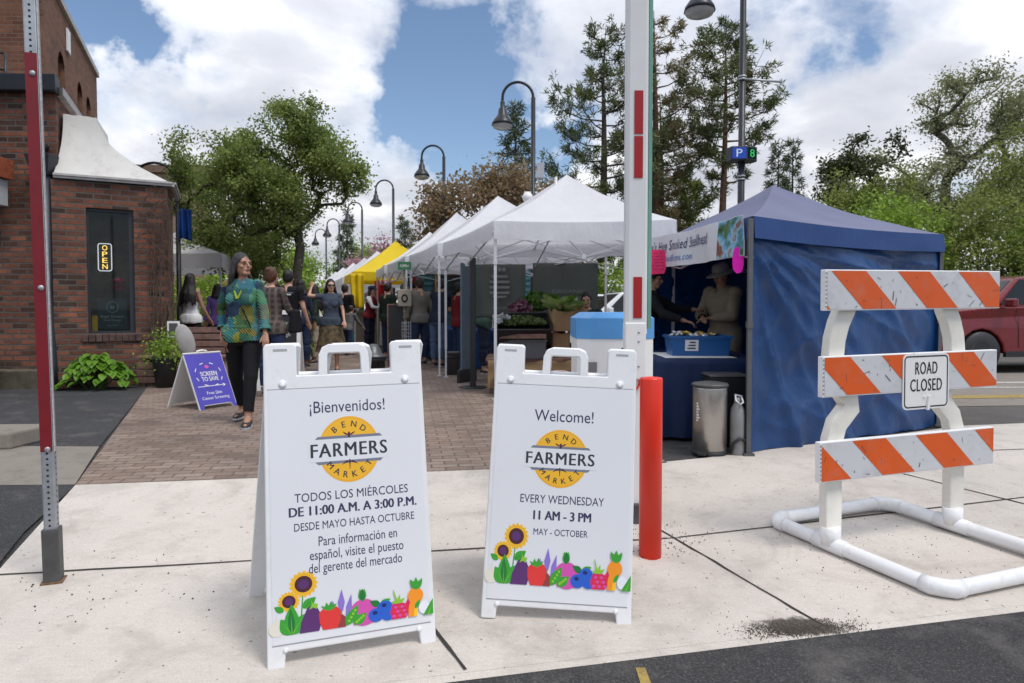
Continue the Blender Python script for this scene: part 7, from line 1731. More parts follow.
person('customer in a black beanie and dark jacket at the navy table', (1.40, 7.25, 0), R(70), 1.57, SK_M, 'short', 'dark', ('black', 'long'), ('olive', 'full'), True, dict(lean=10, head=(4, 8), armL=(58, 8, 30), armR=(40, 8, 34)), ('beanie', CL['black']), vox=.011)
person('vendor in a pale brimmed hat and tan jacket inside the blue tent', (2.26, 7.25, 0), R(-58), 1.60, SK_M, 'short', 'brown', ('tan', 'coat'), ('black', 'full'), True, dict(lean=6, head=(-4, 22), armL=(22, 10, 78, 55), armR=(22, 10, 78, 55)), ('bucket', cloth('pale hat', (.30, .28, .26))), vox=.011, collar='tan')
# ---- people under the left canopy
person('woman in a white tank top and black trousers under the left canopy', (-5.78, 12.3, 0), R(165), 1.76, SK_M, 'long', 'dark', ('white', 'tank'), ('black', 'full'), True, dict(armR=(10, 14, 20), armL=(6, 10, 30)), female=True, vox=.012)
person('dark haired person in a purple top near the left canopy', (-6.12, 14.2, 0), R(200), 1.64, SK_M, 'bob', 'dark', ('purple', 'long'), ('navy', 'full'), True, None, female=True)
person('tall brown haired person in a black jacket behind the purple top', (-6.9, 16.6, 0), R(185), 1.82, SK_L, 'curly', 'brown', ('black', 'long'), ('dkjeans', 'full'), True, None)
for lab, x, y, f, h, t_, hc in (('distant shopper in a dark jacket in front of the far white tents', -5.9, 21.5, 20, 1.72, 'black', 'dark'), ('distant shopper in a grey jacket by the far white tents', -7.0, 24.0, -40, 1.68, 'grey', 'brown'), ('distant shopper in a beige jacket deep in the street', -7.4, 27.5, 10, 1.7, 'beige', 'brown'), ('distant shopper in a green jacket deep in the street', -6.6, 19.8, 170, 1.7, 'green', 'dark'), ('distant vendor in a red top beneath the tents past the yellow one', -4.6, 24.6, 60, 1.7, 'red', 'dark'), ('distant shopper in a navy top left of the far tents', -9.2, 29.5, 0, 1.75, 'navy', 'brown'),
    ('shopper in a black coat right behind the woman with raised hand', -4.2, 17.2, 160, 1.74, 'black', 'brown'), ('shopper in a dark brown jacket left of the raised hand woman in the lane', -5.15, 17.9, 10, 1.68, 'brown', 'dark'), ('shopper in a navy top in the lane by the dark green shrub', -4.75, 15.2, 185, 1.72, 'navy', 'blonde'),
    ('shopper in a dark green top beside the menu board', -2.75, 15.2, 140, 1.7, 'dkgreen', 'dark'), ('shopper in a khaki jacket between the two blue clothed tables', -1.85, 13.7, -150, 1.74, 'khaki', 'brown'), ('shopper in a maroon top at the blue clothed table nearest the black post', -1.0, 12.9, 120, 1.62, 'maroon', 'dark'),
    ('distant shopper in a white top between the street tree and the yellow tent', -5.2, 17.6, 30, 1.66, 'white', 'blonde'), ('distant shopper in a brown jacket near the yellow cloth', -5.0, 19.0, 150, 1.76, 'brown', 'dark'), ('distant shopper in a black top walking away past the yellow tent', -6.3, 22.6, 180, 1.78, 'black', 'brown'),
    ('distant shopper in a purple top beyond the yellow tent', -6.6, 25.6, 20, 1.64, 'purple', 'dark'), ('distant shopper in a khaki top in the middle of the street', -8.0, 25.0, -20, 1.74, 'khaki', 'brown'), ('distant shopper in a red top by the street tree trunk', -5.35, 15.6, 170, 1.7, 'red', 'brown'),
    ('shopper in a grey top under the third white tent', -2.5, 15.9, 120, 1.70, 'grey', 'dark'), ('shopper in a beige top under the fourth white tent', -2.9, 18.4, -60, 1.68, 'beige', 'blonde'), ('vendor in a white shirt standing under the second white tent', -.2, 12.7, -80, 1.70, 'white', 'brown'),
    ('distant shopper in a denim top at the far end of the street', -9.0, 33, 10, 1.74, 'denim', 'dark'), ('distant shopper in a maroon top at the far end of the street', -8.2, 31, 170, 1.68, 'maroon', 'brown'), ('distant shopper in a teal top left of the far tents', -8.6, 27.4, 60, 1.66, 'teal', 'dark')):
    person(lab, (x, y, 0), R(f), h, SK_L, 'short', hc, (t_, 'long'), ('dkjeans', 'full'), True, None, vox=.02)
# ================================================================== vegetable stand
def veg_stand():
    x, y = .30, 9.25
    root = thing('display_table', 'wooden display table draped with kraft paper at the vegetable stand', 'table', (x, y, 0))
    mb = MB(); mb.box((.1, .2, .46), (1.5, .8, .04)); mb.build('tabletop', M_wood, root, .004)
    for a in (-.58, .78):
        for b in (-.12, .52): mb = MB(); mb.box((a, b, .22), (.05, .05, .44)); mb.build('leg', M_wood, root)
    mb = MB()
    def drape(u, v):
        xx = -.62 + 1.44 * u; w = .02 * math.sin(u * 21) + .03 * mnoise.noise(Vector((u * 4, v * 3, 2)))
        return (xx, -.21 - .02 * v + w, .485 - .40 * v) if v > .02 else (xx, -.16, .487)
    mb.grid(drape, 40, 10); mb.build('kraft_drape', M_kraft, root)
    # grey tote
    def crate(name, label, c, d, m, rz=0, tilt=0, wallt=.02, ribs=True):
        r = thing(name, label, 'crate', c, rz); r.rotation_euler = (tilt, 0, rz); X_, Y_, Z_ = d[0] / 2, d[1] / 2, d[2]; mb = MB()
        mb.box((0, 0, .008), (2 * X_ - .02, 2 * Y_ - .02, .016))
        for s in (-1, 1): mb.hexa([(-X_ + .015, s * (Y_ - .018) - .008, 0), (X_ - .015, s * (Y_ - .018) - .008, 0), (X_ - .015, s * (Y_ - .018) + .008, 0), (-X_ + .015, s * (Y_ - .018) + .008, 0)], [(-X_, s * Y_ - .008, Z_), (X_, s * Y_ - .008, Z_), (X_, s * Y_ + .008, Z_), (-X_, s * Y_ + .008, Z_)])
        for s in (-1, 1): mb.hexa([(s * (X_ - .018) - .008, -Y_ + .03, 0), (s * (X_ - .018) + .008, -Y_ + .03, 0), (s * (X_ - .018) + .008, Y_ - .03, 0), (s * (X_ - .018) - .008, Y_ - .03, 0)], [(s * X_ - .008, -Y_ + .01, Z_), (s * X_ + .008, -Y_ + .01, Z_), (s * X_ + .008, Y_ - .01, Z_), (s * X_ - .008, Y_ - .01, Z_)])
        mb.build('basket', m, r)
        rb = MB()
        for s in (-1, 1): rb.box((0, s * (Y_ + .006), Z_ - .012), (2 * X_ + .03, .022, .026)); rb.box((s * (X_ + .006), 0, Z_ - .012), (.022, 2 * Y_ - .02, .026))
        rb.build('rim', m, r, .003)
        if ribs:
            sb = MB()
            for k in range(7): sb.box((-X_ + .06 + k * (2 * X_ - .12) / 6, -Y_ - .002 + .006, Z_ * .48), (.014, .014, Z_ * .78))
            sb.build('rib', m, r)
        return r
    M_gt = pm('grey tote plastic', (.10, .105, .115), .5, 0, .1)
    crate('plastic_crate', 'grey plastic tote standing under the black crate of greens', (.14, 9.22, .482), (.62, .42, .25), M_gt)
    crate('plastic_crate', 'black plastic crate of salad greens tilted towards the street', (.12, 9.22, .80), (.74, .46, .20), M_blackpl, R(6), R(27))
    crate('plastic_crate', 'dark empty crate on the ground below the vegetable table', (.12, 8.92, .0), (.66, .40, .28), M_blackpl)
    crate('plastic_crate', 'dark crate on the ground beside the table of vegetables', (.85, 8.95, .0), (.5, .38, .30), M_blackpl)
    mb = MB(); mb.box((.14, 9.12, .78), (.62, .34, .06)); tag(mb.build('wooden_riser', M_wood), 'wooden riser between the grey tote and the black crate', 'riser')
    # heaps
    def heap(label, c, d, n_, leaf, m, seed, cat='greens', nm='vegetable_heap', up=.5):
        r_ = np.random.default_rng(seed); p = r_.uniform(-1, 1, (n_, 3)); p[:, 2] = np.abs(p[:, 2]); rad = np.sqrt((p[:, :2] ** 2).sum(1)); p = p[rad < 1.1]; n2 = len(p)
        p[:, 2] = p[:, 2] * (1.05 - .6 * np.clip((p[:, :2] ** 2).sum(1), 0, 1)); P_ = p * np.array(d); nr = r_.normal(size=(n2, 3)) + np.array([0, -.3, up]); o = leaf_mesh(nm, P_, nr, leaf, m, None, .75, .4, None, seed); o.location = c; return tag(o, label, cat)
    M_sal = leafmat('salad leaf', [(.02, .035, .012), (.06, .09, .025), (.12, .16, .05), (.19, .24, .09)], .2, .5, 8); M_kale = leafmat('kale leaf', [(.02, .06, .012), (.05, .12, .02), (.10, .20, .035), (.18, .30, .07)], .25, .5, 6)
    M_rad = leafmat('radicchio leaf', [(.10, .02, .045), (.17, .05, .09), (.30, .14, .19), (.45, .32, .34)], .2, .5, 8)
    heap('dull green salad leaves heaped in the black crate', (.13, 9.20, .93), (.33, .20, .12), 900, .05, M_sal, 1)
    heap('purple radicchio heads behind the black crate', (.12, 9.55, 1.10), (.16, .12, .17), 420, .07, M_rad, 2, 'radicchio'); heap('curly green kale bunches at the back of the vegetable stand', (.42, 9.6, 1.16), (.20, .14, .20), 520, .08, M_kale, 3, 'kale')
    heap('leafy dark green bunch between the radicchio and the paper bag', (.30, 9.7, 1.12), (.18, .12, .24), 420, .09, M_kale, 13, 'greens')
    # clear plastic wrapped greens on the left of the crate
    heap('pale wrapped salad at the left end of the black crate', (-.14, 9.14, .98), (.11, .12, .08), 160, .09, leafmat('wrapped salad', [(.25, .26, .26), (.4, .41, .42), (.5, .52, .53), (.3, .36, .3)], .2, .3, 6), 4, 'salad')
    # big leafy heads standing in the paper bag
    def paper_bag(label, c, w, d, h, rz):
        r = thing('paper_bag', label, 'paper bag', c, rz); mb = MB(); rows = []; n_ = 24
        for q in range(8):
            s = q / 7; ring = []
            for j in range(n_):
                a = 2 * math.pi * j / n_; ca, sa = math.cos(a), math.sin(a); e = .35; k = 1 + .03 * mnoise.noise(Vector((ca * 2, sa * 2, s * 4 + c[0]))) + .06 * s
                ring.append(mb.pt((w / 2 * math.copysign(abs(ca) ** e, ca) * k, d / 2 * math.copysign(abs(sa) ** e, sa) * k, h * s + (.025 * math.sin(a * 5) if q == 7 else 0))))
            rows.append(ring)
        for A, B in zip(rows, rows[1:]):
            for j in range(n_): mb.face([A[j], A[(j + 1) % n_], B[(j + 1) % n_], B[j]])
        mb.face(rows[0][::-1]); o = mb.build('bag', M_kraft, r); sm = o.modifiers.new('Solidify', 'SOLIDIFY'); sm.thickness = .004; return r
    paper_bag('brown paper bag stuffed with leafy heads at the vegetable stand', (.70, 9.3, .84), .36, .26, .28, R(10)); paper_bag('crumpled brown paper sack at the corner of the stand', (.90, 9.40, .80), .20, .22, .36, R(-8)); paper_bag('brown paper bag standing on the table below the leafy heads', (.66, 9.32, .485), .24, .2, .34, R(5))
    def heads(label, c, seed, m1, n_=16):
        r = thing('lettuce', label, 'greens', c); rr = random.Random(seed); mb = MB()
        for k in range(n_):
            a = rr.uniform(0, 6.28); d = Vector((math.cos(a) * rr.uniform(.1, .75), math.sin(a) * rr.uniform(.1, .6), rr.uniform(.5, 1))).normalized(); L = rr.uniform(.22, .36); s = d.cross(Vector((.1, .2, 1))).normalized(); u = s.cross(d); rows = []
            for i in range(6):
                q = i / 5; w = .085 * (q ** .7) * (1.35 - q) + .012; b = d * L * q + Vector((math.cos(a), math.sin(a), -.6)) * L * .35 * q * q
                rows.append([mb.pt(b - s * w + u * .02 * math.sin(i * 2)), mb.pt(b - u * .012), mb.pt(b + s * w - u * .02 * math.sin(i * 2))])
            mb.smooth = True
            for A, B in zip(rows, rows[1:]):
                for j in range(2): mb.face([A[j], A[j + 1], B[j + 1], B[j]])
        o = mb.build('leaves', m1, r); at = o.data.attributes.new('tone', 'FLOAT', 'POINT'); at.data.foreach_set('value', np.random.default_rng(seed).uniform(.2, 1, len(mb.v)).astype(np.float32))
        return r
    M_chard = leafmat('chard leaf', [(.13, .24, .05), (.22, .34, .09), (.36, .46, .18), (.55, .58, .36)], .25, .45, 9)
    heads('large pale green leafy head in the paper bag, nearer the left', (.60, 9.32, 1.06), 5, M_chard); heads('large pale green leafy head in the paper bag, nearer the right', (.78, 9.3, 1.05), 6, M_chard); heads('leafy green head lying against the crumpled sack', (.70, 9.5, 1.12), 7, M_kale)
    # red bucket on the ground
    r = thing('bucket', 'bright red plastic bucket under the vegetable table', 'bucket', (.60, 8.60, 0)); M_rb = pm('red bucket', (.70, .03, .015), .35, 0, .05)
    mb = MB(); mb.lathe([(.11, 0), (.135, .30), (.145, .30), (.145, .325), (.12, .33), (.0, .33)], (0, 0, 0), 24); mb.build('pail', M_rb, r); mb = MB(); mb.tube([(.14 * math.cos(t), -.02 * 0, .31 + .05 * math.sin(t)) for t in [PI * q / 10 for q in range(11)]], .005, 6); mb.build('handle', M_white_pl, r)
    mb = MB(); mb.box((0, 0, .2), (.35, .3, .4)); tag(mb.build('cardboard_box', M_kraft, None, .006), 'brown cardboard box at the foot of the green sweater person', 'box').location = (-.20, 11.0, 0)
veg_stand()
# dark banners hung at the back of the nearest white tent
M_bann = fabric('grey green banner', (.125, .14, .125), .06, .55, .5, 2.4, .1)
def dark_banner(label, p, q, z0, z1, txt=None, logo=False):
    o = hanging('hanging_banner', label, 'banner', (p, q), z0, z1, M_bann, .035)
    d = Vector((q[0] - p[0], q[1] - p[1], 0)); L = d.length; d.normalize(); nn = Vector((d.y, -d.x, 0)); tb = MB()
    fr = lambda u, v, w: tuple(d * u + nn * (.075 + w) + Vector((0, 0, v)))
    h = z1 - z0
    if logo:
        for k in range(4): flat(tb, [(-.15 + .02 * (k == 3), h * (.45 + .10 * k)), (.15 - .02 * (k == 3), h * (.45 + .10 * k)), (.17 - .04 * (k == 3), h * (.45 + .10 * k) + .04), (-.17 + .04 * (k == 3), h * (.45 + .10 * k) + .04)], fr, .002)
        for s in (-.07, 0, .07): flat(tb, ell(s, h * .90, .03, .035, 10), fr, .002)
        flat(tb, ell(0, h * .42, .12, .04, 14, PI, 2 * PI), fr, .002)
        put_text(tb, 'Farm', fr, .05, .22, (0, h * .20), .002, .006)
    else: put_text(tb, txt, fr, .055, .55, (.05, h * .52), .002, .008); put_text(tb, 'FARM FRESH', fr, .03, .5, (.05, h * .36), .002, .004)
    if tb.v: tb.build('print', pm('faded print', (.24, .26, .25), .6), o)
dark_banner('dark green banner with a pale barrel mark at the back of the vegetable tent', (-.62, 11.12), (.22, 11.12), .98, 1.86, None, True)
dark_banner('plain looking dark banner sagging behind the vegetable vendor', (.34, 11.14), (1.40, 11.14), .92, 1.88, 'ORGANIC')
hanging('hanging_banner', 'dark banner hanging half behind the barrier arm', 'banner', ((1.66, 10.2), (2.30, 10.0)), .80, 1.92, M_bann, .05)
# black stanchion with a thin standing panel, next to the green sweater person
r = thing('sign_stand', 'tall black post on a flat round base in front of the tents', 'stand', (-.56, 9.8, 0)); mb = MB(); mb.lathe([(.20, 0), (.20, .012), (.19, .02), (.0, .022)], (0, 0, 0), 28); mb.build('base', M_blackpl, r); mb = MB(); mb.box((.0, 0, .95), (.085, .03, 1.84)); mb.build('panel', M_black, r, .006)
r = thing('sign_stand', 'grey blue upright panel behind the tall black post', 'stand', (-.70, 10.6, 0), R(62)); mb = MB(); mb.box((0, 0, 1.02), (.34, .03, 1.64)); mb.build('panel', pm('grey blue panel', (.11, .15, .19), .5), r, .006); mb = MB(); mb.box((0, 0, .1), (.5, .06, .2)); mb.build('base', M_blackpl, r, .01)
# small dark bin strapped to the tent leg
r = thing('waste_bin', 'small dark grey bin strapped to the leg of the second white tent', 'bin', (-1.02, 11.75, 0)); mb = MB(); mb.lathe([(.11, 0), (.13, .38), (.14, .39), (.12, .40), (.11, .38)], (0, 0, 0), 20); mb.build('body', M_dkgrey, r); mb = MB(); mb.tube([(-.2, -.06, .30), (-.12, -.14, .32), (0, -.15, .31), (.1, -.10, .30)], .02, 6); mb.build('strap', M_blackpl, r)
# domed litter bin seen through the Spanish board's handle notch
r = thing('litter_bin', 'black litter bin with a dome lid behind the Spanish board', 'bin', (-2.06, 10.1, 0)); mb = MB(); mb.lathe([(.16, 0), (.17, .02), (.165, .36), (.19, .37), (.19, .42)], (0, 0, 0), 24); mb.build('body', M_black, r)
mb = MB(); mb.lathe([(.20, .42), (.20, .45), (.13, .47), (.11, .56), (.06, .61), (0, .62)], (0, 0, 0), 24); mb.build('dome_lid', pm('bin lid', (.10, .105, .11), .4, .4), r)
mb = MB()
for a in range(8): mb.box((.168 * math.cos(a * PI / 4), .168 * math.sin(a * PI / 4), .2), (.02, .02, .3), Euler((0, 0, a * PI / 4)).to_matrix())
mb.build('slat', M_black, r)
# blue cloth stall where the navy jacket man reaches
def cloth_table(label, c, w, l, h, m, rz=0):
    r = thing('market_table', label, 'table', c, rz); mb = MB(); mb.box((0, 0, h - .015), (w - .02, l - .02, .03)); mb.build('tabletop', M_white_pl, r); cb = MB(); rows = []; ring = []
    for a, b in (((-w / 2, -l / 2), (w / 2, -l / 2)), ((w / 2, -l / 2), (w / 2, l / 2)), ((w / 2, l / 2), (-w / 2, l / 2)), ((-w / 2, l / 2), (-w / 2, -l / 2))):
        for k in range(12): ring.append((a[0] + (b[0] - a[0]) * k / 12, a[1] + (b[1] - a[1]) * k / 12))
    for v in (0, .3, .6, .9, 1): rows.append([cb.pt((p[0] * (1 + (1 - v) * .06 * math.sin(i * 1.7)), p[1] * (1 + (1 - v) * .06 * math.sin(i * 1.7)), .03 + v * (h - .02))) for i, p in enumerate(ring)])
    cb.smooth = True
    for A, B in zip(rows, rows[1:]):
        for k in range(48): cb.face([A[k], A[(k + 1) % 48], B[(k + 1) % 48], B[k]])
    cb.smooth = False; cb.face(rows[-1]); cb.build('table_cloth', m, r); return r
cloth_table('table under a blue cloth where the man in blue jeans reaches', (-.55, 13.6, 0), 1.3, 1.6, .72, fabric('mid blue cloth', (.012, .06, .19), 0, .7, .5, 3), R(15))
cloth_table('table under a blue cloth beside the red beanie man', (-1.5, 16.0, 0), 1.0, 1.2, .72, fabric('mid blue cloth', (.012, .06, .19), 0, .7, .5, 3), R(15))
cloth_table('white clothed table far under the yellow tent', (-3.2, 20.8, 0), 1.6, .8, .74, M_canw, R(15)); cloth_table('dark clothed table under the far tents', (-4.9, 25.2, 0), 1.6, .8, .74, CL['navy'], R(15)); cloth_table('green clothed table under the fourth tent', (-2.5, 18.6, 0), .9, .8, .74, CL['green'], R(15))
cloth_table('black clothed table under the left canopy', (-7.0, 15.6, 0), 1.6, .8, .74, CL['black'], R(10))
r = thing('fruit_bowl', 'orange bowl on the black clothed table under the left canopy', 'bowl', (-6.6, 15.4, .76)); mb = MB(); mb.lathe([(.06, 0), (.15, .10), (.16, .10), (.0, .05)], (0, 0, 0), 18); mb.build('bowl', CL['rust'], r)
# tall framed black menu board, bags and green sign on it
r = thing('menu_board', 'tall dark chalk menu board with a tote bag hanging on its post', 'board', (-2.2, 13.6, 0), R(6)); mb = MB(); mb.box((0, 0, .62), (.56, .04, 1.22)); mb.build('panel', M_blackpl, r)
fb = MB()
for (c, d) in (((-.27, -.024, .62), (.022, .012, 1.22)), ((.27, -.024, .62), (.022, .012, 1.22)), ((0, -.024, 1.22), (.52, .012, .022)), ((0, -.024, .02), (.52, .012, .022))): fb.box(c, d)
fb.build('frame', M_wood, r); pb = MB(); pb.box((.06, -.05, 1.0), (.045, .04, 2.0)); pb.build('post', pm('pale board post', (.30, .25, .19), .7), r)
tb = MB(); fr = lambda u, v, w: (u, -.071 - w, v)
for k, ch in enumerate('COFFEE'): put_text(tb, ch, fr, .07, .045, (.06, 1.15 - k * .12), .002, .012)
tb.build('lettering', M_blackpl, r)
r = thing('tote_bag', 'cream tote bag with a dark face print hanging on the menu board post', 'bag', (-2.12, 13.5, 1.18), R(6)); mb = MB(); mb.box((0, 0, .17), (.27, .05, .34)); mb.build('bag', CL['beige'], r, .015)
mb = MB(); mb.tube([(-.06, -.01, .34), (-.03, -.01, .56), (.03, -.01, .56), (.06, -.01, .34)], .008, 6); mb.build('strap', CL['beige'], r); mb = MB(); flat(mb, ell(0, .16, .065, .085, 18), lambda u, v, w: (u, -.027 - w, v), .002); flat(mb, ell(0, .16, .035, .05, 14), lambda u, v, w: (u, -.027 - w, v), .003, 1); mb.build('print', [CL['black'], CL['beige']], r)
r = thing('shop_sign', 'small green sign above the tote bag', 'sign', (-2.12, 13.48, 1.98), R(6)); mb = MB(); mb.box((0, 0, 0), (.26, .02, .16)); mb.build('plate', pm('green sign', (.03, .16, .06), .6), r); tb = MB(); put_text(tb, 'OPEN', lambda u, v, w: (u, -.011 - w, v), .05, .16, (0, 0), .002, .01); tb.build('lettering', M_white_pa, r)
# dark grid rack near it
r = thing('wire_rack', 'grey wire grid rack leaning by the second tent leg', 'rack', (-1.95, 12.6, 0), R(10)); mb = MB()
for k in range(5): mb.box((-.08 + k * .04, 0, .45), (.008, .008, .9))
for k in range(14): mb.box((0, 0, .05 + k * .064), (.17, .008, .008))
mb.build('grid', M_galv, r)
# teal trailer behind the tents
def trailer():
    r = thing('food_trailer', 'teal clad food trailer with a wooden service window behind the tents', 'trailer', (-1.0, 17.4, 0), R(8)); M_teal = pm('teal cladding', (.03, .115, .135), .6, 0, .12)
    mb = MB(); mb.box((0, 1.1, 1.36), (3.4, 2.2, 2.02)); bd = mb.build('body', M_teal, r, .02); sb = MB()
    for k in range(14): sb.box((0, -.012, .42 + k * .145), (3.4, .02, .012))
    sb.build('cladding_groove', pm('groove teal', (.006, .028, .034), .8), bd)  # thin raised strips in a darker teal mark the cladding grooves
    wb = MB()
    for (c, d) in (((.1, -.03, 2.02), (2.1, .06, .10)), ((.1, -.04, 1.12), (2.1, .10, .10)), ((-.92, -.03, 1.57), (.08, .06, .80)), ((1.12, -.03, 1.57), (.08, .06, .80)), ((.35, -.025, 1.57), (.06, .05, .80))): wb.box(c, d)
    wf = wb.build('service_window', pm('warm wood frame', (.33, .18, .07), .6, 0, .15, 5), r); pb = MB(); pb.box((-.28, -.013, 1.57), (1.2, .012, .8)); pb.build('pane', M_gldark, wf); pb = MB(); pb.box((.74, -.013, 1.57), (.70, .012, .8)); pb.build('open_hatch', pm('warm interior', (.16, .09, .05), .7, 0, .7, 5), wf)
    for xx in (-.9, .9):
        mb = MB(); mb.M = Matrix.Translation((xx, .2, .33)) @ Matrix.Rotation(PI / 2, 4, 'X'); mb.lathe([(.12, -.09), (.31, -.09), (.33, -.06), (.33, .06), (.31, .09), (.12, .09)], (0, 0, 0), 24); w = mb.build('wheel', M_blackpl, r)
    mb = MB(); mb.box((0, 1.1, 2.41), (3.6, 2.4, .08)); mb.build('roof', M_white_pa, r)
    s = thing('shop_sign', 'white hand lettered sign hanging over the trailer window', 'sign', (-1.55, 17.2, 2.18), R(8)); mb = MB(); mb.box((0, 0, 0), (.62, .02, .34)); mb.build('plate', M_white_pa, s); tb = MB(); put_text(tb, 'FRESH', lambda u, v, w: (u, -.011 - w, v), .09, .40, (0, .07), .002, .01); put_text(tb, 'SALSA', lambda u, v, w: (u, -.011 - w, v), .09, .40, (0, -.07), .002, .01); tb.build('lettering', M_char, s)
    l = thing('hanging_lamp', 'round white globe lamp hanging by the trailer window', 'lamp', (-.92, 16.9, 2.1)); mb = MB(); mb.ball((0, 0, 0), (.14, .14, .12), 16, 10); mb.build('globe', M_white_pa, l); mb = MB(); mb.tube([(0, 0, .11), (0, 0, .5)], .008, 6); mb.build('cord', M_black, l)
trailer()
# framed chalkboard A-board by the man in the printed t-shirt
r = thing('chalkboard', 'white framed chalkboard listing bread beside the plaid shirt woman', 'sign board', (-3.26, 9.6, 0), R(6)); fr = lambda u, v, w: (u, -.14 + v * .10 - w, v)
mb = MB(); mb.hexa([fr(-.24, .08, -.02), fr(.24, .08, -.02), fr(.24, .08, .0), fr(-.24, .08, .0)][::-1], [fr(-.24, 1.06, -.02), fr(.24, 1.06, -.02), fr(.24, 1.06, 0), fr(-.24, 1.06, 0)][::-1]); mb.build('panel', pm('chalkboard', (.018, .020, .022), .7), r)
mb = MB()
for u0, u1, v0, v1 in ((-.29, -.24, 0, 1.12), (.24, .29, 0, 1.12), (-.24, .24, 1.06, 1.12), (-.24, .24, .06, .10)): mb.hexa([fr(u0, v0, -.025), fr(u1, v0, -.025), fr(u1, v0, .012), fr(u0, v0, .012)][::-1], [fr(u0, v1, -.025), fr(u1, v1, -.025), fr(u1, v1, .012), fr(u0, v1, .012)][::-1])
mb.build('frame', M_white_pa, r)
mb = MB()
for s in (-1, 1): mb.bar((s * .26, .30, 0), (s * .26, .0, 1.05), .04, .025)
mb.build('back_leg', M_white_pa, r); tb = MB()
for s_, v, w in (('TODAY', .93, .24), ('Sourdough', .78, .30), ('Rolls', .69, .18), ('Focaccia', .60, .26), ('RYE', .44, .16), ('BREAD', .33, .26)): put_text(tb, s_, fr, .05, w, (0, v), .003, .008)
tb.build('lettering', pm('chalk', (.5, .5, .48), .9), r)
# wooden bench and hanging-basket planter beside the bay
def bench():
    r = thing('wooden_bench', 'weathered red plank bench by the brick bay on the paving', 'bench', (-4.86, 10.2, 0), R(4)); w = 1.25
    for k in range(4): mb = MB(); mb.box((0, .22 + k * .018, .50 + k * .105), (w, .03, .085)); mb.build('back_slat', M_wood, r, .004)
    for k in range(4): mb = MB(); mb.box((0, -.20 + k * .11, .43), (w, .09, .03)); mb.build('seat_slat', M_wood, r, .004)
    for k in range(3): mb = MB(); mb.box((0, -.235, .10 + k * .105), (w, .025, .09)); mb.build('front_slat', M_wood, r, .004)
    for x in (-.56, .56): mb = MB(); mb.box((x, -.19, .2), (.06, .05, .42)); mb.box((x, .20, .42), (.06, .05, .84)); mb.box((x, 0, .38), (.05, .42, .06)); mb.build('leg', M_wood, r)
bench()
r = thing('planter_pot', 'black pot with a trailing green plant against the bay corner', 'planter', (-5.02, 9.85, 0)); mb = MB(); mb.lathe([(.12, 0), (.17, .42), (.18, .45), (.15, .45), (.14, .40), (0, .40)], (0, 0, 0), 20); mb.build('pot', M_blackpl, r)
r_ = np.random.default_rng(4); p_ = r_.normal(size=(900, 3)) * np.array([.14, .13, .13]) + np.array([0, 0, .58]); p_[:, 2] -= .9 * np.clip(np.abs(p_[:, 0]) - .1, 0, 1); leaf_mesh('foliage', p_, r_.normal(size=(900, 3)) + np.array([0, -.3, .6]), .055, LF_bright, r, .45, .2, None, 4)
r = thing('picture_frame', 'small white framed card leaning among the plants by the bay corner', 'frame', (-4.92, 9.92, .72), R(8)); mb = MB(); mb.box((0, 0, .12), (.17, .015, .24)); mb.build('frame', M_white_pa, r); mb = MB(); mb.box((0, -.009, .12), (.12, .004, .18)); mb.build('card', M_dkgrey, r)
r = thing('round_cushion', 'pale oval cushion propped on the left end of the bench', 'cushion', (-4.72, 9.98, .43), R(20)); mb = MB(); mb.M = Matrix.Rotation(R(-14), 4, 'Y'); mb.ball((0, 0, .24), (.13, .07, .26), 18, 12); mb.build('cushion', pm('pale cushion', (.36, .34, .33), .8), r)
# bare vine climbing the bay corner
r = thing('climbing_vine', 'bare brown vine climbing the right corner of the brick bay', 'vine', (-5.22, 10.36, 0)); rr = random.Random(4); mb = MB()
for k in range(16):
    x, y = rr.uniform(-.18, .05), 0; y = x * .55 - .02 + .02; pts = []; xx = x
    for q in range(14): pts.append((xx, xx * .55 - .03 - rr.uniform(0, .03), q * rr.uniform(.17, .215))); xx += rr.gauss(0, .025)
    mb.tube(pts, [.011 * (1 - q / 16) for q in range(14)], 5, cap=False)
for k in range(90):
    z = rr.uniform(1.8, 3.0); x = rr.uniform(-.28, .10); a = Vector((x, x * .55 - .05, z)); b = a + Vector((rr.gauss(0, .12), -rr.uniform(0, .08), -rr.uniform(.05, .3))); mb.tube([a, a.lerp(b, .5) + Vector((rr.gauss(0, .02), -.02, 0)), b], [.005, .004, .002], 4, cap=False)
mb.build('stem', pm('vine bark', (.085, .060, .045), .9, 0, .3, 20), r)

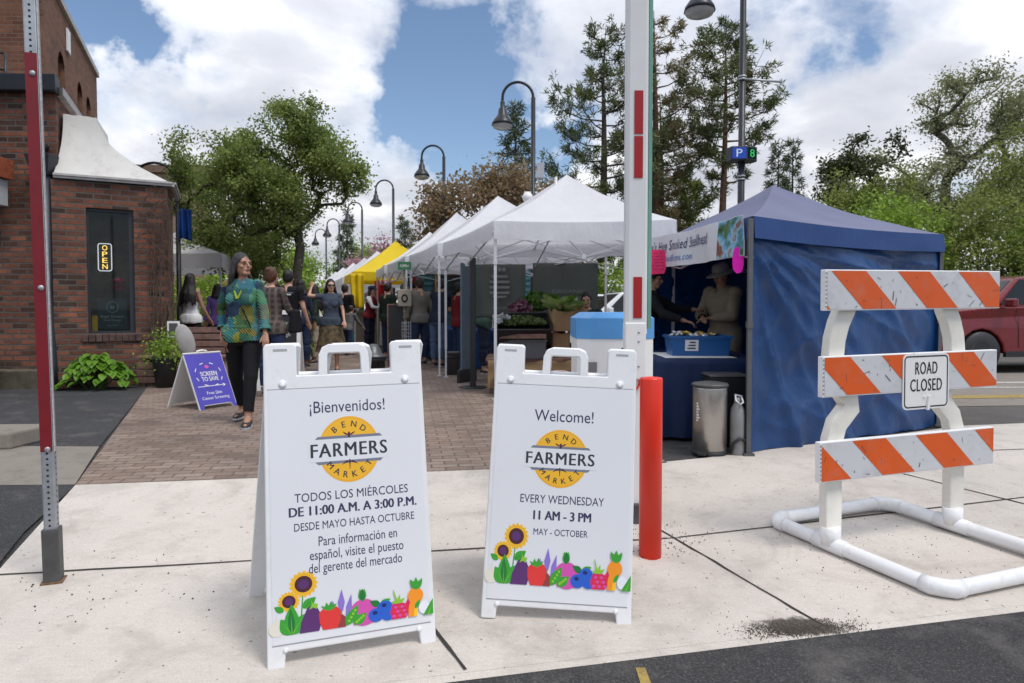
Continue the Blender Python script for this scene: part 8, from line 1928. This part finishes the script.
# ================================================================== vehicles
def car(name, label, loc, rz, prof, roofs, W, wheels, m_body, hood_z, lights=True, group=None, cat='car', wr=.36):
    """prof: side silhouette (x,z) of the lower body; roofs: greenhouse silhouette; front is -x"""
    r = thing(name, label, cat, loc, rz, group); xs = [p[0] for p in prof]
    def shell(nm, P_, w0, w1, zlo, zhi, m, bev=.03, par=r):
        mb = MB(); A = []; B = []
        for x, z in P_:
            k = (z - zlo) / (zhi - zlo); w = (w0 + (w1 - w0) * max(0, min(1, k))) / 2; x_ = x
            tp = 1 - .05 * max(0, (abs(x - (min(xs) + max(xs)) / 2) / ((max(xs) - min(xs)) / 2) - .75) * 4) ** 2
            A.append(mb.pt((x, -w * tp, z))); B.append(mb.pt((x, w * tp, z)))
        mb.face(A); mb.face(B[::-1])
        for i in range(len(P_)): mb.face([A[i - 1], B[i - 1], B[i], A[i]])
        return mb.build(nm, m, par, bev, seg=3)
    # wheel arches cut into the lower outline
    base = []; z0 = .30
    bottom = [max(xs), z0]
    pts = list(prof); bot = [(max(xs) - .05, z0 + .06)]
    for wx in sorted(wheels, reverse=True):
        bot += [(wx + (wr + .06) * math.cos(a), max(z0, wr + (wr + .06) * math.sin(a) - .02)) for a in [PI * q / 8 for q in range(9)]]
    bot += [(min(xs) + .08, z0 + .02)]
    bd = shell('body', pts + bot, W, W * .96, .3, hood_z, m_body)
    cab = shell('cabin', roofs, W * .93, W * .74, hood_z, max(p[1] for p in roofs), m_body, .04)
    # windows: side glass as slightly proud plates following the tumblehome
    zl, zh = hood_z, max(p[1] for p in roofs)
    def side(x, z, s, o=.006): k = (z - zl) / (zh - zl); w = (W * .93 + (W * .74 - W * .93) * k) / 2; return (x, s * (w + o), z)
    x0, x1 = roofs[0][0], roofs[-1][0]; tx0, tx1 = roofs[1][0], roofs[-2][0]
    for s in (-1, 1):
        n_ = 2; 
        for q in range(n_):
            fa, fb = q / n_ + .03, (q + 1) / n_ - .02
            lo, hi = zl + .06, zh - .09
            def bx_(f, z): k = (z - zl) / (zh - zl); return (x0 + (tx0 - x0) * k + .10) * (1 - f) + (x1 + (tx1 - x1) * k - .10) * f
            mb = MB(); q4 = [side(bx_(fa, lo), lo, s), side(bx_(fb, lo), lo, s), side(bx_(fb, hi), hi, s), side(bx_(fa, hi), hi, s)]; mb.poly(q4 if s < 0 else q4[::-1]); mb.build('side_window', M_gldark, cab)
        mb = MB(); mb.bar((x0 + .55, s * (W / 2 + .002), .45), (x0 + .55, s * (W * .48 + .004), hood_z), .008, .004); mb.bar((x0 + 1.75, s * (W / 2 + .002), .45), (x0 + 1.75, s * (W * .48 + .004), hood_z), .008, .004); mb.build('door_seam', M_blackpl, bd)
        mb = MB(); mb.box((x0 + 1.55, s * (W / 2 + .012), hood_z - .12), (.2, .025, .035)); mb.build('door_handle', m_body, bd, .006)
        mb = MB(); mb.box((x0 + .30, s * (W / 2 + .09), hood_z + .09), (.12, .20, .15)); mb.build('mirror', m_body, r, .03)
        mb = MB(); mb.box(((wheels[0] + wheels[1]) / 2, s * (W / 2 - .02), .34), (wheels[1] - wheels[0] - 2 * wr - .14, .06, .10)); mb.build('sill_trim', M_blackpl, bd)
        for wx in wheels:
            mb = MB(); mb.M = Matrix.Translation((wx, s * (W / 2 - .12), wr)) @ Matrix.Rotation(PI / 2, 4, 'X'); mb.lathe([(.19, -.11), (wr - .02, -.11), (wr, -.08), (wr, .08), (wr - .02, .11), (.19, .11)], (0, 0, 0), 28); ty = mb.build('wheel', M_blackpl, r)
            mb = MB(); mb.M = Matrix.Translation((wx, s * (W / 2 - .12), wr)) @ Matrix.Rotation(PI / 2, 4, 'X'); mb.lathe([(0, -.06), (.19, -.05), (.205, -.112), (.205, .112), (.19, .05), (0, .06)], (0, 0, 0), 24)
            for q in range(5): mb.box((.10 * math.cos(q * 1.2566), .10 * math.sin(q * 1.2566), 0), (.17, .045, .15), Euler((0, 0, q * 1.2566)).to_matrix())
            mb.build('rim', M_galv, ty)
    # windscreen and rear glass
    for (a, b, sg) in ((roofs[0], roofs[1], -1), (roofs[-1], roofs[-2], 1)):
        mb = MB(); d = Vector((b[0] - a[0], 0, b[1] - a[1])); nn = Vector((d.z, 0, -d.x)).normalized() * (-1 if sg < 0 else 1) * .006
        if nn.x * sg < 0: nn = -nn
        def q_(k, s): w = (W * .93 + (W * .74 - W * .93) * k) / 2 * .90; return Vector((a[0], s * w, a[1])) + Vector((d.x, 0, d.z)) * k + nn
        pl = [q_(.08, -1), q_(.08, 1), q_(.93, 1), q_(.93, -1)]; mb.poly(pl); mb.build('windscreen', M_gldark, cab)
    if lights:
        fx = min(xs)
        for s in (-1, 1):
            mb = MB(); mb.ball((fx + .10, s * (W / 2 - .22), hood_z - .24), (.10, .19, .10), 16, 10); mb.build('headlight', pm('headlight', (.6, .62, .65), .15, .3), r)
        mb = MB(); mb.box((fx + .015, 0, hood_z - .28), (.06, W * .52, .16)); mb.build('grille', M_blackpl, r, .01); mb = MB(); mb.box((fx + .02, 0, .42), (.10, W * .9, .14)); mb.build('bumper', M_blackpl, r, .02)
    return r
M_cred = pm('dark red car paint', (.15, .004, .007), .28, .2, .05, coat=.4); M_cwh = pm('white car paint', (.72, .73, .74), .3, 0, .03, coat=.6)
car('car', 'dark red pickup like car parked behind the barricade at the right', (7.3, 12.7, 0), R(7), [(0, .55), (.03, .95), (.16, 1.09), (1.0, 1.17), (3.3, 1.19), (4.9, 1.16), (4.95, .55)], [(.95, 1.14), (1.62, 1.68), (2.1, 1.75), (3.1, 1.73), (3.4, 1.16)], 1.84, (.80, 3.9), M_cred, 1.15, wr=.37)
WS = [(0, .55), (.04, .85), (.3, .98), (1.2, 1.02), (4.3, 1.02), (4.4, .55)]; WR = [(.95, 1.0), (1.6, 1.52), (2.2, 1.58), (3.7, 1.52), (4.25, 1.02)]
car('car', 'white car parked behind the dark banners, nearer the vendor', (.9, 16.6, 0), R(8), WS, WR, 1.78, (.85, 3.5), M_cwh, 1.0); car('car', 'white car parked behind the tents, left of the barrel mark banner', (-2.9 + 2.2, 19.9, 0), R(4), WS, WR, 1.78, (.85, 3.5), M_cwh, 1.0)
# low block building behind the parking lot, seen under the tents
r = thing('concrete_wall', 'low pale concrete wall behind the parked cars', 'wall', (2, 21.4, 0), R(4)); mb = MB(); mb.box((0, 0, .5), (14, .3, 1.0)); mb.build('wall', M_conc2, r); mb = MB(); mb.box((0, 0, 1.03), (14.1, .4, .08)); mb.build('cap', M_conc2, r)
